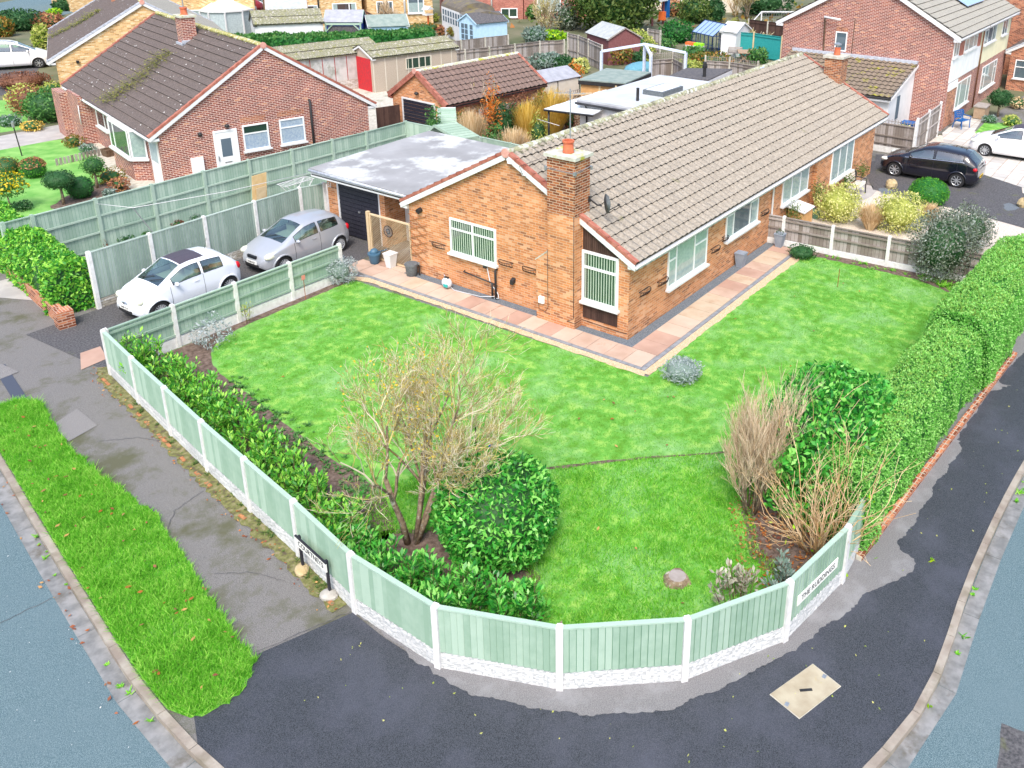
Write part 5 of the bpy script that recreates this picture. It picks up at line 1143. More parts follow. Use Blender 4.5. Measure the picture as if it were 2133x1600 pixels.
# ------------------------------------------------------------------ yellow brick houses and red house at the top
def blockhouse(name, label, cat, pl, pr, H, dp, wallm, roof=None, win=(), group=None, roofz=None):
    a, b = G(*pl), G(*pr); t = thing(name, label, cat, (a[0], a[1], 0), ang(a, b), group); L = np.linalg.norm((b-a)[:2])
    c_, s_ = math.cos(t.rotation_euler[2]), math.sin(t.rotation_euler[2]); sg = 1 if np.array([-s_, c_])@np.array([.55, .83]) > 0 else -1
    y1 = dp*sg; m = MB(); m.box(0, L, min(0, y1), max(0, y1), -.1, H); m.build('wall', wallm, t)
    m = MB(); m.prism([(0, -.3*sg, H), (0, y1/2, H+2.2), (0, y1+.3*sg, H)], (L, 0, 0)); m.build('roof', 'tile_brown', t)
    F = Face((0, 0, 0), (1, 0, 0), (0, -sg, 0))
    for wd in win:
        px0, py0, px1, py1, cols, back, bld = wd
        n_ = np.array([s_, -c_, 0])*sg
        p, q = onp(px0, py0, t.location, n_)-np.array(t.location), onp(px1, py1, t.location, n_)-np.array(t.location); e = np.array([c_, s_, 0])
        window(t, F, p@e, q@e, q[2], p[2], cols=cols, back=back, blinds=bld, fr=.09)
    return t, F, L
yh, F1, L1 = blockhouse('house', 'yellow brick house behind the white conservatory, with white panelled door', 'house', (350, 78), (537, 72), 5.2, 7, 'brick_buff', win=[(383, 21, 425, 44, (.4,), 'interior_blue', ('full', 'curtain')), (461, 21, 493, 44, (), 'interior_blue', ('half', 'curtain'))])
yh2, F2_, L2 = blockhouse('house', 'yellow brick house with dark curtained picture window behind the blue garden bar', 'house', (578, 66), (757, 57), 5.2, 7, 'brick_buff', win=[(620, 12, 664, 34, (.3,), 'curtain_dark', ('sides', 'curtain')), (691, 7, 744, 36, (.7,), 'curtain_dark', ('sides', 'curtain'))])
pipe(yh2, 'downpipe', [tuple(F2_.P(L2*.49, 5, .1)), tuple(F2_.P(L2*.49, 0, .1))], .07, 'black')
yh3, F3, L3 = blockhouse('house', 'yellow brick house with white net curtained window at its right end', 'house', (768, 56), (903, 50), 5.2, 7, 'brick_buff', win=[(783, 3, 820, 33, (.4, .75), 'interior_blue', None), (848, -4, 884, 27, (.65,), 'interior_blue', ('half', 'curtain'))])
pipe(yh3, 'downpipe', [tuple(F3.P(L3*.56, 5, .1)), tuple(F3.P(L3*.56, 0, .1))], .09, 'white')
rh, F4, L4 = blockhouse('house', 'red brick house at the top centre behind the long white garden building', 'house', (925, 42), (1090, 40), 5.4, 8, 'brick_far', win=[(1043, 17, 1078, 36, (.5,), 'interior', None)])
pipe(rh, 'downpipe', [tuple(F4.P(L4*.6, 5.3, .1)), tuple(F4.P(L4*.6, .3, .1))], .08, 'white')
rh2, F5, L5 = blockhouse('house', 'red brick house with white patio doors behind the bare shrub at top', 'house', (1092, 40), (1225, 36), 5.4, 8, 'brick_far', win=[(1118, -6, 1168, 22, (.5,), 'interior_blue', ('full', 'curtain'))])
rh3, F6, L6 = blockhouse('house', 'pale rendered house hidden behind trees at the top right of centre', 'house', (1330, 20), (1640, 30), 5.4, 8, 'cream_panel')
hx, F7, L7 = blockhouse('bungalow', 'tiny buff bungalow with white fascia beside the far road', 'bungalow', (152, 26), (215, 22), 2.6, 8, 'brick_buff')
m = MB(); F7.box(m, -.3, L7, 2.45, 2.9, .05, .12); m.build('fascia', 'white', hx)
# ------------------------------------------------------------------ fences
def fence(label, pts, h, m, postm, pw=.11, gb=0., gm=None, name='fence', side=1, rails=(.12, .5, .93), board=.105, posth=.04, cap=True, railm=None, endpost=True, group=None, cat='fence', zig=False, trel=0.):
    """side=+1: plain board face to the right of the walking direction, rails on the left"""
    P = [np.array(p[:2], float) for p in pts]; t = thing(name, label, cat, (*P[0], 0), 0, group); r = random.Random(len(pts))
    for i, p in enumerate(P):
        if i == len(P)-1 and not endpost: break
        q = P[min(i+1, len(P)-1)]-P[max(i-1, 0)]; mb = MB(); T = Matrix.Translation((*(p-P[0]), 0)) @ Matrix.Rotation(math.atan2(q[1], q[0]), 4, 'Z')
        mb.box(-pw/2, pw/2, -pw/2, pw/2, -.05, h+posth-.03, T=T); mb.box(-pw/2+.012, pw/2-.012, -pw/2+.012, pw/2-.012, h+posth-.03, h+posth, T=T); mb.build('post', postm, t)
    for i in range(len(P)-1):
        a, b = P[i], P[i+1]; L = np.linalg.norm(b-a)-pw*.7; u = unit(b-a); o = a+u*pw*.35-P[0]; T = Matrix.Translation((*o, 0)) @ Matrix.Rotation(math.atan2(u[1], u[0]), 4, 'Z')
        z0 = gb+.0; mb = MB(); n = max(2, int(L/board)); bw = L/n; ht = h-trel
        for k in range(n):
            x = k*bw; dz = r.uniform(-.004, .004)
            y = -.012*side
            # wedge board, thick edge proud of the next one
            vs = [(x, y-.020*side), (x+bw-.009, y-.004*side), (x+bw-.009, y+.004*side), (x, y+.004*side)]
            mb.prism([tuple(T @ Vector((vx, vy, z0+.02))) for vx, vy in vs], (0, 0, ht-z0-.045+dz))
        for f_ in rails:
            z = z0+.06+(ht-z0-.16)*f_; mb.box(0, L, min(.006*side, .045*side), max(.006*side, .045*side), z-.03, z+.03, T=T)
        if cap: mb.box(0, L, -.035, .05 if side > 0 else .035, ht-.03, ht, T=T)
        if trel:
            for k in range(int(L/.15)+1): mb.box(k*.15, k*.15+.025, -.01, .01, ht, h, T=T)
            for z in np.arange(ht+.02, h+.01, .13): mb.box(0, L, -.012, .008, z-.012, z+.012, T=T)
        mb.box(0, L, min(-.012*side, -.010*side), max(-.012*side, -.010*side), z0+.02, ht-.045, 1, T=T)
        mb.build('panel', [m, 'sage_deep' if m.startswith('sage') else ('wood_dark' if m != 'teal_metal' else m)], t)
        if gb:
            g = MB(); nx = max(4, int(L/.055)); nz_ = 7; rr = random.Random(i)
            if gm and gm.startswith('rock'):
                for s2 in (-1, 1):
                    o_ = len(g.v)
                    for jz in range(nz_+1):
                        for jx in range(nx+1):
                            yy = (.022+(rr.uniform(0, .010) if 0 < jz < nz_ and jx % 6 else 0))*s2; g.v.append(tuple(T @ Vector((L*jx/nx, yy, -.03+(gb+.03)*jz/nz_))))
                    for jz in range(nz_):
                        for jx in range(nx): g.f.append((o_+jz*(nx+1)+jx, o_+jz*(nx+1)+jx+1, o_+(jz+1)*(nx+1)+jx+1, o_+(jz+1)*(nx+1)+jx)); g.m.append(0)
                g.box(0, L, -.021, .021, -.03, gb, T=T)
            else: g.box(0, L, -.025, .025, -.03, gb, T=T)
            g.build('gravel_board', gm or 'concrete_post', t)
    return t
corner = [(-9.12, 9.62), (-9.47, 7.75), (-9.80, 5.88), (-10.13, 4.02), (-10.43, 2.17), (-10.72, .33), (-11.07, -1.58), (-11.12, -3.55), (-10.37, -5.38), (-9.13, -6.88), (-7.49, -7.86), (-5.63, -8.17), (-3.92, -8.12)]
mat('post_white', (.62, .61, .61), .9, (.70, .70, .70), sc=9, bump=.3, bs=80)
cf = fence('pale green panel fence with white concrete posts curving round the street corner', corner, 1.21, 'sage_light', 'post_white', gb=.31, gm='rockface', side=1, rails=(.1, .5, .95))
for o in cf.children: pass
drf = fence('low green fence with two rails between the drive and the lawn', [(-9.05, 9.66), (-7.30, 9.62), (-5.48, 9.58), (-3.66, 9.56), (-1.80, 9.55)], 1.2, 'sage', 'concrete_post', gb=.28, gm='concrete_post', side=-1, rails=(.02, .52, .97))
f2 = fence('plain faced green fence with concrete posts along the car drive', [(-7.28, 13.62), (-5.46, 13.64), (-3.62, 13.70), (-1.74, 13.74), (.10, 13.76), (.95, 13.5)], 1.75, 'sage_grey', 'concrete_post', gb=.28, gm='rockface_mossy', side=1, rails=(.1, .5, .9), board=.09)
tf = fence('tall green fence with rails on three levels in front of the dark roofed bungalow', [(-7.6, 17.95), (-6.75, 17.95), (-4.75, 17.98), (-2.8, 17.98), (-.8, 18.0), (1.1, 18.0), (3.0, 17.9), (5.0, 17.85), (6.75, 17.75), (9.1, 17.75)], 1.8, 'sage', 'sage', pw=.12, side=-1, rails=(.02, .36, .70), posth=.03)
bf = fence('green fence closing the back of the garage yard', [(9.1, 17.75), (9.15, 15.6), (9.1, 13.7), (9.05, 11.6), (9.0, 9.6), (9.0, 8.4)], 1.8, 'sage', 'sage', pw=.09, side=1, rails=(.1, .5, .9))
rf = fence('weathered grey fence with concrete posts between the lawn and the gravel garden', [(9.45, -.05), (9.5, -.98)] and [(9.25, .1), (9.32, -.55), (9.42, -2.3), (9.55, -4.2), (9.7, -6.05), (9.8, -7.2)], 1.05, 'wood_grey', 'concrete_post', gb=.2, gm='concrete_post', side=-1, rails=(.52, .97), board=.12)
fence('grey panel fence with trellis top beside the white lean-to', [G(1816, 312), G(1900, 326)], 1.65, 'wood_grey', 'concrete_post', gb=.28, gm='concrete_post', side=-1, trel=.25, rails=(.1, .5), board=.12, posth=.1)
A, B = G(1900, 326), G(1950, 285)
fence('short grey fence of two panels with white posts by the black car', [A[:2]+np.array([.15, 0]), (A[:2]+B[:2])/2, B[:2]], 1.75, 'wood_grey', 'post_white', gb=0, side=-1, rails=(.1, .5, .9), board=.12, posth=.12)
def pf(label, px, h, m='wood_grey', post='concrete_old', **k):
    return fence(label, [G(*p, h) for p in px], h, m, post, board=.14, **k)
pf('long grey board fence with pale concrete posts behind the pantiled garage', [(938, 106), (968, 103), (1019, 98), (1072, 92), (1124, 86), (1175, 83)], 1.75, gb=0, side=-1, rails=(.45, .93))
pf('grey board fence in front of the sky blue summerhouse', [(925, 88), (960, 84), (1010, 78), (1058, 73)], 1.7, gb=0, side=1, rails=(.1, .9))
pf('grey fence running down towards the pale pergola', [(1183, 69), (1205, 74), (1226, 82), (1254, 94)], 1.8, gb=0, side=-1, rails=(.3, .93))
pf('grey trellis topped fence right of the pale pergola', [(1358, 110), (1402, 107), (1425, 118)], 1.8, gb=0, side=-1, trel=.5, rails=(.1, .9))
pf('low trellis topped fence in front of the wooden picnic table', [(1470, 116), (1521, 119), (1580, 128)], 1.4, gb=0, side=-1, trel=.35, rails=(.1, .9))
pf('teal metal fence beside the greenhouse', [(1516, 65), (1571, 69), (1630, 77)], 1.85, 'teal_metal', 'wood_pale', gb=0, side=-1, rails=(.05, .95), posth=.1)
fence('weathered fence with trellis top between the rear garden and the brick garage', [(13.0, 16.75), (14.8, 16.6), (16.7, 16.4), (18.6, 16.1), (20.6, 15.8)], 1.75, 'wood_grey', 'wood_grey', gb=0, side=-1, trel=.3, rails=(.1, .9), board=.14)
pf('pale grey fence right of the maroon shed', [(1350, 60), (1376, 64)], 1.8, gb=0, side=-1)
pf('dark brown boundary fence behind the goal net', [(1560, 40), (1600, 45), (1650, 50)], 2.0, 'wood_dark', 'concrete_old', gb=0, side=-1)
pf('brown slatted fence between the yellow brick houses', [(756, 20), (790, 37)], 2.0, 'wood_brown', 'wood_brown', gb=0, side=-1)
# brown side gate by the dark bungalow
ga = thing('gate', 'dark brown boarded gate between the dark bungalow and brick garage', 'gate', (0, 0, 0)); A, B = G(783, 225, 1.8), G(832, 218, 1.8); ga.location = (A[0], A[1], 0); ga.rotation_euler = (0, 0, ang(A, B)); Lq = np.linalg.norm((B-A)[:2]); m = MB()
for i in range(14): m.box(Lq*i/14, Lq*(i+.93)/14, -.02, .02, .02, 1.8)
m.build('boards', 'wood_dark', ga)
# ------------------------------------------------------------------ cars
def car(name, label, loc, rz, paint, top, belt, half, wb, glass_x, wr=.30, scale=1., roofm=None, roofx=None, plates=None, rim='alloy', lamps='round', doors=(), group=None, roofw=.74, tail=True, spokes=8, seat='seat_cloth', lowz=.20, grille=True, strip=None, rails=False):
    """x forward, origin under the middle. top: [(x, z)], belt: [(x, z)], half: [(x, halfwidth)], wb: (rear axle x, front axle x)
    glass_x: dict(ws=(x0,x1) windscreen, rw=(x0,x1) rear window, side=[(x0,x1),...])"""
    t = thing(name, label, 'car', loc, rz, group); t.scale = (scale,)*3
    top = sorted(top); belt = sorted(belt); half = sorted(half)
    ip = lambda tab, x: float(np.interp(x, [p[0] for p in tab], [p[1] for p in tab]))
    def sm(tab, x, w_=.09): return (ip(tab, x-w_)+2*ip(tab, x)+ip(tab, x+w_))/4
    xa, xb = top[0][0], top[-1][0]
    keys = [v for k in ('ws', 'rw') for v in glass_x[k]]+[v for s_ in glass_x['side'] for v in s_]+([*roofx] if roofx else [])
    xs = list(xa+(xb-xa)*(1-np.cos(np.linspace(0, math.pi, 75)))/2)
    xs = sorted([x for x in xs if all(abs(x-k) > .012 for k in keys)]+list(set(keys)))
    n = len(xs); seg = [3, 3, 8, 4, 6, 2]; rows = sum(seg)
    Hm = max(z for _, z in top)
    def sect(x):
        zt = sm(top, x, .05); zb = min(sm(belt, x), zt-.035); h = sm(half, x, .05)
        cab = min(1., max(0., (zt-zb)/.42)); wr_ = h*(.90*(1-cab)+roofw*cab); wbt = h*(.955 if cab > .2 else .94)
        e = min(1., (xb-x)/.18, (x-xa)/.18); zl = lowz+(.14*(1-e) if e < 1 else 0)
        zm = min(.62, zb-.08)
        A = (0, zt); B = (wr_*.55, zt-.012-.01*cab); C = (wr_*.97, zt-.03-.055*cab); D = (wbt, zb); E = (h, zm); F = (h*.965, max(zl+.05, .30)); Gg = (h*.88, zl)
        P = [A, B, C, D, E, F, Gg]; out = []
        for i, k in enumerate(seg):
            a, b = P[i], P[i+1]
            for j in range(k):
                q = j/k; bow = 0
                if i == 2: bow = .035*cab*math.sin(math.pi*q)
                if i == 0: bow = 0
                if i == 4: bow = .008*math.sin(math.pi*q)
                out.append((a[0]+(b[0]-a[0])*q+bow, a[1]+(b[1]-a[1])*q+(.012*cab*math.sin(math.pi*q) if i == 1 else 0)))
        out.append(P[-1]); return out
    SC = [sect(x) for x in xs]; m = rows+1
    V = []
    for x, sc in zip(xs, SC):
        V += [(x, y, z) for y, z in sc]+[(x, -y, z) for y, z in sc]
    body = MB(); body.v = list(V); parts = {}
    rad = .31; ra = rad+.05
    def cls(i, j):
        xm = (xs[i]+xs[i+1])/2
        if j < 6:
            if glass_x['ws'][0] <= xm <= glass_x['ws'][1] and j < 5: return 'windscreen'
            if glass_x['rw'][0] <= xm <= glass_x['rw'][1] and j < 5: return 'rear_window'
            if roofx and roofx[0] <= xm <= roofx[1] and j < 5: return 'roof_panel'
        if 6 <= j < 14:
            zt, zb = ip(top, xm), ip(belt, xm)
            for k, (a, b) in enumerate(glass_x['side']):
                if a <= xm <= b and 7 <= j <= 12: return 'side_window%d' % k
                if a-.04 <= xm <= b+.04 and 7 <= j <= 12 and paint == 'never': return 'trim'
        if j >= 14:
            zc = sum(SC[i][q][1]+SC[i+1][q][1] for q in (j, j+1))/4
            for ax in wb:
                if (xm-ax)**2+(zc-rad)**2 < ra*ra: return None
        return 'body'
    for s_ in (0, 1):
        for i in range(n-1):
            for j in range(rows):
                c = cls(i, j)
                if c is None: continue
                o = s_*m; a, b, c2, d = i*2*m+o+j, (i+1)*2*m+o+j, (i+1)*2*m+o+j+1, i*2*m+o+j+1
                f = (a, b, c2, d) if s_ == 1 else (a, d, c2, b)
                k = c+('L' if s_ == 0 else 'R') if c.startswith('side') else c
                parts.setdefault(k, []).append(f)
    ends = []
    for i in (0, n-1):
        for j in range(rows):
            a, b, c2, d = i*2*m+j, i*2*m+j+1, i*2*m+m+j+1, i*2*m+m+j; parts['body'].append((a, b, c2, d) if i else (a, d, c2, b))
    def mk(nm, fs, mt):
        used = sorted({v for f in fs for v in f}); mp = {v: k for k, v in enumerate(used)}
        mb = MB(); mb.v = [V[v] for v in used]; mb.f = [tuple(mp[v] for v in f) for f in fs]; mb.m = [0]*len(fs)
        me_o = mb.build(nm, mt, t, smooth=True, uv=False, sharp=50); return me_o
    for k, fs in parts.items():
        if k == 'body': mk('body', fs, paint)
        elif k == 'roof_panel': mk('roof_panel', fs, roofm)
        elif k.startswith('side'): mk('side_window', fs, 'car_glass')
        else: mk(k, fs, 'car_glass')
    # trims: window outlines in black
    tr = MB()
    for sgn in (1, -1):
        for a, b in glass_x['side']:
            for x in (a, b):
                sc = sect(x); pts = [(x, sgn*(sc[j][0]+.004), sc[j][1]) for j in range(7, 14)]; tr.tube(pts, .012, 4)
            xx = [x for x in xs if a <= x <= b]
            for j in (7, 13): tr.tube([(x, sgn*(sect(x)[j][0]+.004), sect(x)[j][1]) for x in xx], .010, 4)
    tr.build('window_trim', 'black', t)
    if strip:
        st = MB()
        for sgn in (1, -1):
            a, b = glass_x['side'][-1][0] if glass_x['side'][-1][0] < glass_x['side'][0][0] else glass_x['side'][0][0], max(s_[1] for s_ in glass_x['side']); a = min(s_[0] for s_ in glass_x['side'])
            st.tube([(x, sgn*(sect(x)[13][0]+.012), sect(x)[13][1]-.02) for x in xs if a-.1 <= x <= b+.25], .014, 4)
        st.build('waist_trim', strip, t)
    # under body, cabin
    u = MB(); hw = max(h for _, h in half)
    u.box(xa+.15, xb-.15, -hw*.70, hw*.70, .14, .60); u.build('underbody', 'rubber', t)
    cb = MB(); cx0, cx1 = glass_x['rw'][0]+.15, glass_x['ws'][1]-.25; zb_ = ip(belt, (cx0+cx1)/2)
    cb.box(cx0, cx1, -hw*.86, hw*.86, .62, zb_-.10)
    for sx in (cx1-.95, cx1-1.75):
        if sx > cx0:
            for sy in (-1, 1): cb.box(sx-.1, sx+.1, sy*.38-.22, sy*.38+.22, zb_-.12, zb_+.16); cb.box(sx-.06, sx+.04, sy*.38-.1, sy*.38+.1, zb_+.17, zb_+.32)
    cb.build('seats', seat, t)
    dsh = MB(); dsh.box(cx1-.3, cx1+.16, -hw*.8, hw*.8, zb_-.15, zb_-.04); dsh.build('dashboard', 'dark_seat', t)
    # arches
    for ax in wb:
        for sgn in (1, -1):
            pts = []
            for q in np.linspace(-.12, math.pi+.12, 19):
                x = ax+ra*math.cos(q); z = rad+ra*math.sin(q); sc = sect(min(max(x, xa+.02), xb-.02))
                zz = [p[1] for p in sc[14:]][::-1]; yy = [p[0] for p in sc[14:]][::-1]; pts.append((x, sgn*(float(np.interp(z, zz, yy))+.004), z))
            ar = MB().tube(pts, .034, 6); ar.build('wheel_arch', paint, t, smooth=True)
            hwx = ip(half, ax)
            w_ = MB(); y1 = sgn*(hwx-.012); y0 = sgn*(hwx-.19)
            N_ = 24; prof = [(rad*.62, y0), (rad*.97, y0), (rad, y0+sgn*.03), (rad, y1-sgn*.03), (rad*.95, y1), (rad*.66, y1+sgn*.004)]
            o = len(w_.v)
            for r_, y in prof:
                for k in range(N_): a = 2*math.pi*k/N_; w_.v.append((ax+r_*math.cos(a), y, rad+r_*math.sin(a)))
            for i in range(len(prof)-1):
                for k in range(N_): f = (o+i*N_+k, o+i*N_+(k+1) % N_, o+(i+1)*N_+(k+1) % N_, o+(i+1)*N_+k); w_.f.append(f if sgn < 0 else f[::-1]); w_.m.append(0)
            wo = w_.build('wheel', 'rubber', t, smooth=True, sharp=40)
            rm = MB(); ro = rad*.66
            rm.tube([(ax+ro*math.cos(q), y1-sgn*.01, rad+ro*math.sin(q)) for q in np.linspace(0, 2*math.pi, 25)], .014, 5)
            for k in range(spokes):
                a = 2*math.pi*(k+.3)/spokes; d = np.array([math.cos(a), 0, math.sin(a)]); c0 = np.array([ax, y1-sgn*.02, rad]); rm.bar(tuple(c0+d*.03), tuple(c0+d*ro+np.array([0, sgn*.012, 0])), .034 if spokes < 12 else .022, .03)
            rm.tube([(ax, y1-sgn*.04, rad), (ax, y1+sgn*.0, rad)], .055, 10); rm.build('rim', rim, wo)
            hb_ = MB(); hb_.tube([(ax, y1-sgn*.06, rad), (ax, y1-sgn*.055, rad)], ro, 20); hb_.build('brake_disc', 'dark_plastic', wo)
    # lamps, mirrors, plates
    def surf(x, z):
        sc = sect(x); zz = [p[1] for p in sc][::-1]; yy = [p[0] for p in sc][::-1]; return float(np.interp(z, zz, yy))
    for sgn in (1, -1):
        if lamps == 'round':
            x = xb-.20; z = .70; y = surf(x, z)-.05; h_ = MB(); sphere(h_, (x+.0, sgn*y, z), .12, .10, .11, 10); h_.build('headlight', 'lamp_clear_yellow', t, smooth=True)
            h_ = MB(); sphere(h_, (xb-.07, sgn*(surf(xb-.1, .5)-.12), .52), .045, .05, .045, 8); h_.build('fog_lamp', 'lamp_clear', t, smooth=True)
        else:
            x = xb-.27; z = .69 if lamps == 'wide' else .68; y = surf(x, z)-.07; h_ = MB(); sphere(h_, (x, sgn*y, z), .21, .13, .085 if lamps == 'slim' else .12, 10); h_.build('headlight', 'lamp_clear_yellow' if lamps == 'wide' else 'lamp_clear', t, smooth=True)
        h_ = MB(); x = xa+.14; z = .86; sphere(h_, (x, sgn*(surf(x, .8)-.045), z-.03), .10, .075, .13 if lamps != 'slim' else .085, 10); h_.build('tail_light', 'lamp_red', t, smooth=True)
        x = glass_x['ws'][1]-.42; zc = ip(belt, x)+.05; y = surf(x, zc)+.10
        mi_ = MB(); sphere(mi_, (x, sgn*(y+.03), zc+.02), .065, .095, .065, 8); mi_.bar((x, sgn*(y-.12), zc-.05), (x, sgn*(y+.02), zc-.01), .035); mi_.build('mirror', paint, t, smooth=True)
        for dx in doors:
            dl = MB(); sc = sect(dx); dl.tube([(dx, sgn*(sc[j][0]+.001), sc[j][1]) for j in range(13, 25)], .006, 4); dl.build('door_seam', 'dark_plastic', t)
        if doors:
            dx = doors[-1]+.16 if len(doors) > 1 else doors[0]+.1; hd = MB(); z = ip(belt, dx)-.10; hd.bar((dx-.0, sgn*(surf(dx, z)+.012), z), (dx+.17, sgn*(surf(dx+.1, z)+.012), z), .02, .03); hd.build('door_handle', paint, t)
    g_ = MB(); zbp = .34
    g_.box(xb-.10, xb+.005, -.36, .36, zbp-.03, zbp+.07); g_.build('lower_grille', 'black', t)
    if grille:
        g_ = MB()
        if grille == 'wide':
            for k in range(3): g_.box(xb-.07, xb-.0, -.22, .22, .60+k*.035, .62+k*.035)
        else: g_.box(xb-.05, xb+.012, -.16, .16, .60, .615); g_.box(xb-.05, xb+.02, -.035, .035, .575, .64)
        g_.build('grille', 'dark_plastic' if grille == 'wide' else 'chrome', t)
    if plates:
        f_, r_ = plates
        for s_, txt, mt in ((1, f_, 'plate_white'), (-1, r_, 'plate_yellow')):
            if not txt: continue
            x = (xb+.014) if s_ > 0 else (xa-.014); z = .46 if s_ > 0 else (.46 if name != 'black' else .8)
            p_ = MB().box(min(x, x-s_*.06), max(x, x-s_*.06), -.26, .26, z-.055, z+.055).build('number_plate', mt, t)
            text(txt, .095, 'sign_black', p_, Tm((x+s_*.003, 0, z), (0, s_, 0), (0, 0, 1), (s_, 0, 0)), sx=.95)
    wp = MB()
    for sy in (.05, .5): x0 = glass_x['ws'][1]-.03; x1 = x0-.16; wp.bar((x0, sy-.4, ip(top, x0)+.02), (x1, sy-.05+.1, ip(top, x1)+.025), .018)
    wp.build('wiper', 'black', t)
    an = MB(); ax = glass_x['rw'][1]+.25 if not roofx else roofx[0]-.35; z = ip(top, ax); an.tube([(ax, 0, z-.02), (ax-.12, 0, z+(.32 if roofx else .12))], .007, 4); an.build('aerial', 'black', t)
    if rails:
        rl = MB()
        for sgn in (1, -1): rl.tube([(x, sgn*hw*.66, ip(top, x)+.03) for x in np.linspace(glass_x['rw'][1]+.1, glass_x['ws'][0]-.1, 10)], .018, 5)
        rl.build('roof_rails', 'dark_plastic', t)
    return t
# white city car: length 3.55
car('city_car', 'white round nosed city car with dark roof panel parked nearest the pavement', (-5.60, 12.14, -.003), math.pi, 'car_white',
    top=[(-1.77, .55), (-1.74, .86), (-1.66, 1.00), (-1.50, 1.15), (-1.25, 1.36), (-1.05, 1.45), (-.6, 1.50), (-.1, 1.51), (.22, 1.47), (.95, 1.06), (1.1, .98), (1.35, .90), (1.58, .79), (1.70, .66), (1.76, .50)],
    belt=[(-1.77, .80), (-1.2, .98), (0, .96), (.9, .93), (1.4, .80), (1.76, .5)],
    half=[(-1.77, .50), (-1.70, .66), (-1.5, .75), (-1.1, .80), (.9, .80), (1.3, .77), (1.55, .68), (1.70, .55), (1.76, .42)],
    wb=(-1.18, 1.12), glass_x=dict(ws=(.22, .98), rw=(-1.62, -1.25), side=[(-.30, .62), (-1.05, -.40)]), scale=.95, roofm='car_roof_black', roofx=(-.62, .18), plates=('YP09 YTC', None), doors=(.72, -.36), spokes=16, rim='hubcap', grille='bar')
car('hatchback', 'silver three door hatchback parked close to the black garage door', (-1.42, 12.16, -.003), math.pi, 'car_silver',
    top=[(-1.82, .50), (-1.79, .86), (-1.70, 1.02), (-1.42, 1.36), (-1.25, 1.44), (-.7, 1.50), (-.2, 1.51), (.12, 1.46), (.98, 1.04), (1.15, .99), (1.45, .88), (1.66, .76), (1.78, .62), (1.82, .46)],
    belt=[(-1.82, .80), (-1.3, 1.03), (-.2, .96), (.9, .92), (1.5, .78), (1.82, .5)],
    half=[(-1.82, .56), (-1.74, .72), (-1.5, .79), (-1.0, .83), (.9, .83), (1.35, .79), (1.62, .70), (1.77, .56), (1.82, .42)],
    wb=(-1.22, 1.14), glass_x=dict(ws=(.14, 1.00), rw=(-1.66, -1.42), side=[(-.34, .60), (-1.22, -.46)]), scale=.95, plates=('YG05 KJY', None), doors=(.66, -.40), lamps='wide', spokes=16, rim='hubcap', grille='wide')
bk = car('hatchback', 'black five door hatchback with chrome waist trim on the neighbours drive', (20.92, -2.58, .0), R(89), 'car_black',
    top=[(-2.0, .50), (-1.97, .95), (-1.86, 1.08), (-1.52, 1.38), (-1.3, 1.44), (-.6, 1.49), (-.1, 1.49), (.25, 1.43), (1.05, 1.02), (1.25, .97), (1.65, .85), (1.88, .72), (1.98, .55), (2.01, .42)],
    belt=[(-2.0, .90), (-1.4, 1.06), (-.2, .97), (1.0, .92), (1.6, .78), (2.01, .5)],
    half=[(-2.0, .60), (-1.92, .75), (-1.6, .83), (-1.0, .87), (1.0, .87), (1.5, .82), (1.8, .72), (1.95, .58), (2.01, .45)],
    wb=(-1.25, 1.28), glass_x=dict(ws=(.27, 1.08), rw=(-1.82, -1.50), side=[(-.22, .72), (-1.38, -.30)]), scale=1.06, plates=(None, 'KP18 XYD'), doors=(.80, -.26, -1.2), lamps='slim', spokes=8, strip='chrome', seat='dark_seat')
car('hatchback', 'white hatchback with dark mirrors half out of frame beyond the black one', (26.95, -5.05, .0), R(91), 'car_white2',
    top=[(-2.1, .50), (-2.05, .95), (-1.9, 1.12), (-1.5, 1.46), (-1.2, 1.52), (-.5, 1.56), (0, 1.55), (.3, 1.47), (1.15, 1.04), (1.35, .99), (1.75, .88), (1.98, .72), (2.1, .5)],
    belt=[(-2.1, .9), (-1.4, 1.04), (-.2, .98), (1.1, .95), (1.7, .82), (2.1, .5)],
    half=[(-2.1, .62), (-1.95, .78), (-1.5, .87), (1.0, .88), (1.6, .83), (1.9, .72), (2.1, .5)],
    wb=(-1.3, 1.30), glass_x=dict(ws=(.32, 1.20), rw=(-1.85, -1.5), side=[(-.20, .85), (-1.35, -.30)]), scale=1.02, doors=(.9, -.25), lamps='slim', spokes=10, seat='dark_seat', roofm='car_roof_black', roofx=(-1.2, .3))
a_ = G(75, 132, .32); b_ = G(-60, 141, .32)
dx = unit((a_-b_)[:2]); nrm = np.array([-dx[1], dx[0]]); c0 = a_[:2]-dx*1.35+nrm*.85
car('people_carrier', 'tall white people carrier on the drive of the buff bungalow', (c0[0], c0[1], 0), math.atan2(dx[1], dx[0]), 'car_white2',
    top=[(-2.1, .50), (-2.08, 1.05), (-1.95, 1.35), (-1.7, 1.58), (-1.2, 1.64), (-.4, 1.66), (.1, 1.62), (.5, 1.5), (1.3, 1.08), (1.5, 1.02), (1.85, .88), (2.05, .70), (2.12, .5)],
    belt=[(-2.1, .95), (-1.4, 1.05), (-.2, 1.0), (1.2, .98), (1.7, .85), (2.12, .5)],
    half=[(-2.1, .65), (-1.95, .80), (-1.5, .87), (1.2, .88), (1.7, .83), (1.95, .72), (2.12, .5)],
    wb=(-1.3, 1.35), glass_x=dict(ws=(.5, 1.32), rw=(-2.03, -1.75), side=[(.15, 1.0), (-.75, .05), (-1.6, -.85)]), scale=1.12, doors=(.95, .10), lamps='slim', spokes=7, rails=True, seat='dark_seat')
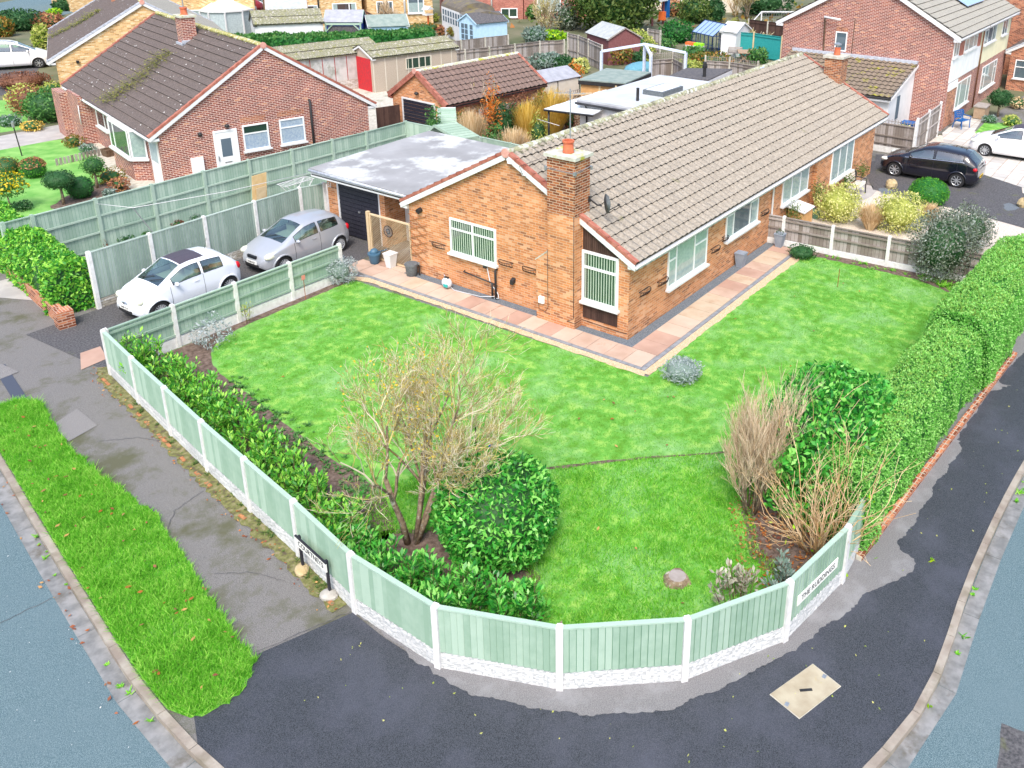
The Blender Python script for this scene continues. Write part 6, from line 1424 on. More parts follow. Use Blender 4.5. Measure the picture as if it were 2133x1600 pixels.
q = G(571, 30); car('estate_car', 'small white car facing down between the two yellow brick houses', (q[0]+.6, q[1]+1.2, 0), R(-118), 'car_white2',
    top=[(-2.0, .50), (-1.97, 1.0), (-1.8, 1.30), (-1.5, 1.48), (-.6, 1.55), (.1, 1.5), (1.0, 1.05), (1.2, 1.0), (1.8, .82), (2.0, .5)],
    belt=[(-2.0, .9), (0, .98), (1.1, .95), (2.0, .5)], half=[(-2.0, .62), (-1.8, .8), (-1.2, .86), (1.2, .86), (1.8, .74), (2.0, .5)],
    wb=(-1.25, 1.28), glass_x=dict(ws=(.2, 1.1), rw=(-1.85, -1.6), side=[(-.20, .7), (-1.3, -.30)]), scale=1.1, lamps='slim', spokes=8, seat='dark_seat')
q = G(512, 36); cc = sphere(MB(), (0, 0, .9), 2.0, 1.2, .8, 8).build('covered_heap', 'tarp_red'); cc.location = tuple(q); tag(cc, 'dark red rounded cover beside the white conservatory roof', 'cover')
# ------------------------------------------------------------------ plants
def rot_frames(N_, r, n, upb=.3, spread=1.):
    """leaf axis a and side b for outward normals N_"""
    a = r.normal(0, 1, (n, 3))*spread+N_*.45; a[:, 2] += upb; a /= np.linalg.norm(a, axis=1)[:, None]
    b = np.cross(a, r.normal(0, 1, (n, 3))+N_*1.4); b /= np.maximum(np.linalg.norm(b, axis=1), 1e-6)[:, None]
    return a, b
def leafquads(P, N_, s, asp, r, upb=.3, spread=1.):
    n = len(P); a, b = rot_frames(N_, r, n, upb, spread); S_ = (s*r.uniform(.6, 1.3, n))[:, None]
    V = np.zeros((n, 4, 3)); V[:, 0] = P-a*S_*.5; V[:, 1] = P+b*S_*asp*.5+a*S_*.05; V[:, 2] = P+a*S_*.5; V[:, 3] = P-b*S_*asp*.5+a*S_*.05
    return V.reshape(-1, 3)
def ell_points(n, rx, ry, rz, zc, r, depth_=.18, lump=.12, flat=1., seed=0, low=-.95, sup=2.0):
    d = r.normal(0, 1, (n*2, 3)); d /= np.linalg.norm(d, axis=1)[:, None]; d = d[d[:, 2] > low][:n]
    if sup != 2.0:
        q = (np.abs(d)**sup).sum(1)**(1/sup); dd = d/q[:, None]
    else: dd = d
    ph = np.random.default_rng(seed+99).uniform(0, 6.28, 6); l = 1+lump*(np.sin(4*d[:, 0]+ph[0])*np.sin(4*d[:, 1]+ph[1])+np.sin(9*d[:, 2]+ph[2])*np.sin(8*d[:, 0]+ph[3])*.7+np.sin(13*d[:, 1]+ph[4])*np.sin(12*d[:, 2]+ph[5])*.5)
    k = l*(1-depth_*r.uniform(0, 1, len(d))**1.5)
    P = dd*k[:, None]*np.array([rx, ry, rz]); P[:, 2] += zc; N_ = d/np.array([rx, ry, rz]); N_ /= np.linalg.norm(N_, axis=1)[:, None]
    return P, N_
def core(rx, ry, rz, zc, m, par, f=.80, name='inner_growth', sup=2.):
    mb = MB(); K, J = 10, 14; o = 0
    for i in range(K+1):
        for j in range(J):
            a = 2*math.pi*j/J; s_, c_ = math.sin(math.pi*i/K), -math.cos(math.pi*i/K); d = np.array([s_*math.cos(a), s_*math.sin(a), c_])
            if sup != 2: d = d/((np.abs(d)**sup).sum()**(1/sup))
            mb.v.append((d[0]*rx*f, d[1]*ry*f, max(0.0, zc+d[2]*rz*f)))
    for i in range(K):
        for j in range(J): mb.f.append((i*J+j, i*J+(j+1) % J, (i+1)*J+(j+1) % J, (i+1)*J+j)); mb.m.append(0)
    return mb.v, mb.f
CORE = {}
def bush(name, label, cat, loc, rx, rz, m, n, s, asp=.45, ry=None, zc=None, stem=None, core_m='dark_green', lump=.12, group=None, seed=1, upb=.3, depth_=.22, f=.78, rz_=0., sup=2., low=-.95, extra=None, tw=None):
    """leafy shrub: ellipsoid shell of leaves on a dark inner growth; stem: (height, radius)"""
    ry = ry or rx; zc = rz*.92 if zc is None else zc; t = thing(name, label, cat, (loc[0], loc[1], loc[2] if len(loc) > 2 else 0), rz_, group); r = np.random.default_rng(seed)
    P, N_ = ell_points(n, rx, ry, rz, zc, r, depth_, lump, seed=seed, sup=sup, low=low); k = P[:, 2] > .02; P, N_ = P[k], N_[k]
    V = leafquads(P, N_, s, asp, r, upb)
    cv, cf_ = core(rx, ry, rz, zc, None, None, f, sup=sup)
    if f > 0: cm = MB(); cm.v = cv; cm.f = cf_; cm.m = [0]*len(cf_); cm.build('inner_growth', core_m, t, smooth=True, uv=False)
    o = nmesh('foliage', V, 4, m, t)
    if extra:
        m2, n2, s2, zlo = extra; P, N_ = ell_points(n2*2, rx*1.02, ry*1.02, rz*1.02, zc, r, .05, lump, seed=seed, sup=sup); P_, Nn = P[P[:, 2] > zc+rz*zlo][:n2], N_[P[:, 2] > zc+rz*zlo][:n2]
        if len(P_): nmesh('blossom', leafquads(P_, Nn, s2, .8, r, .2), 4, m2, t)
    if stem:
        h, q = stem; mb = MB(); mb.tube([(0, 0, -.03), (.03*h, .01, h*.5), (0, 0, h)], [q*1.2, q, q*.8], 8); 
        for k in range(5): a = k*1.26; mb.tube([(0, 0, h*.9), (rx*.35*math.cos(a), ry*.35*math.sin(a), h+rz*.4)], [q*.6, q*.25], 5)
        mb.build('trunk', 'bark', t, smooth=True)
    return t
def bpx(name, label, cat, base, wpx, hpx, m, n, s, **k):
    """shrub given by the pixel of its base, its pixel width and pixel height in the photograph"""
    B = G(*base); sc = depth(B)/F_; rx = wpx*sc/2; B2 = B+np.array([math.sin(PSI_), math.cos(PSI_), 0])*rx*(.5 if base[1] > 300 else .05)
    H = hs(B, base[1]-hpx); H = max(.15, H*.9 if hpx > 30 else H)
    if k.get('stem') is not None:
        st = k.pop('stem'); sh_ = H*st[0]; k['stem'] = (sh_+.1, st[1]); rz = (H-sh_)/2; return bush(name, label, cat, B, rx, rz, m, n, s, zc=sh_+rz, **k)
    return bush(name, label, cat, B2, rx, H*.54, m, n, s, zc=H*.47, **k)
def limbs(name, par, starts, m, seed, levels=4, split=3, ang_=.5, shrink=.72, rs=.62, up=.15, n0=5, wig=.12, mesh2=None, minr=.004, f0=.35):
    """recursive branching; starts: list of (pos, dir, length, radius)"""
    r = random.Random(seed); mb = MB(); mb2 = MB(); mb2_ = mb2 if mesh2 else mb; T = []
    def grow(p, d, L, q, lv):
        pts = [p]; dd = d.copy(); k = 3 if lv < levels-1 else 2
        for i in range(k):
            wg = wig*(.35 if lv == 0 else 1); dd = (dd+Vector((r.gauss(0, wg), r.gauss(0, wg), r.gauss(0, wg)+up*.15))).normalized(); pts.append(pts[-1]+dd*(L/k))
        rr = [max(minr, q*(1-.35*i/k)) for i in range(k+1)]
        (mb if lv < 2 else mb2_).tube(pts, rr, 6 if lv == 0 else (4 if lv < 3 else 3), cap=lv == 0)
        if lv >= levels-1: T.append(pts[-1]); return
        ns = split+(1 if r.random() < .4 else 0)
        for k2 in range(ns):
            f = r.uniform(.35 if lv else f0, 1.0) if k2 else 1.0; b = pts[min(k, max(1, int(f*k)))]
            ax = Vector((r.gauss(0, 1), r.gauss(0, 1), r.gauss(0, 1))).cross(dd).normalized(); nd = (Matrix.Rotation(r.uniform(ang_*.5, ang_*1.4), 3, ax) @ dd); nd.z += up; nd.normalize()
            grow(b, nd, L*shrink*r.uniform(.75, 1.2), max(minr, q*rs), lv+1)
    for p, d, L, q in starts: grow(Vector(p), Vector(d).normalized(), L, q, 0)
    o = mb.build(name, m, par, uv=False, smooth=True)
    if mesh2: mb2.build('twigs', mesh2, par, uv=False)
    return T
# --- bare lichened tree on the lawn
B = G(850, 1132); tr = thing('bare_tree', 'leafless multi stemmed tree with yellow lichened twigs beside the round laurel', 'tree', B)
right = np.array([math.cos(PSI_), -math.sin(PSI_), 0]); fwd = np.array([math.sin(PSI_), math.cos(PSI_), 0])
def rl(a, b, c): return tuple(right*a+fwd*b+np.array([0, 0, c]))
st = [(rl(0, 0, -.05), rl(-.14, .0, 1), 1.7, .070), (rl(.12, .1, -.05), rl(.06, .1, 1), 1.9, .055), (rl(.16, .12, -.05), rl(.26, .10, 1), 1.9, .060), (rl(.1, .2, -.05), rl(.14, .30, 1), 1.8, .042), (rl(.14, .0, -.05), rl(.42, -.05, 1), 1.8, .045)]
T = limbs('trunk', tr, st, 'bark', 5, levels=7, split=3, ang_=.55, shrink=.66, rs=.50, up=.19, wig=.15, mesh2='twig', minr=.0030, f0=.72)
Tn = np.array([tuple(q) for q in T]); rr = np.random.default_rng(4); k = rr.choice(len(Tn), min(2600, len(Tn)), replace=False); P = Tn[k]+rr.normal(0, .06, (len(k), 3)); nrm_ = rr.normal(0, 1, (len(k), 3)); nrm_ /= np.linalg.norm(nrm_, axis=1)[:, None]
Pl = P[np.linalg.norm(P[:, :2], axis=1) < 1.1][:900]; nmesh('lichen', leafquads(Pl, nrm_[:len(Pl)], .045, .7, rr), 4, 'twig_lichen', tr)
# --- tall reddish twiggy shrub, tan twiggy shrub
B = G(1562, 1066); ts = thing('twiggy_shrub', 'tall upright pinkish twiggy shrub at the edge of the lower lawn', 'shrub', B); rnd = random.Random(9); st = []
for i in range(13):
    a = rnd.uniform(0, 6.28); k = rnd.uniform(.05, .42); st.append(((.12*math.cos(a), .12*math.sin(a), -.03), (k*math.cos(a), k*math.sin(a), 1), rnd.uniform(.95, 1.3), .020))
limbs('stems', ts, st, 'bark', 9, levels=5, split=4, ang_=.40, shrink=.68, rs=.55, up=.35, wig=.07, mesh2='twig_red', minr=.003)
B = G(1700, 1140); t2 = thing('twiggy_shrub', 'spreading tan twiggy shrub leaning over the right end of the corner fence', 'shrub', B); st = []
for i in range(46):
    a = rnd.uniform(0, 6.28); k = rnd.uniform(.15, .95); st.append(((.25*math.cos(a), .25*math.sin(a), -.03), (k*math.cos(a), k*math.sin(a), 1.15), rnd.uniform(.95, 1.75), .012))
limbs('stems', t2, st, 'twig_tan', 11, levels=3, split=3, ang_=.45, shrink=.58, rs=.6, up=.12, wig=.12, mesh2='twig_tan', minr=.0035)
rr = np.random.default_rng(8); P = rr.normal(0, .5, (60, 3)); P[:, 2] = rr.uniform(.2, 1.6, 60); N_ = rr.normal(0, 1, (60, 3)); N_ /= np.linalg.norm(N_, axis=1)[:, None]; nmesh('leaves', leafquads(P, N_, .09, .45, rr), 4, 'lime', t2)
# --- laurels
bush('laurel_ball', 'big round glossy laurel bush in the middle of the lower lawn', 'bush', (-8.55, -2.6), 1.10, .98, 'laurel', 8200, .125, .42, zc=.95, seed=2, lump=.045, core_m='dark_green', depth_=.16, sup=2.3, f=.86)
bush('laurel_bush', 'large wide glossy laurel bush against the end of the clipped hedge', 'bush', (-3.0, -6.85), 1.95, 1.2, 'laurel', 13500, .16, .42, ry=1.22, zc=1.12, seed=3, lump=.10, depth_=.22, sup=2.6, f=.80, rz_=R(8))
# young laurels along the inside of the fence
lr = [(-8.72, 9.0, 1.25, .50), (-8.85, 8.25, 1.0, .50), (-8.75, 7.5, .95, .52), (-8.80, 6.7, .92, .52), (-8.95, 5.9, .95, .50), (-9.1, 5.1, .9, .50), (-9.2, 4.3, .92, .50), (-9.45, 3.45, .9, .48), (-9.5, 2.65, .95, .50), (-9.7, 1.8, .92, .48), (-9.85, 1.0, .95, .50), (-9.95, .15, .9, .46), (-10.15, -.5, .75, .42), (-10.35, -1.15, .72, .42), (-10.4, -1.8, .90, .46), (-10.3, -2.45, 1.0, .46), (-10.1, -3.05, 1.0, .46), (-9.95, -3.6, .85, .42), (-9.6, -4.15, .85, .28)]
LL = ['topmost, tallest young laurel in the corner by the white car', 'young laurel next below the tallest one at the white car', 'young laurel behind the second panel of the corner fence', 'third yellow green laurel from the drive end of the row', 'bright young laurel behind the third corner fence panel', 'young laurel opposite the bend of the bare flower bed', 'young laurel beside the middle of the weedy flower bed', 'young laurel behind the fourth corner fence panel', 'young laurel between the fourth and fifth fence panels', 'young laurel behind the fifth corner fence panel', 'young laurel at the lower end of the bare flower bed', 'thin young laurel just above the street nameplate', 'smallest low young laurel behind the street nameplate', 'low young laurel just left of the bare tree trunk', 'bushy laurel in front of the bare tree foot', 'dense laurel below the left side of the round laurel ball', 'laurel with upright shoots in front of the round laurel ball', 'laurel at the right foot of the round laurel ball', 'last narrow leggy laurel of the row, on the lawn edge']
def sprig(name, label, cat, loc, h, rad_, m, seed, group, nst=9, ls=.13):
    """upright leafy shoots with leaves in whorls"""
    t = thing(name, label, cat, (loc[0], loc[1], 0), 0, group); r = np.random.default_rng(seed); mb = MB(); P = []; N_ = []
    for i in range(nst):
        a = r.uniform(0, 6.28); k = rad_*math.sqrt(r.uniform(.05, 1)); b = np.array([k*math.cos(a)*.6, k*math.sin(a)*.6, 0]); hh = h*r.uniform(.6, 1.05)*(1-.25*k/rad_); tp_ = np.array([k*math.cos(a)*1.1, k*math.sin(a)*1.1, hh])
        mb.tube([tuple(b), tuple((b+tp_)/2+r.normal(0, .02, 3)), tuple(tp_)], [.010, .008, .005], 4, cap=False)
        for q in range(34):
            f = r.uniform(.12, 1.0)**.7; c = b+(tp_-b)*f; g = r.uniform(0, 6.28); o = np.array([math.cos(g), math.sin(g), .35]); P.append(c+o*r.uniform(.03, .09)); N_.append(o)
    mb.build('stems', 'bark_dark', t, uv=False); P = np.array(P); N_ = np.array(N_); N_ /= np.linalg.norm(N_, axis=1)[:, None]
    n = len(P); a = N_*.9+np.array([0, 0, .55])+r.normal(0, .25, (n, 3)); a /= np.linalg.norm(a, axis=1)[:, None]; b = np.cross(a, np.array([0, 0, 1.])+r.normal(0, .3, (n, 3))); b /= np.linalg.norm(b, axis=1)[:, None]
    S_ = (ls*r.uniform(.7, 1.25, n))[:, None]; V = np.zeros((n, 4, 3)); V[:, 0] = P; V[:, 1] = P+a*S_*.55+b*S_*.21; V[:, 2] = P+a*S_; V[:, 3] = P+a*S_*.55-b*S_*.21
    nmesh('leaves', V.reshape(-1, 3), 4, m, t); return t
for i, ((x, y, h, r_), lb) in enumerate(zip(lr, LL)):
    sprig('young_laurel', lb, 'shrub', (x, y), h*.95, r_+.06, 'laurel_young' if i < 12 else 'laurel', 40+i, 'young laurels along the inside of the corner fence', nst=26)
# --- hedges: superellipsoid-like boxes with leaf shells
def hedge(name, label, cat, line, wd, h, m, m_core, n, s, asp, seed, zlow=0., lump=.06, top_m=None, wob=.05, group=None, h1=None):
    """line: centre polyline (world); box section with rounded top"""
    L = [0]; Pn = [np.array(p[:2], float) for p in line]
    for i in range(len(Pn)-1): L.append(L[-1]+np.linalg.norm(Pn[i+1]-Pn[i]))
    t = thing(name, label, cat, (*Pn[0], 0), 0, group); r = np.random.default_rng(seed)
    def at(u):
        x = np.interp(u, L, [p[0] for p in Pn]); y = np.interp(u, L, [p[1] for p in Pn]); e = .05
        dx_ = np.interp(np.minimum(u+e, L[-1]), L, [p[0] for p in Pn])-np.interp(np.maximum(u-e, 0), L, [p[0] for p in Pn]); dy_ = np.interp(np.minimum(u+e, L[-1]), L, [p[1] for p in Pn])-np.interp(np.maximum(u-e, 0), L, [p[1] for p in Pn]); q = np.hypot(dx_, dy_)
        return x, y, dx_/q, dy_/q
    def prof(a, hh, w_):  # a in 0..1 round the section from right foot over the top to left foot
        th = math.pi*a; c_, s_ = np.cos(th), np.sin(th); ex = 4.; k = (np.abs(c_)**ex+np.abs(s_)**ex)**(-1/ex)
        return c_*k*w_/2, s_*k*hh, c_, s_
    u = r.uniform(0, L[-1], n); a = r.uniform(0.0, 1.0, n); 
    # more samples along sides relative to their lengths
    hh = (h+(h1-h)*u/L[-1]) if h1 else h; hh = hh*(1+.025*np.sin(u*1.7+seed)+.018*np.sin(u*4.1)); ww = wd*(1+.05*np.sin(u*1.3+seed*2)+.03*np.sin(u*3.7))
    sx, sz, nx, nz_ = prof(a, hh, ww); x, y, dx_, dy_ = at(u)
    dep_ = r.uniform(0, 1, n)**1.5*.10; lm = lump*(np.sin(u*5+a*7+seed)*np.sin(a*17+u*2.2)+.5*np.sin(u*13)*np.sin(a*31))
    f = 1+lm/np.maximum(.5, np.hypot(sx, sz))-dep_; sx, sz = sx*f, sz*f
    P = np.stack([x+dy_*sx-Pn[0][0], y-dx_*sx-Pn[0][1], zlow+sz], 1); N_ = np.stack([dy_*nx, -dx_*nx, nz_], 1)
    # rounded ends
    for e, uu in ((0, 0.), (1, L[-1])):
        ne = int(n*wd/(2*(L[-1]+1e-6))*.9); yy = r.uniform(-.5, .5, ne)*wd; zz = r.uniform(0, 1, ne)*(h if e == 0 or not h1 else h1); k = (np.abs(2*yy/wd)**4+(zz/h)**4) < 1; yy, zz = yy[k], zz[k]
        x, y, dx_, dy_ = at(np.full(len(yy), uu)); sg = -1 if e == 0 else 1; bl = .10*r.uniform(0, 1, len(yy))-.05
        Pe = np.stack([x+dy_*yy+dx_*sg*bl-Pn[0][0], y-dx_*yy+dy_*sg*bl-Pn[0][1], zlow+zz], 1); P = np.vstack([P, Pe]); N_ = np.vstack([N_, np.stack([dx_*sg, dy_*sg, np.zeros(len(yy))], 1)])
    top = N_[:, 2] > .72
    N_ /= np.linalg.norm(N_, axis=1)[:, None]; V = leafquads(P, N_, s, asp, r, .25).reshape(-1, 4, 3)
    mi = np.zeros(len(P), int)
    if top_m: mi[top & (r.uniform(0, 1, len(P)) < .75)] = 1
    nmesh('foliage', V.reshape(-1, 3), 4, [m]+([top_m] if top_m else []), t, mi)
    # core
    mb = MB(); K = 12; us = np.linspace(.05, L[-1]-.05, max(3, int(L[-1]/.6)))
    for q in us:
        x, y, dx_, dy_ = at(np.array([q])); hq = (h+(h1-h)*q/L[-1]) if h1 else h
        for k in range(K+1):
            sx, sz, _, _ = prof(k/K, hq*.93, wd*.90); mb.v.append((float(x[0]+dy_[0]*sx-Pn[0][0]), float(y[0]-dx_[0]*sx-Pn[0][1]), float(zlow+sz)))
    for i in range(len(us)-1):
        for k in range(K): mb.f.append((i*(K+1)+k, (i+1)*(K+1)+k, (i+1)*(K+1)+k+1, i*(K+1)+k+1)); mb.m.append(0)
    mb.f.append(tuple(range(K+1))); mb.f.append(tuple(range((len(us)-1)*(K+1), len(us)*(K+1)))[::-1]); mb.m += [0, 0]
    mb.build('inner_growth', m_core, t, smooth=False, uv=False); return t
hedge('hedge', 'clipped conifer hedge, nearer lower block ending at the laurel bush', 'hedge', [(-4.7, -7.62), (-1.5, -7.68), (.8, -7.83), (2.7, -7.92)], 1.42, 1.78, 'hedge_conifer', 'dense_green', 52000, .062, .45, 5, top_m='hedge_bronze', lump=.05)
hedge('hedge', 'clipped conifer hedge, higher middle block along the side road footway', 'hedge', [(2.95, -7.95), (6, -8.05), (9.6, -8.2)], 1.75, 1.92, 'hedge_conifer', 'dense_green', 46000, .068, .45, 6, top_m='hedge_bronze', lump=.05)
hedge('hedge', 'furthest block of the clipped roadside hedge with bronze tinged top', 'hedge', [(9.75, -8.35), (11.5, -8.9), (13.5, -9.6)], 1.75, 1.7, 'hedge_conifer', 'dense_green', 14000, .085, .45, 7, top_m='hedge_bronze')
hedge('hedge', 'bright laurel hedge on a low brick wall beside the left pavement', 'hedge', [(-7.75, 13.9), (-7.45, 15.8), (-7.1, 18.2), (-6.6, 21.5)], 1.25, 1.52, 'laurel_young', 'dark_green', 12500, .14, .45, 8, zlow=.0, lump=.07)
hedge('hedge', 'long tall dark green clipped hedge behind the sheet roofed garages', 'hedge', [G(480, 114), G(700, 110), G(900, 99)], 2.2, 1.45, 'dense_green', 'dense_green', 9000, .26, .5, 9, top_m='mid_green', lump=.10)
# low brick wall under the left hedge, brick edging under the right hedge
mb = MB(); A, B_ = np.array([-8.50, 13.36]), np.array([-7.55, 19.2]); u = unit(B_-A); nn = np.array([-u[1], u[0]])
lw = thing('low_wall', 'low red brick wall with pillar under the left laurel hedge', 'wall', (*A, 0), math.atan2(u[1], u[0]))
MB().box(0, 5.0, -.22, 0, -.05, .42).build('wall', 'brick_rust', lw); MB().box(-.28, .12, -.32, .10, -.05, .50).build('pillar', 'brick_rust', lw)
rw_ = thing('edging_wall', 'line of red bricks at the foot of the roadside hedge', 'wall', (-4.9, -8.24, 0), math.atan2(-.62, 8)); mb = MB()
for i in range(44): mb.box(i*.235, i*.235+.215, -.06, .06, -.02, .10)
mb.build('bricks', 'brick_rust', rw_)
mb = MB()
for i in range(44): mb.box(i*.235-.01, i*.235+.0, -.055, .055, -.02, .11)
mb.build('mortar', 'concrete_old', rw_)
# --- garden shrubs
lav = bpx('lavender', 'silvery lavender clump on the lawn near the paving corner', 'shrub', (1421, 800), 84, 46, 'silver', 1500, .09, asp=.25, seed=12, core_m='grey_green', upb=.8)
bpx('silver_shrub', 'silver leaved shrub at the house end of the low drive fence', 'shrub', (706, 594), 66, 56, 'silver', 1900, .075, asp=.35, seed=13, core_m='grey_green', lump=.2, f=.6)
bpx('silver_shrub', 'loose grey leaved shrub in the bed beside the drive fence', 'shrub', (436, 728), 76, 62, 'silver', 700, .09, asp=.4, seed=14, f=.0, lump=.3)
bpx('shrub', 'dark purplish evergreen shrub spilling over the end of the grey fence', 'shrub', (1968, 590), 132, 160, 'purple_grey', 8000, .095, asp=.42, seed=15, lump=.22, core_m='dark_green', upb=.5, f=.66, depth_=.35)
bpx('shrub', 'smaller open half of the dark shrub with upright spikes over the gravel', 'shrub', (2025, 525), 96, 96, 'purple_grey', 4200, .095, asp=.38, seed=16, lump=.25, f=.6, upb=.9, depth_=.5, core_m='dark_green')
bpx('shrub', 'low dark green shrub at the foot of the grey fence', 'shrub', (1672, 541), 62, 22, 'dark_green', 500, .08, seed=17)
sprig('shrub', 'pinkish variegated shrub inside the right curve of the corner fence', 'shrub', (-7.3, -6.95), .75, .55, 'pink_variegated', 71, None, nst=10, ls=.12)
sprig('shrub', 'pale variegated shrub below the leaf litter by the fence', 'shrub', (-6.6, -7.35), .7, .5, 'grey_green', 72, None, nst=9, ls=.11)
sprig('hydrangea', 'small plant with faded pink heads behind the front fence', 'plant', (-9.95, -5.0), .55, .28, 'pink_variegated', 73, None, nst=5, ls=.11)
sprig('sapling', 'thin yellowing sapling in the bed by the drive fence', 'sapling', (-5.4, 9.3), .85, .12, 'yellow_green', 74, None, nst=3, ls=.07)
# plants in the strip behind the drive fence
for px, py, w_, h_, m_, lb in ((200, 520, 48, 26, 'brown_leaf', 'red brown low shrub at the hedge end of the fenced strip'), (252, 508, 42, 18, 'dark_green', 'low dark shrub beside the red brown one in the fenced strip'), (300, 494, 24, 14, 'mid_green', 'small green plant under the washing line prop'), (366, 476, 30, 15, 'brown_leaf', 'small reddish plant in the fenced strip'), (400, 464, 32, 18, 'grey_green', 'small grey green plant in the fenced strip')):
    bpx('low_shrub', lb, 'plant', (px, py), w_, h_, m_, 240, .10, seed=px, f=.6)
# left neighbour's garden
bpx('clipped_ball', 'bronze topped clipped ball on the left neighbours lawn', 'bush', (65, 372), 50, 44, 'box_green', 1500, .07, seed=21, sup=2.2, extra=('autumn', 500, .07, .2), core_m='dark_green', lump=.03, f=.9)
bpx('clipped_ball', 'orange topped rounded bush at the left edge of the photo', 'bush', (8, 372), 56, 46, 'rust_green', 900, .08, seed=22, core_m='dark_green', lump=.05, f=.85)
bpx('standard_tree', 'dark mushroom crowned standard tree just above the tall green fence', 'tree', (133, 426), 64, 78, 'dark_green', 1700, .07, seed=23, stem=(.46, .05), lump=.05, f=.85)
bpx('conifer_bush', 'dense bright green dwarf conifer above the tall green fence', 'bush', (163, 416), 56, 50, 'dense_green', 1400, .07, seed=24, f=.88, lump=.04)
bpx('standard_tree', 'light green standard shrub near the dark bungalow path', 'tree', (203, 392), 46, 74, 'mid_green', 1000, .08, seed=25, stem=(.42, .05), lump=.15)
bpx('mahonia', 'yellow flowered leggy shrub at the left edge above the hedge', 'shrub', (22, 438), 66, 84, 'mid_green', 900, .12, seed=26, stem=(.34, .03), extra=('yellow_flower', 420, .09, -.3), lump=.25, f=.5)
for px, py, w_, h_, m_, lb in ((222, 386, 70, 34, 'rust_green', 'reddish leafy ground shrub beside the standard tree'), (245, 400, 44, 26, 'autumn', 'brown leaved low shrub above the green fence'), (180, 322, 34, 20, 'grey_green', 'grey green low shrub beside the concrete path'), (150, 308, 40, 24, 'rust_green', 'rusty low shrub at the head of the flower bed'), (40, 440, 40, 16, 'dark_green', 'dark low plant behind the laurel hedge corner'), (225, 412, 24, 16, 'grey_green', 'blue grey low plant behind the tall green fence')):
    bpx('low_shrub', lb, 'plant', (px, py), w_, h_, m_, 420, .11, seed=px+3, f=.55, lump=.2)
bpx('shrub', 'large glossy camellia like bush against the dark bungalow porch', 'bush', (104, 252), 96, 72, 'mid_green', 2100, .16, seed=27, core_m='dark_green', lump=.15)
bpx('shrub', 'large brown twiggy rounded bush behind the glossy green one', 'bush', (62, 236), 80, 66, 'autumn', 2000, .11, seed=28, core_m='brown_leaf', extra=('yellow_green', 250, .14, .1))
bpx('shrub', 'yellow green shrub beside the buff brick wall', 'bush', (118, 206), 60, 40, 'yellow_green', 700, .15, seed=29)
bpx('shrub', 'wide purple brown bush in front of the white people carrier', 'bush', (45, 182), 110, 34, 'brown_leaf', 1300, .14, seed=30, core_m='brown_leaf')
bpx('shrub', 'orange yellow low shrub beside the left garden path', 'plant', (68, 272), 44, 20, 'golden', 300, .14, seed=31)
bpx('shrub', 'low green shrub left of the orange yellow one', 'plant', (20, 262), 50, 22, 'grey_green', 300, .14, seed=32)
for px, py, w_, h_, m_, n_, lb in ((40, 62, 90, 46, 'dark_green', 1800, 'big dark bush on the lawn beyond the white people carrier'), (8, 76, 44, 46, 'rust_green', 800, 'brownish bush at the left edge beyond the far lawn'), (100, 60, 66, 36, 'twigred', 900, 'red twigged shrub behind the buff bungalow'), (90, 106, 34, 60, 'yellow_green', 900, 'tall yellow green hedge plant beside the buff bungalow corner'), (136, 22, 48, 24, 'dark_green', 700, 'dark bush by the far road'), (114, 34, 30, 16, 'lime', 300, 'lime green low bush near the far road')):
    bpx('shrub', lb, 'bush', (px, py), w_, h_, 'autumn' if m_ == 'twigred' else m_, n_, .3 if py < 120 else .16, seed=px+7, core_m='dark_green')
# right neighbour's garden
bpx('clipped_ball', 'bright green clipped ball beside the black car', 'bush', (1938, 432), 82, 60, 'box_green', 3600, .085, seed=33, f=.93, lump=.02, core_m='dense_green')
bpx('yellow_shrub', 'yellow and cream leaved shrub behind the grey fence, nearer the house', 'shrub', (1748, 468), 104, 84, 'pale_variegated', 3400, .10, seed=34, lump=.2, f=.66, depth_=.4, core_m='yellow_green')
bpx('yellow_shrub', 'yellow and cream leaved shrub between tan grass and the dark shrub', 'shrub', (1876, 488), 108, 88, 'pale_variegated', 3400, .10, seed=35, lump=.2, f=.66, depth_=.4, core_m='yellow_green')
bpx('standard_tree', 'pale variegated standard shrub in front of the trellis topped fence', 'shrub', (1876, 312), 50, 58, 'pale_variegated', 900, .10, seed=36, stem=(.28, .03), lump=.1)
bpx('standard_tree', 'dark green standard tree beside the small red brick house', 'tree', (2078, 243), 50, 62, 'dark_green', 1100, .13, seed=37, stem=(.38, .06), lump=.12)
bpx('low_shrub', 'lime variegated low shrub under the dark standard tree', 'plant', (2105, 262), 36, 22, 'yellow_green', 400, .14, seed=38)
bpx('low_shrub', 'greyish low shrub beside the wooden chest', 'plant', (2062, 256), 34, 16, 'grey_green', 300, .12, seed=39)
bpx('low_shrub', 'tan dead foliage at the right edge by the brick wall', 'plant', (2118, 226), 36, 24, 'straw', 300, .16, seed=40)
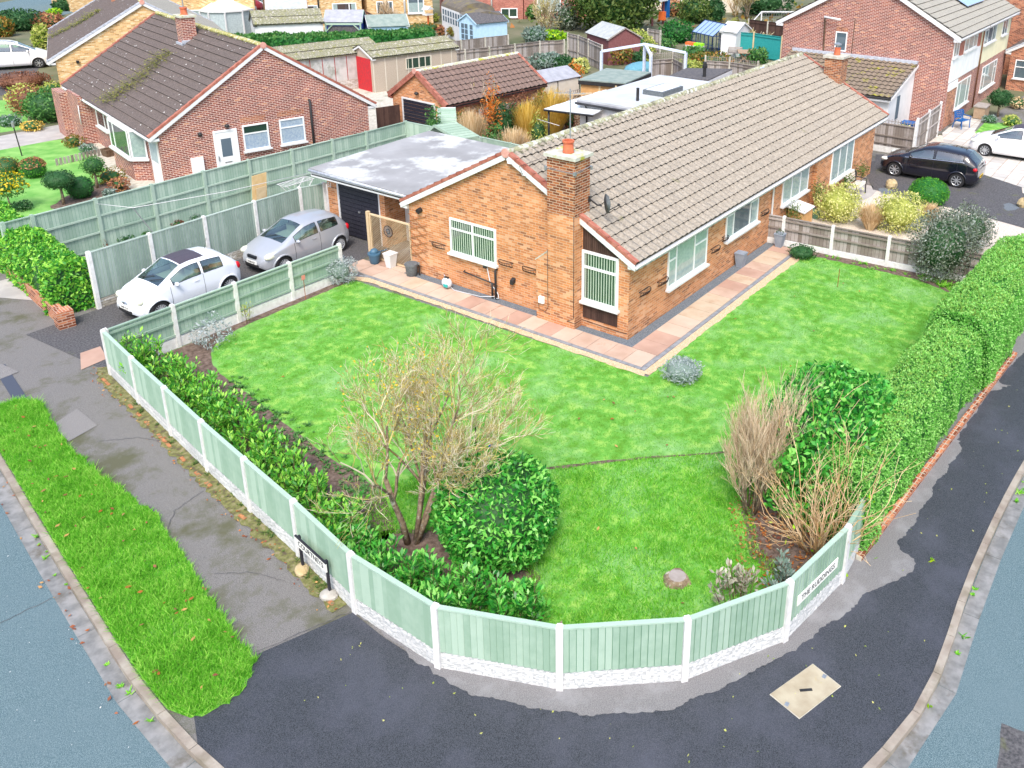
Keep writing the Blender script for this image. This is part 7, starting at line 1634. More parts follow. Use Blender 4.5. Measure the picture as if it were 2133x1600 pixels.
def grassy(name, label, base, wpx, hpx, m, n, seed, cat='grass', lean=.35):
    B = G(*base); sc = depth(B)/F_; rx = wpx*sc/2; H = hs(B, base[1]-hpx); t = thing(name, label, cat, B); r = np.random.default_rng(seed)
    a = r.uniform(0, 6.28, n); k = np.sqrt(r.uniform(0, 1, n)); b = np.stack([np.cos(a)*k*rx*.42, np.sin(a)*k*rx*.35, np.zeros(n)], 1); hh = H*r.uniform(.6, 1.05, n); tp_ = np.stack([np.cos(a)*k*rx*1.25, np.sin(a)*k*rx*1.25, hh*(1-.25*k)], 1)+r.normal(0, .07, (n, 3))
    md = (b+tp_)/2; md[:, 2] += hh*.12; e = np.stack([-np.sin(a), np.cos(a), np.zeros(n)], 1)*(.013*max(1, sc*40))
    V = np.zeros((n, 2, 4, 3)); V[:, 0, 0] = b-e*.6; V[:, 0, 1] = b+e*.6; V[:, 0, 2] = md+e; V[:, 0, 3] = md-e; V[:, 1, 0] = md-e; V[:, 1, 1] = md+e; V[:, 1, 2] = tp_+e*.4; V[:, 1, 3] = tp_-e*.4
    nmesh('blades', V.reshape(-1, 3), 4, m, t); return t
for px, py, w_, h_, m_, lb in ((1812, 478, 46, 52, 'straw', 'tan ornamental grass between the two yellow shrubs'), (1932, 462, 34, 36, 'straw', 'small tan ornamental grass left of the dark shrub')):
    grassy('ornamental_grass', lb, (px, py), w_, h_, m_, 1500, px)
# rear garden planting between bungalow and brick garage
for px, py, w_, h_, m_, n_, lb in ((1140, 142, 74, 34, 'grey_green', 1200, 'grey green shrub behind the grey roofed shed'), (1178, 148, 50, 34, 'dark_green', 700, 'dark bushy plant right of the grey green shrub'), (1210, 152, 36, 34, 'pale_variegated', 500, 'pale variegated shrub beside the orange leaved bush'), (1290, 132, 70, 44, 'rust_green', 1100, 'mixed autumn shrub seen through the pale pergola'), (1262, 126, 34, 30, 'yellow_green', 500, 'yellow green shrub by the left pergola post'), (1330, 140, 24, 36, 'dark_green', 420, 'dark upright shrub by the pergola centre post'), (1372, 158, 36, 26, 'dark_green', 500, 'dark clump at the corner of the garden room roof'), (1425, 148, 84, 22, 'yellow_green', 900, 'yellow green climber over the flat felt roof'), (1485, 136, 90, 26, 'rust_green', 1000, 'rambling climber along the low trellis fence'), (1446, 122, 50, 26, 'mid_green', 600, 'green climber beside the greenhouse foot')):
    bpx('garden_shrub', lb, 'shrub', (px, py), w_, h_, m_, n_, .16 if py > 200 else .24, seed=px+11, f=.6, lump=.2)
def yp(px, py, Y_): q = onp(px, py, (0, Y_, 0), (0, 1, 0)); return q[0], q[2]
for px, py, Y_, w_, m_, n_, lb in ((1046, 214, 16.0, 76, 'dark_green', 2600, 'dark evergreen shrub in the middle of the rear garden'), (962, 236, 16.3, 56, 'rust_green', 1500, 'mixed green and brown climber beside the ribbed green sheet'), (1085, 200, 16.0, 62, 'brown_leaf', 1500, 'purple brown shrub against the trellis topped fence'), (1128, 190, 15.6, 50, 'rust_green', 1200, 'brown and green climber left of the tall golden grass'), (902, 226, 16.6, 36, 'mid_green', 900, 'leafy climber at the corner of the brick garage'), (1008, 232, 16.0, 36, 'autumn', 800, 'reddish thin shrub behind the washing line post'), (1030, 262, 13.8, 44, 'mid_green', 700, 'bright low green shrub beside the pale grass'), (1120, 240, 14.2, 50, 'yellow_green', 700, 'yellow green low shrub near the black canopy post'), (1185, 215, 14.6, 40, 'brown_leaf', 500, 'dark maroon low shrub under the canopy edge')):
    x_, z_ = yp(px, py, Y_); r_ = w_*depth((x_, Y_, 0))/F_/2; bush('garden_shrub', lb, 'shrub', (x_, Y_), r_, z_*.52, m_, n_, .13, ry=min(r_, .8), zc=z_*.5, seed=px, lump=.22, f=.6)
for px, py, Y_, w_, m_, lb in ((980, 222, 15.2, 56, 'straw', 'tall tan ornamental grass behind the green pitched arbour'), (1068, 262, 13.0, 70, 'straw', 'pale tan grass clump just behind the bungalow ridge'), (1098, 204, 14.8, 54, 'golden', 'golden ornamental grass beside the washing line post'), (1150, 178, 15.0, 76, 'golden', 'tall golden ornamental grass left of the white canopy')):
    x_, z_ = yp(px, py, Y_); r_ = w_*depth((x_, Y_, 0))/F_/2; B = np.array([x_, Y_, 0.]); p_ = proj(B); grassy('ornamental_grass', lb, p_, w_, p_[1]-py, m_, 1500, px)
x_, z_ = yp(1022, 162, 15.6); bush('orange_shrub', 'tall thin shrub with orange leaves in front of the pantiled garage', 'shrub', (x_, 15.6), .55, z_*.42, 'orange_leaf', 520, .13, zc=z_*.62, seed=51, f=0, lump=.3, depth_=.9)
lo = bpy.data.objects[-1] if False else None
bpx('orange_shrub', 'small orange leaved bush beside the cream shed', 'shrub', (1196, 168), 36, 42, 'orange_leaf', 420, .16, seed=52, f=0, lump=.3)
for lb, px, py, n_ in (('bundle of bare upright stems in the rear garden', 1016, 290, 12), ('bare dead branch stand beside the green pitched trellis roof', 1000, 262, 4)):
    B = G(px, py); t = thing('bare_shrub', lb, 'plant', B); rnd = random.Random(px)
    limbs('stems', t, [((rnd.gauss(0, .2), rnd.gauss(0, .2), 0), (rnd.gauss(0, .1), rnd.gauss(0, .1), 1), rnd.uniform(.9, 1.5), .025) for _ in range(n_)], 'twig', px, levels=3, split=2, ang_=.4)
# far gardens
for px, py, w_, h_, m_, n_, s_, lb in ((957, 80, 50, 34, 'rust_green', 1200, .22, 'round photinia bush in front of the long white garden building'), (1033, 76, 32, 32, 'rust_green', 800, .22, 'orange and green bush against the sky blue summerhouse'), (1116, 88, 50, 36, 'grey_green', 900, .26, 'grey leaved bush behind the pale post fence'), (1150, 84, 66, 20, 'lime', 900, .26, 'bright lime green bush behind the grey fence corner'), (1110, 40, 30, 34, 'mid_green', 500, .3, 'green bush by the red brick house corner'), (1180, 62, 56, 60, 'purple_grey', 1300, .3, 'grey purple bush left of the big conifer'), (1322, 122, 96, 62, 'yellow_green', 1900, .24, 'yellow green bush in front of the maroon shed'), (1288, 130, 64, 50, 'autumn', 1400, .24, 'red tinted bush above the left pergola beam'), (1408, 88, 70, 50, 'dense_green', 1700, .24, 'rounded blue green bush left of the greenhouse'), (1385, 100, 44, 20, 'mid_green', 400, .24, 'low green plants under the blue green bush'), (1445, 48, 70, 60, 'olive_green', 1500, .34, 'dark bushy tree behind the greenhouse'), (1488, 46, 44, 56, 'dark_green', 1000, .34, 'dark conical bush behind the greenhouse ridge'), (1400, 34, 50, 40, 'autumn', 800, .34, 'orange brown bush near the top behind the conifer'), (1590, 30, 110, 60, 'dark_green', 2200, .36, 'dark overgrown trees left of the two storey gable'), (1578, 132, 44, 36, 'mid_green', 500, .24, 'small shrub beside the picnic table'), (1630, 76, 18, 30, 'dark_green', 300, .24, 'dark bush touching the two storey gable corner'), (790, 34, 52, 30, 'mid_green', 900, .28, 'green bush before the white net curtained house'), (776, 30, 20, 40, 'dense_green', 400, .3, 'upright spiky cordyline like plant by the brown slatted fence'), (905, 46, 22, 18, 'yellow_green', 200, .25, 'yellow green plant at the end wall of the yellow house'), (880, 62, 90, 12, 'rust_green', 500, .22, 'mixed low border planting on the far hedge top side'), (918, 74, 16, 22, 'autumn', 260, .24, 'red bush at the end of the far hedge')):
    bpx('far_shrub', lb, 'bush', (px, py), w_, h_, m_, n_, s_, seed=px+5, lump=.2, f=.7, core_m='dark_green')
bc = bush('conifer_tree', 'huge dark conifer behind the maroon shed at top centre', 'tree', tuple(G(1280, 66)), 3.9, 3.6, 'olive_green', 9000, .40, .5, zc=3.3, seed=61, lump=.2, core_m='dark_green', f=.8, depth_=.3)
for lb, px, py, h_, m_ in (('bare grey branched tree behind the grey fence corner', 1135, 72, 1.5, 'twig'), ('pale bare tree in front of the teal fence', 1570, 112, .85, 'twig'), ('pale straw coloured bare bushes at the top behind the metal shed', 1530, 36, 1.7, 'straw'), ('bare winter tree right of the dark bushy tree', 1555, 40, 1.8, 'twig'), ('bare reddish twiggy bush over the green felt shed', 812, 56, .9, 'twig_red')):
    B = G(px, py); t = thing('bare_tree', lb, 'tree', B); rnd = random.Random(px)
    limbs('branches', t, [((rnd.gauss(0, .15), rnd.gauss(0, .15), 0), (rnd.gauss(0, .3), rnd.gauss(0, .3), 1), h_*rnd.uniform(.8, 1.2), .05) for _ in range(5)], 'bark' if m_ == 'twig' else m_, px, levels=5, split=3, ang_=.55, shrink=.7, mesh2=m_, minr=.014)
# distant ground cover beyond the gardens
r = np.random.default_rng(77); P = []
for _ in range(2600):
    px, py = r.uniform(-100, 2233), r.uniform(-60, 58); q = G(px, py)
    if 930 < px < 1700 or px > 2050: P.append((q[0], q[1], r.uniform(0, .35)))
P = np.array(P); N_ = np.tile([0, 0, 1.], (len(P), 1)); struct(nmesh('far_undergrowth', leafquads(P, N_, .7, .5, r), 4, 'rust_green'), 'stuff')
# ------------------------------------------------------------------ small things
# street nameplate on two posts
A, B = G(632, 1187), G(688, 1240); sg = thing('street_sign', 'white COURTNEYS street nameplate on two black posts before the green fence', 'street sign', A, ang(A, B)); Ls = np.linalg.norm((B-A)[:2])
for x in (0, Ls): MB().box(x-.025, x+.025, -.02, .02, -.05, .76).build('post', 'sign_black', sg)
MB().box(-.06, Ls+.05, -.05, -.028, .55, .735).build('plate', 'plate_white', sg)
MB().box(-.07, Ls+.06, -.055, -.02, .735, .76).build('top_rail', 'sign_black', sg)
text('COURTNEYS', .15, 'sign_black', sg, Tm((Ls/2, -.053, .642), (1, 0, 0), (0, 0, 1), (0, -1, 0)), sx=.98)
for k, (x, lb) in enumerate(((0, 'rough concrete lump at the foot of the left nameplate post'), (Ls, 'rough concrete lump with moss at the foot of the right nameplate post'))):
    q = A+(B-A)*(x/Ls); o = sphere(MB(), (0, 0, 0), .17, .13, .10, 7).build('concrete_footing', 'stone' if k == 0 else 'stone_grey'); o.location = (q[0]-.03, q[1], .02); o.rotation_euler = (0, 0, 1.+k); tag(o, lb, 'footing', 'concrete lumps holding the nameplate posts')
# nameplate on the fence
a_, b_ = np.array(corner[10]), np.array(corner[11]); u = unit(b_-a_); nn = np.array([u[1], -u[0]]); L = np.linalg.norm(b_-a_)
sg2 = thing('name_plate', 'white THE RUDDINGS nameplate screwed to the green corner fence', 'street sign', (*(a_+u*.26+nn*.032), .56), math.atan2(u[1], u[0]))
MB().box(0, 1.30, -.012, .004, 0, .20).build('plate', 'plate_white', sg2); text('THE RUDDINGS', .155, 'sign_black', sg2, Tm((.65, -.0135, .10), (1, 0, 0), (0, 0, 1), (0, -1, 0)), sx=.98)
# telecom cover in the footway
c = [G(*p, .003) for p in ((1693, 1383), (1603, 1447), (1665, 1498), (1752, 1430))]; cc = sum(c)/4; cv2 = thing('inspection_cover', 'rectangular buff metal cover set in the new dark tarmac', 'cover', (cc[0], cc[1], .004)); Q = [(p-cc)[:2] for p in c]
def inset(Q, f): return [(q[0]*f, q[1]*f, 0) for q in Q]
MB().prism([(q[0], q[1], -.004) for q in Q], (0, 0, .008)).build('frame', 'concrete_old', cv2); MB().prism([(x, y, .004) for x, y, z in inset(Q, .975)], (0, 0, .006)).build('plate', 'cover_plate', cv2)
MB().box(-.10, .10, -.025, .025, .009, .0125, T=Matrix.Rotation(R(-50), 4, 'Z')).build('key_slot', 'black', cv2)
for f_ in ((.33, .5), (.83, .5)):
    q = Q[0]*0+(Q[1]*(1-f_[1])+Q[2]*f_[1])*.88 if f_[0] < .5 else (Q[3]*(1-f_[1])+Q[0]*f_[1])*.88
    MB().box(q[0]-.04, q[0]+.04, q[1]-.03, q[1]+.03, .009, .0125).build('corner_bolt', 'steel', cv2)
q = G(1922, 977); k = thing('stop_tap_cover', 'small pale utility cover beside the roadside hedge', 'cover', (q[0], q[1], .002)); MB().box(-.09, .09, -.07, .07, 0, .006).build('lid', 'steel', k); MB().box(-.13, .13, -.11, .11, -.002, .004).build('frame', 'concrete_old', k)
# wall baskets
def basket(loc, rz, lb, w_=.52):
    t = thing('wall_basket', lb, 'planter', loc, rz, 'black wire hay-rack baskets on the bungalow walls'); m = MB(); K = 7; n = 8
    def P(x, q): a = math.pi*q/2; return (x, -.17*math.cos(a)*math.sin(math.pi*min(1, max(0, (x+w_/2)/w_))*.92+.12)**.5, -.15*math.sin(a)-.0)
    m.tube([(-w_/2, 0, 0)]+[P(-w_/2+w_*i/n, 0) for i in range(n+1)]+[(w_/2, 0, 0)], .011, 4); m.tube([P(-w_/2*.9+w_*.9*i/n, .45) for i in range(n+1)], .008, 4); m.bar((-w_/2, -.004, 0), (w_/2, -.004, 0), .014); m.bar((-w_/2*.8, -.004, -.15), (w_/2*.8, -.004, -.15), .012)
    m.build('rim', 'wire_black', t); m = MB()
    for i in range(n+1):
        x = -w_/2+w_*i/n*.98+.005; m.tube([P(x, 0), P(x, .35), P(x, .7), (x*.9, -.005, -.15)], .008, 4, cap=False)
    m.build('bars', 'wire_black', t); return t
def gp_(px, py): q = onp(px, py, (0, 0, 0), (1, 0, 0)); return q
def lp_(px, py, y=0.): q = onp(px, py, (0, y, 0), (0, 1, 0)); return q
for (px, py), lb in (((915, 507), 'wire wall basket between the lattice and the slatted window on the gable'), ((1055, 544), 'wire wall basket just right of the gable window sill'), ((1105, 558), 'wire wall basket touching the edge of the chimney breast')):
    q = gp_(px, py); basket((-.005, q[1], q[2]), R(-90), lb)
for (px, py), lb in (((1341, 603), 'nearest and lowest wire wall basket on the long wall'), ((1378, 582), 'wire wall basket at the near sill corner of the big front window'), ((1488, 515), 'wire wall basket midway between the two front windows'), ((1508, 492), 'wire wall basket at the near sill corner of the second window'), ((1591, 439), 'wire wall basket beside the white downpipe')):
    q = lp_(px, py); basket((q[0], -.005, q[2]), 0, lb, .30 if px == 1508 else .52)
# satellite dish and aerials
q = G(1236, 410, 3.45); ds = thing('satellite_dish', 'grey satellite dish on an arm at the side of the near chimney', 'satellite dish', (.18, 1.05, 3.72), R(-40)); m = MB(); m.lathe([(.0, .07), (.12, .055), (.22, .02), (.27, -.02)], 20); m.v = [(z*1+.16, x, y) for x, y, z in m.v]; 
m.build('dish', 'pot_dark', ds, smooth=True); m = MB(); m.bar((.2, 0, -.2), (.46, 0, -.08), .02); sphere(m, (.48, 0, -.06), .04); m.build('receiver_arm', 'black', ds); m = MB(); m.tube([(.0, .0, -.05), (-.1, .1, -.05), (-.22, .42, .02)], .022, 6); m.box(-.26, -.2, .40, .46, -.06, .1); m.build('bracket', 'black', ds)
q = G(1194, 300, 5.1); an = thing('tv_aerial', 'grey television aerial on a thin mast above the near chimney pot', 'aerial', (.45, 2.3, 3.9)); zt = 2.75; m = MB(); m.tube([(0, 0, 0), (0, 0, zt)], .018, 6); m.build('mast', 'steel', an)
m = MB(); rx_ = np.array([math.cos(R(-60)), math.sin(R(-60)), 0]); ry_ = np.array([-rx_[1], rx_[0], 0]); m.bar(tuple(-rx_*.42+np.array([0, 0, zt-.12])), tuple(rx_*.42+np.array([0, 0, zt-.12])), .015)
for i in range(7):
    c_ = rx_*(-.38+i*.12)+np.array([0, 0, zt-.12]); m.bar(tuple(c_-ry_*.16), tuple(c_+ry_*.16), .008)
for z in (-.10, .0, .10): m.bar(tuple(rx_*-.42-ry_*.2+np.array([0, 0, zt-.12+z])), tuple(rx_*-.42+ry_*.2+np.array([0, 0, zt-.12+z])), .008)
m.build('elements', 'steel', an)
for (px, py), (tx, ty), lb in (((402, 52), (381, -20), 'thin pale aerial mast on the dark bungalow chimney'), ((462, 70), (428, 0), 'ornate black lamp post top beside the buff house')):
    pass
x, y, z = on_roof(hb, 385, 95, 9.15, 2.42, 5.35); a_ = hb.rotation_euler[2]; P = np.array(hb.location)+np.array([math.cos(a_), math.sin(a_), 0])*(x+.35)+np.array([-math.sin(a_), math.cos(a_), 0])*(y+.55)
an2 = thing('tv_aerial', 'thin white aerial mast behind the dark bungalow chimney', 'aerial', (P[0], P[1], 4.9)); MB().tube([(0, 0, 0), (0, 0, 4.0)], .03, 6).build('mast', 'steel', an2); MB().bar((-.4, 0, 3.6), (.4, 0, 3.6), .02).bar((-.3, -.2, 3.6), (-.3, .2, 3.6), .015).bar((.0, -.2, 3.6), (.0, .2, 3.6), .015).build('elements', 'steel', an2)
B = G(432, 45); lpz = thing('lamp_post', 'old fashioned black lantern post in front of the yellow brick house', 'street lamp', B); m = MB(); m.tube([(0, 0, 0), (0, 0, 2.6)], .06, 8); m.build('post', 'black', lpz); m = MB(); m.lathe([(.10, 0), (.2, .5), (.24, .52), (.05, .75), (.02, .85)], 8, (0, 0, 2.6)); m.build('lantern', 'black', lpz); MB().bar((-.5, 0, 2.3), (.5, 0, 2.3), .04).build('ladder_bar', 'black', lpz)
# trellis screen with plaque beside the house
A, B = G(775, 536), np.array([.02, 8.27, 0]); A = np.array([-.02, 10.1, 0]); ts_ = thing('trellis_screen', 'tan diagonal slatted screen between the drive and the gable wall', 'trellis', A, ang(A, B)); Lt = np.linalg.norm((B-A)[:2]); Ht = 1.62
m = MB(); m.box(0, .05, -.03, .03, .05, Ht); m.box(Lt-.04, Lt, -.03, .03, .05, Ht); m.box(.05, Lt-.04, -.03, .03, Ht-.05, Ht); m.box(.05, Lt-.04, -.03, .03, .05, .10); m.build('frame', 'lattice', ts_)
MB().box(-.12, -.01, -.055, .055, -.05, Ht+.05).build('post', 'lattice', ts_)
m = MB(); st_ = .058
def clip(x0, z0, x1, z1):
    P = []
    for t in np.linspace(0, 1, 60):
        x, z = x0+(x1-x0)*t, z0+(z1-z0)*t
        if .05 <= x <= Lt-.04 and .10 <= z <= Ht-.05: P.append((x, z))
    return (P[0], P[-1]) if len(P) > 1 else None
for i in range(int((Lt+Ht)/st_)):
    c_ = clip(i*st_-Ht, 0, i*st_, Ht)
    if c_: m.bar((c_[0][0], -.012, c_[0][1]), (c_[1][0], -.012, c_[1][1]), .034, .010)
m.build('slats', 'lattice', ts_)

pl_ = thing('wall_plaque', 'round dark metal sunburst plaque hung on the slatted screen', 'plaque', tuple(A+(B-A)*.48+np.array([-.06, 0, 1.18])), ang(A, B)); m = MB(); m.tube([(.19*math.cos(q), -.0, .19*math.sin(q)) for q in np.linspace(0, 6.283, 25)], .012, 5); m.tube([(.08*math.cos(q), -.0, .08*math.sin(q)) for q in np.linspace(0, 6.283, 25)], .012, 5)
m.build('ring', 'black', pl_); m = MB()
for k in range(20): q = 2*math.pi*k/20; m.bar((.03*math.cos(q), 0, .03*math.sin(q)), (.19*math.cos(q), 0, .19*math.sin(q)), .016, .008)
m.build('rays', 'steel', pl_)
q0, q1 = gp_(853, 458), gp_(893, 540); wt = thing('wall_trellis', 'rusty expanding lattice trellis fixed to the left of the gable wall', 'trellis', (-.03, q0[1], 0), R(-90)); m = MB(); Wt = q0[1]-q1[1]; z1, z0 = 1.95, .62
for i in range(5): z = z0+(z1-z0)*(i+.3)/4.6; m.bar((0, 0, z-.1), (Wt, 0, z+.18), .02, .012)
for i in range(5): z = z1-(z1-z0)*(i-.2)/4.6; m.bar((0, -.012, z), (Wt, -.012, z-.42), .014, .012)
m.build('laths', 'lattice_dark', wt)
# pots
def pot(name, lb, cat, loc, prof, mt, sq=0, n=18, soil=True, rz=0.):
    t = thing(name, lb, cat, loc, rz, None); o = MB().lathe(prof, n if not sq else 4, sq=0 if not sq else 0).build('pot', mt, t, smooth=not sq, sharp=40)
    if soil: r0, z0 = prof[-1]; MB().lathe([(r0*.9, z0-.06), (r0*.9, z0-.03)], n if not sq else 4).build('soil', 'soil', t)
    return t
pb = pot('plant_pot', 'round blue grey pot with a watering can, left of the white planter', 'pot', (-.28, 9.72, .02), [(.13, 0), (.15, .02), (.19, .30), (.215, .31), (.215, .37), (.19, .37)], 'pot_blue')
wc = thing('watering_can', 'blue grey watering can lying in the round blue grey pot', 'watering can', (-.28, 9.72, .36)); m = MB(); sphere(m, (0, 0, .06), .15, .13, .12, 8); m.build('body', 'pot_blue', wc, smooth=True); pipe(wc, 'spout', [(.08, -.05, .05), (.2, -.24, .1), (.26, -.36, .16)], .015, 'pot_blue'); m = MB(); m.tube([(.26, -.36, .16), (.29, -.41, .18)], [.015, .035], 8); m.build('rose', 'black', wc)
pot('planter', 'tall white square planter against the slatted screen', 'planter', (-.20, 9.05, .02), [(.15, 0), (.23, .46), (.25, .47), (.25, .50), (.22, .50)], 'pot_white', sq=1, rz=R(0))
pot('plant_pot', 'dark grey basket weave pot at the left corner of the gable', 'pot', (-.28, 8.02, .02), [(.15, 0), (.17, .02), (.20, .34), (.22, .35), (.22, .41), (.19, .41)], 'pot_dark')
pot('planter', 'empty grey square planter on blue gravel by the long wall', 'planter', (6.62, -.22, .015), [(.15, 0), (.23, .46), (.25, .47), (.25, .50), (.22, .50)], 'pot_grey', sq=1)
pgp = pot('planter', 'grey square planter with a small plant beside the downpipe', 'planter', (9.05, -.55, .02), [(.15, 0), (.23, .46), (.25, .47), (.25, .50), (.22, .50)], 'pot_grey', sq=1)
r = np.random.default_rng(5); P, N_ = ell_points(70, .14, .14, .1, .52, r); nmesh('plant', leafquads(P, N_, .07, .4, r, .8), 4, 'dark_green', pgp)
lt_ = thing('path_light', 'short black garden light with glass top by the basket weave pot', 'light', (-.14, 7.82, .01)); MB().tube([(0, 0, 0), (0, 0, .38)], .022, 8).build('stem', 'black', lt_); MB().tube([(0, 0, .38), (0, 0, .46)], .03, 8).build('lamp', 'steel', lt_)
# hose reel
hr = thing('hose_reel', 'white and turquoise hose box on the paving below the window', 'hose reel', (-.36, 6.42, .03), R(-90)); m = MB(); sphere(m, (0, 0, .17), .19, .13, .17, 10); m.build('casing', 'hose_grey', hr, smooth=True); MB().box(-.02, .14, -.14, -.115, .08, .17).build('label_patch', 'turq', hr); MB().box(-.08, .08, -.03, .03, .33, .37).build('handle', 'black', hr)
pipe(hr, 'hose', [(.16, 0, .06), (.3, -.02, .01), (.7, .02, .01), (1.3, .1, .01), (1.75, .2, .1)], .011, 'hose_grey', 6); pipe(hr, 'hose', [(-.1, .05, .3), (-.2, .1, .36), (-.22, .14, .22), (-.12, .16, .12)], .011, 'hose_grey', 6)
# things in the garden
k = thing('tree_stump', 'low cut tree stump sunk in the rough grass', 'stump', (-7.3, -5.72, 0)); m = MB(); m.lathe([(.26, -.03), (.22, .06), (.19, .11)], 12); m.v = [(x*(1+.15*math.sin(3*math.atan2(y, x))), y*(1+.12*math.sin(4*math.atan2(y, x))), z) for x, y, z in m.v]; m.build('bark', 'bark', k); m = MB(); m.lathe([(.16, .111), (.15, .116)], 12); m.build('cut_face', 'wood_grey', k)
k = thing('plant_stake', 'thin rusty stake standing on the far lawn near the grey fence', 'stake', (6.94, -3.47, 0)); MB().tube([(0, 0, 0), (.01, 0, .62)], .010, 5).build('rod', 'rust', k)
k = thing('plant_stake', 'rusty stake with a white label against the low drive fence', 'stake', (-3.42, 9.28, 0)); MB().tube([(0, 0, 0), (0, 0, .75)], .010, 5).build('rod', 'rust', k); MB().box(-.07, .05, -.02, -.008, .66, .80).build('label_card', 'cushion', k)
k = thing('feeder_pole', 'black bird feeder pole behind the round laurel', 'pole', (-7.05, -.75, 0)); MB().tube([(0, 0, 0), (0, 0, 1.25)], .014, 6).build('pole', 'black', k)
k = thing('solar_cane', 'blue topped cane beside the black feeder pole', 'cane', (-7.05, -1.15, 0)); MB().tube([(0, 0, 0), (0, 0, .9)], .010, 6).build('cane', 'steel', k); m = MB(); sphere(m, (0, 0, .93), .05, .05, .035, 6); m.build('top', 'blue_paint', k)
# fenced strip
ck = thing('garden_chair', 'dark plastic garden chair behind the plain green fence', 'chair', (.55, 16.5, 0), R(200)); m = MB(); m.box(-.24, .24, -.22, .22, .40, .44); m.build('seat', 'dark_plastic', ck); m = MB(); m.prism([(-.24, .20, .44), (.24, .20, .44), (.21, .34, .92), (-.21, .34, .92)], (0, .03, 0)); m.build('backrest', 'dark_plastic', ck)
for sx in (-1, 1):
    MB().tube([(sx*.25, -.2, .0), (sx*.26, -.18, .62), (sx*.26, .2, .66)], .022, 6).build('armrest', 'dark_plastic', ck); MB().tube([(sx*.24, .22, 0), (sx*.22, .22, .42)], .02, 6).build('leg', 'dark_plastic', ck)
P = G(508, 372, .9); ck.location = (P[0], P[1], 0)
P = G(545, 395, .9); pw = thing('plywood_board', 'pale plywood sheet leaning on the tall green fence', 'board', (P[0]+.3, 17.72, 0), R(2)); o = MB().box(-.33, .33, -.02, .0, 0, 1.35).build('sheet', 'plywood', pw); o.rotation_euler = (R(8), 0, 0); o.location = (0, -.12, 0)
o = MB().box(-.3, .12, -.05, -.03, 0, .82).build('offcut', 'wood_pale', pw); o.rotation_euler = (R(8), 0, 0); o.location = (.12, -.14, 0)
P = G(616, 378, 1.15); wt_ = thing('wire_table', 'white wire airer standing between the two green fences', 'airer', (P[0], P[1], 0)); m = MB()
for i in range(12): m.bar((-.65+i*.118, -.25, 1.15), (-.65+i*.118, .25, 1.15), .012)
for y in (-.25, .25): m.bar((-.66, y, 1.15), (.66, y, 1.15), .02)
m.build('top', 'white', wt_)
m = MB()
for x in (-.6, .6):
    for y in (-.25, .25): m.bar((x, y, 1.15), (-x*.7, y, 0), .02)
m.build('legs', 'white', wt_)
A, B, C_ = G(197, 424, 1.62), G(277, 433, 1.9), G(640, 361, 1.75); wl_ = thing('washing_line', 'white washing line over a pole between the two green fences', 'washing line', (0, 0, 0)); pipe(wl_, 'line', [tuple(A), tuple(B), tuple((B+C_)/2+np.array([0, 0, -.08])), tuple(C_)], .010, 'white', 4); q = G(338, 482, .6); m = MB(); m.tube([tuple(B), (q[0], q[1], .0)], .016, 6); m.build('prop', 'steel', wl_)
# pitched green trellis arbour behind the garage
A, B, C_ = G(880, 285, 1.9), G(905, 262, 2.45), G(955, 292, 1.9); ar = thing('arbour', 'sage green arbour with slatted pitched roof behind the flat garage roof', 'arbour', (0, 0, 0)); dv = np.array([.95, -.35, 0])
m = MB()
for a, b in ((A, B), (B, C_)):
    for i in range(7): m.prism([tuple(a+(b-a)*(i/7)), tuple(a+(b-a)*((i+.85)/7)), tuple(a+(b-a)*((i+.85)/7)+dv), tuple(a+(b-a)*(i/7)+dv)], (0, 0, .03))
m.bar(tuple(A), tuple(B), .10).bar(tuple(B), tuple(C_), .10); m.build('roof', 'sage', ar)
m = MB()
for q in (A, C_): m.bar(tuple(q), (q[0], q[1], 0), .07); m.bar(tuple(q+dv), (q[0]+dv[0], q[1]+dv[1], 0), .07)
m.build('post', 'sage', ar)
m = MB()
for i in range(8):
    f = i/7; q = A+(C_-A)*f; m.bar((q[0], q[1], .3), (q[0], q[1], 1.9), .02)
for z in np.arange(.3, 1.95, .16): m.bar((A[0], A[1], z), (C_[0], C_[1], z), .02)
m.build('lattice', 'sage', ar)
c = [G(*p, z) for p, z in (((911, 225), 2.3), ((949, 224), 2.3), ((953, 268), 1.5), ((911, 262), 1.6))]; pn = thing('ribbed_panel', 'pale green ribbed sheet standing above the rear green fence', 'panel', (0, 0, 0)); m = MB()
for i in range(11): f0, f1 = i/11, (i+.8)/11; m.add([c[0]+(c[3]-c[0])*f0, c[1]+(c[2]-c[1])*f0, c[1]+(c[2]-c[1])*f1, c[0]+(c[3]-c[0])*f1], [(0, 1, 2, 3)])
m.build('ribs', 'sage_light', pn); m = MB(); m.prism([tuple(q+np.array([.03, .03, 0])) for q in c], (.02, .02, 0)); m.build('sheet', 'canopy', pn)
A, B = G(1060, 262), G(1060, 228); B = np.array([A[0], A[1], hs(A, 228)]); wp_ = thing('washing_post', 'steel washing line post in the rear garden', 'post', A); MB().tube([(0, 0, 0), (0, 0, B[2])], .035, 8).build('pole', 'steel', wp_); C_ = G(1165, 262, 1.9)-A; pipe(wp_, 'line', [(0, 0, B[2]-.05), (C_[0], C_[1], 1.9)], .012, 'white', 4)
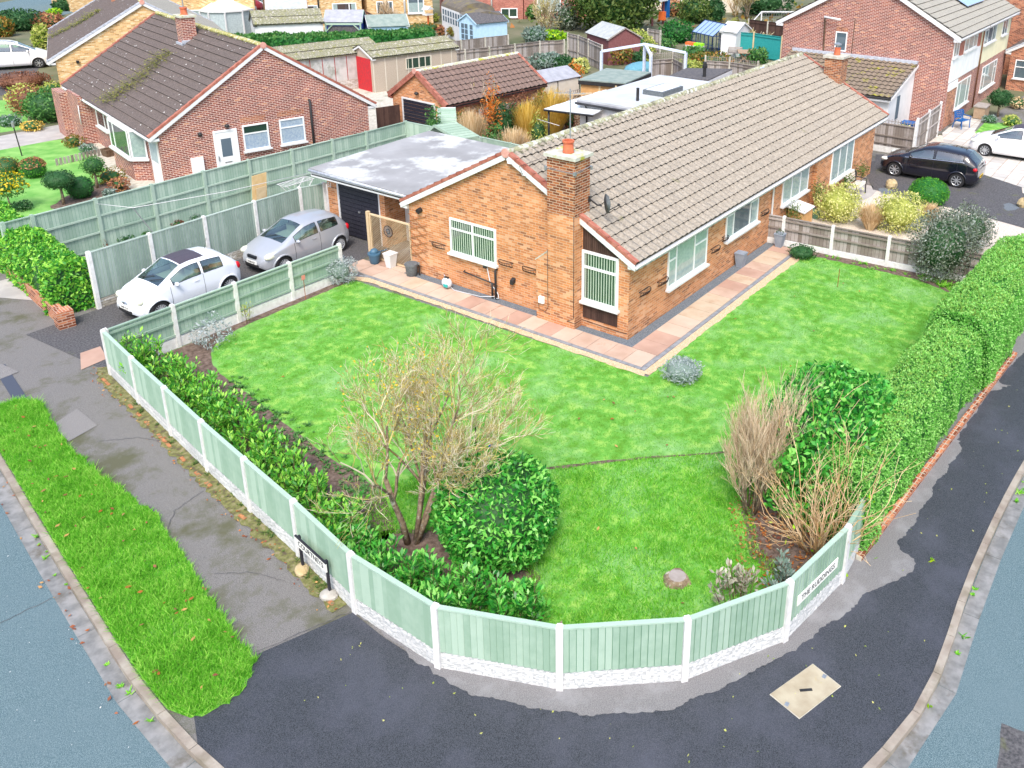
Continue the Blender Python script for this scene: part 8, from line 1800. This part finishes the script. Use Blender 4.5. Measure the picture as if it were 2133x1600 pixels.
# diamond trellis screen behind the ridge
A, B = G(1137, 266, .2), G(1232, 262, .2); dt = thing('trellis_screen', 'brown diamond trellis under the edge of the white canopy', 'trellis', (A[0], A[1], 0), ang(A, B)); Ld = np.linalg.norm((B-A)[:2]); m = MB()
for i in range(int((Ld+1.9)/.16)):
    for sgn in (1, -1):
        x0 = i*.16-1.9 if sgn > 0 else i*.16; P = [(x0+sgn*t*1.9, .1+t*1.8) for t in np.linspace(0, 1, 30)]; P = [p for p in P if 0 <= p[0] <= Ld]
        if len(P) > 1: m.bar((P[0][0], 0, P[0][1]), (P[-1][0], 0, P[-1][1]), .03, .012)
m.build('laths', 'lattice', dt); m = MB(); m.box(-.05, .05, -.05, .05, 0, 2.0); m.box(Ld*.55, Ld*.55+.08, -.05, .05, 0, 2.0); m.box(0, Ld, -.04, .04, 1.86, 1.95); m.build('frame', 'lattice', dt)
# benches, table, seats
def bench(name, lb, loc, rz, w_, m_s, m_f, cat='bench', arms=True, slats=5):
    t = thing(name, lb, cat, loc, rz); s_ = MB()
    for i in range(slats): s_.box(-w_/2, w_/2, -.22+i*.45/slats, -.22+(i+.8)*.45/slats, .42, .445)
    s_.build('seat', m_s, t); b = MB()
    for i in range(4): b.box(-w_/2, w_/2, .24+i*.02, .265+i*.02, .52+i*.11, .60+i*.11)
    b.build('backrest', m_s, t)
    for sx in (-1, 1):
        l = MB(); x = sx*w_/2; l.tube([(x, -.24, 0), (x, -.22, .42), (x, -.25, .62), (x, .2, .66), (x, .26, .9)], .025, 6); l.tube([(x, .3, 0), (x, .22, .42), (x, .30, .92)], .025, 6); l.bar((x, -.22, .42), (x, .24, .42), .04); l.build('end_frame', m_f, t)
    return t
q = G(1772, 402); bench('garden_bench', 'black iron bench with cream slats by the neighbours window', (16.3, -.75, .01), R(0), 1.25, 'cream_panel', 'black')
q = G(2010, 268); bench('garden_chair', 'bright blue wooden armchair outside the two storey house', (q[0], q[1]+.2, .02), R(-20), .75, 'blue_paint', 'blue_paint', cat='chair')
q = G(2050, 246); k = thing('storage_chest', 'brown slatted wooden chest beside the blue chair', 'chest', (q[0], q[1]+.2, 0)); MB().box(-.6, .6, -.3, .3, .05, .68).build('body', 'wood_teak', k); MB().box(-.65, .65, -.35, .35, .68, .74).build('lid', 'wood_grey', k)
k = thing('log_store', 'small wooden store with grey sloping lid behind the grey fence', 'store', (11.15, -.42, 0)); MB().box(-.45, .45, -.3, .3, 0, .85).build('body', 'wood_orange', k); o = MB().box(-.5, .5, -.36, .36, 0, .04).build('lid', 'concrete_post', k); o.location = (0, 0, .88); o.rotation_euler = (R(10), 0, 0)
def pottree(lb, loc, h, m_, seed, pm='pot_white', pn='potted_tree'):
    t = thing(pn, lb, 'potted tree', loc); MB().lathe([(.16, 0), (.2, .3), (.22, .32), (.19, .32)], 14).build('pot', pm, t, smooth=True, sharp=40); MB().tube([(0, 0, .2), (.02, 0, h*.6)], .016, 5).build('trunk', 'bark', t); r = np.random.default_rng(seed); P, N_ = ell_points(380, .34, .34, h*.32, h*.72, r, .7, .3); nmesh('crown', leafquads(P, N_, .09, .35, r), 4, m_, t)
pottree('airy olive tree in a white pot left of the iron bench', (15.35, -.75, .01), 1.15, 'olive_green', 3); pottree('airy olive tree in a white pot right of the iron bench', (17.4, -.6, .01), 1.15, 'olive_green', 4); pottree('airy climber in a sage pot by the brick pier', (12.75, -.45, .01), 1.5, 'olive_green', 5, 'sage_deep'); pottree('thin leafy shrub in front of the neighbours first window', (10.55, -.4, 0), 1.2, 'olive_green', 6, 'sage_deep')
for px, py, w_, lb in ((1856, 392, .32, 'ochre boulder beside the neighbours concrete path'), (1978, 372, .25, 'ochre boulder on pale gravel beyond the black car'), (2130, 430, .3, 'ochre boulder at the right edge of the pale gravel'), (1125, 268, .5, 'mossy ochre boulder in the rear garden')):
    q = G(px, py); o = sphere(MB(), (0, 0, 0), w_, w_*.75, w_*.8, 6); rnd = random.Random(px); o.v = [(x*rnd.uniform(.85, 1.15), y*rnd.uniform(.85, 1.15), z*rnd.uniform(.85, 1.15)+w_*.45) for x, y, z in o.v]; o = o.build('boulder', 'stone'); o.location = tuple(q); tag(o, lb, 'rock')
for px, py in ((1845, 398), (2105, 432)):
    q = G(px, py); o = MB().sheet(blob((0, 0), .45, .3, seed=px), 0).build('stepping_slate', 'gravel_blue'); o.location = (q[0], q[1], .016); tag(o, 'dark slate patch by the near ochre boulder' if px == 1845 else 'dark slate patch at the right edge of the gravel', 'slate')
struct(stones('white_stones', [G(1135, 262)[:2], G(1180, 256)[:2], G(1172, 270)[:2], G(1140, 272)[:2]], 160, .09, 'pebble', 41, .03), 'stuff')
q = G(1893, 254, 1.13); k = thing('sheeted_object', 'blue sheeted object behind the trellis topped fence', 'bin', (q[0], q[1], 0)); MB().box(-.3, .3, -.3, .3, 0, 1.05).build('body', 'vivid_blue', k); MB().box(-.33, .33, -.33, .33, 1.05, 1.13).build('lid', 'blue_paint', k)  # box and top slab stand for a blue sheeted object
q = G(25, 300); k = thing('garden_pole', 'tall black thin pole feeder on the left neighbours lawn', 'pole', G(46, 325)); MB().tube([(0, 0, 0), (-.1, 0, 1.6)], .025, 6).build('pole', 'black', k); MB().tube([(-.09, 0, 1.35), (-.1, 0, 1.6)], .06, 8).build('feeder', 'steel', k)
q = G(228, 325); k = thing('trough_planter', 'brown square planter trough by the dark bungalow path', 'planter', q); MB().lathe([(.28, 0), (.36, .34), (.30, .34), (.28, .25)], 4).build('body', 'bark_dark', k)
pk = thing('picket_edging', 'short grey picket edging on the left neighbours lawn', 'fence', G(120, 345)); u = unit((G(185, 330)-G(120, 345))[:2]); m = MB()
for i in range(16): x, y = u*i*.17; m.box(x-.05, x+.05, y-.015, y+.015, 0, .32)
m.build('pickets', 'wood_grey', pk)
# picnic set, goal, staging
q = G(1548, 128, 0); pt = thing('picnic_table', 'wooden garden table in front of the teal fence', 'table', q, R(30)); MB().box(-.8, .8, -.45, .45, .70, .76).build('top', 'wood_teak', pt); [MB().bar((x, -.35, 0), (x, .35, .7), .09).bar((x+.001, .35, 0), (x+.001, -.35, .7), .088).build('leg', 'wood_teak', pt) for x in (-.5, .5)]
bench('garden_chair', 'weathered wooden seat left of the garden table', G(1530, 122), R(120), 1.0, 'wood_grey', 'wood_grey'); bench('garden_chair', 'weathered wooden seat right of the garden table', G(1572, 130), R(-60), 1.0, 'wood_teak', 'wood_teak')
A, B = G(1583, 72), G(1622, 72); gl = thing('football_goal', 'white framed goal net behind the teal fence', 'goal', A, ang(A, B)); Lg_ = np.linalg.norm((B-A)[:2]); m = MB(); m.bar((0, 0, 0), (0, 0, 2.0), .1).bar((0, 0, 2.0), (Lg_+1.5, 0, 2.0), .1).bar((0, 0, 2.0), (-1.2, -.8, 1.0), .07); m.build('frame', 'white', gl)
m = MB()
for i in range(14): m.bar((i*(Lg_+1.5)/14, .02, 0), (i*(Lg_+1.5)/14, .02, 2.0), .02)
for i in range(9): m.bar((0, .03, i*.23), (Lg_+1.5, .03, i*.23), .02)
m.build('net', 'grey_metal', gl)
q = G(1588, 62, 1.2); k = thing('target_ring', 'lime green ring hung on the goal net', 'ring', q); k.rotation_euler = (0, 0, ang(A, B)); MB().tube([(.3*math.cos(a), -.1, .45*math.sin(a)) for a in np.linspace(0, 6.283, 17)], .07, 6).build('ring', 'lime_plastic', k)
q = G(1612, 68, 1.0); k = thing('garden_toy', 'lime green hooped toy beside the goal net', 'toy', q, ang(A, B)); MB().tube([(.35*math.cos(a), 0, .3+.45*math.sin(a)) for a in np.linspace(0, 3.14, 9)], .07, 6).build('hoop', 'lime_plastic', k); m = MB(); sphere(m, (0, 0, .1), .3, .2, .25, 6); m.build('body', 'lime_plastic', k)
A, B = G(1432, 93, .75), G(1464, 97, .75); k = thing('potting_bench', 'pale staging bench left of the greenhouse', 'bench', (A[0], A[1], 0), ang(A, B)); Lb = np.linalg.norm((B-A)[:2]); MB().box(0, Lb, -.3, .3, .7, .76).build('top', 'white', k); m = MB()
for x in (.05, Lb-.05): m.bar((x, -.25, 0), (x, -.25, .7), .06); m.bar((x, .25, 0), (x, .25, .7), .06)
m.build('legs', 'white', k)
for f, m_, lb in ((.2, 'orange_plastic', 'orange red tray on the staging bench'), (.75, 'lime_plastic', 'bright green tray on the staging bench')):
    o = MB().box(-.35, .35, -.22, .22, 0, .2).build('tray', m_); q = A+(B-A)*f; o.location = (q[0], q[1], .77); o.rotation_euler = (0, 0, ang(A, B)); tag(o, lb, 'tray')
q = G(1372, 52); k = thing('climbing_frame', 'small garden play frame with white roof behind the conifer', 'play frame', q); MB().box(-1.3, .9, -.4, .4, 2.2, 2.4).build('roof', 'white', k); [MB().bar((x, 0, 0), (x, 0, 2.2), .15).build('post', 'wood_maroon', k) for x in (-1.2, .8)]; MB().box(.4, .8, -.3, .3, .4, 1.2).build('orange_panel', 'orange_plastic', k); MB().box(1.0, 1.5, -.3, .3, .6, 2.4).build('blue_panel', 'blue_paint', k)
q = G(893, 60, 0); k = thing('feeding_table', 'small orange and white bird table by the yellow house wall', 'bird table', q); MB().bar((0, 0, 0), (0, 0, 1.2), .12).build('post', 'orange_plastic', k); MB().box(-.4, .4, -.3, .3, 1.2, 1.3).build('tray', 'white', k); MB().prism([(-.45, -.35, 1.7), (0, -.35, 2.0), (.45, -.35, 1.7)], (0, .7, 0)).build('roof', 'white', k)
mb = MB(); A, B = G(682, 49, 1.95), G(748, 49, 1.95)
bn = thing('bunting', 'string of coloured bunting across the blue garden bar', 'bunting', A); m = MB()
for i in range(10):
    q = (B-A)*(i+.5)/10; m.add([(q[0]-.1, q[1], 0), (q[0]+.1, q[1], 0), (q[0], q[1], -.28)], [(0, 1, 2)], i % 3)
m.build('flags', ['orange_plastic', 'lime_plastic', 'white'], bn); pipe(bn, 'string', [(0, 0, 0), tuple(B-A)], .012, 'white', 4)
for (x, y, s_) in ((-7.9, -9.0, 0),): pass
# leaves dropped on the tarmac
for px, py, lb in ((1796, 1158, 'green leaf cluster on the tarmac near the fence end'), (1940, 1170, 'green leaf cluster in the middle of the dark footway'), (1757, 1200, 'single yellow green leaf beside the last fence posts'), (1938, 1465, 'pale green leaf in the gutter by the right kerb')):
    q = G(px, py); r = np.random.default_rng(px); P = r.normal(0, .03, (7 if 'cluster' in lb else 2, 3)); P[:, 2] = np.abs(P[:, 2])*.5+.02; o = nmesh('fallen_sprig', leafquads(P, np.tile([0, 0, 1.], (len(P), 1)), .11, .4, r, 0), 4, 'lime'); o.location = (q[0], q[1], 0 if px != 1938 else -.1); tag(o, lb, 'leaf')
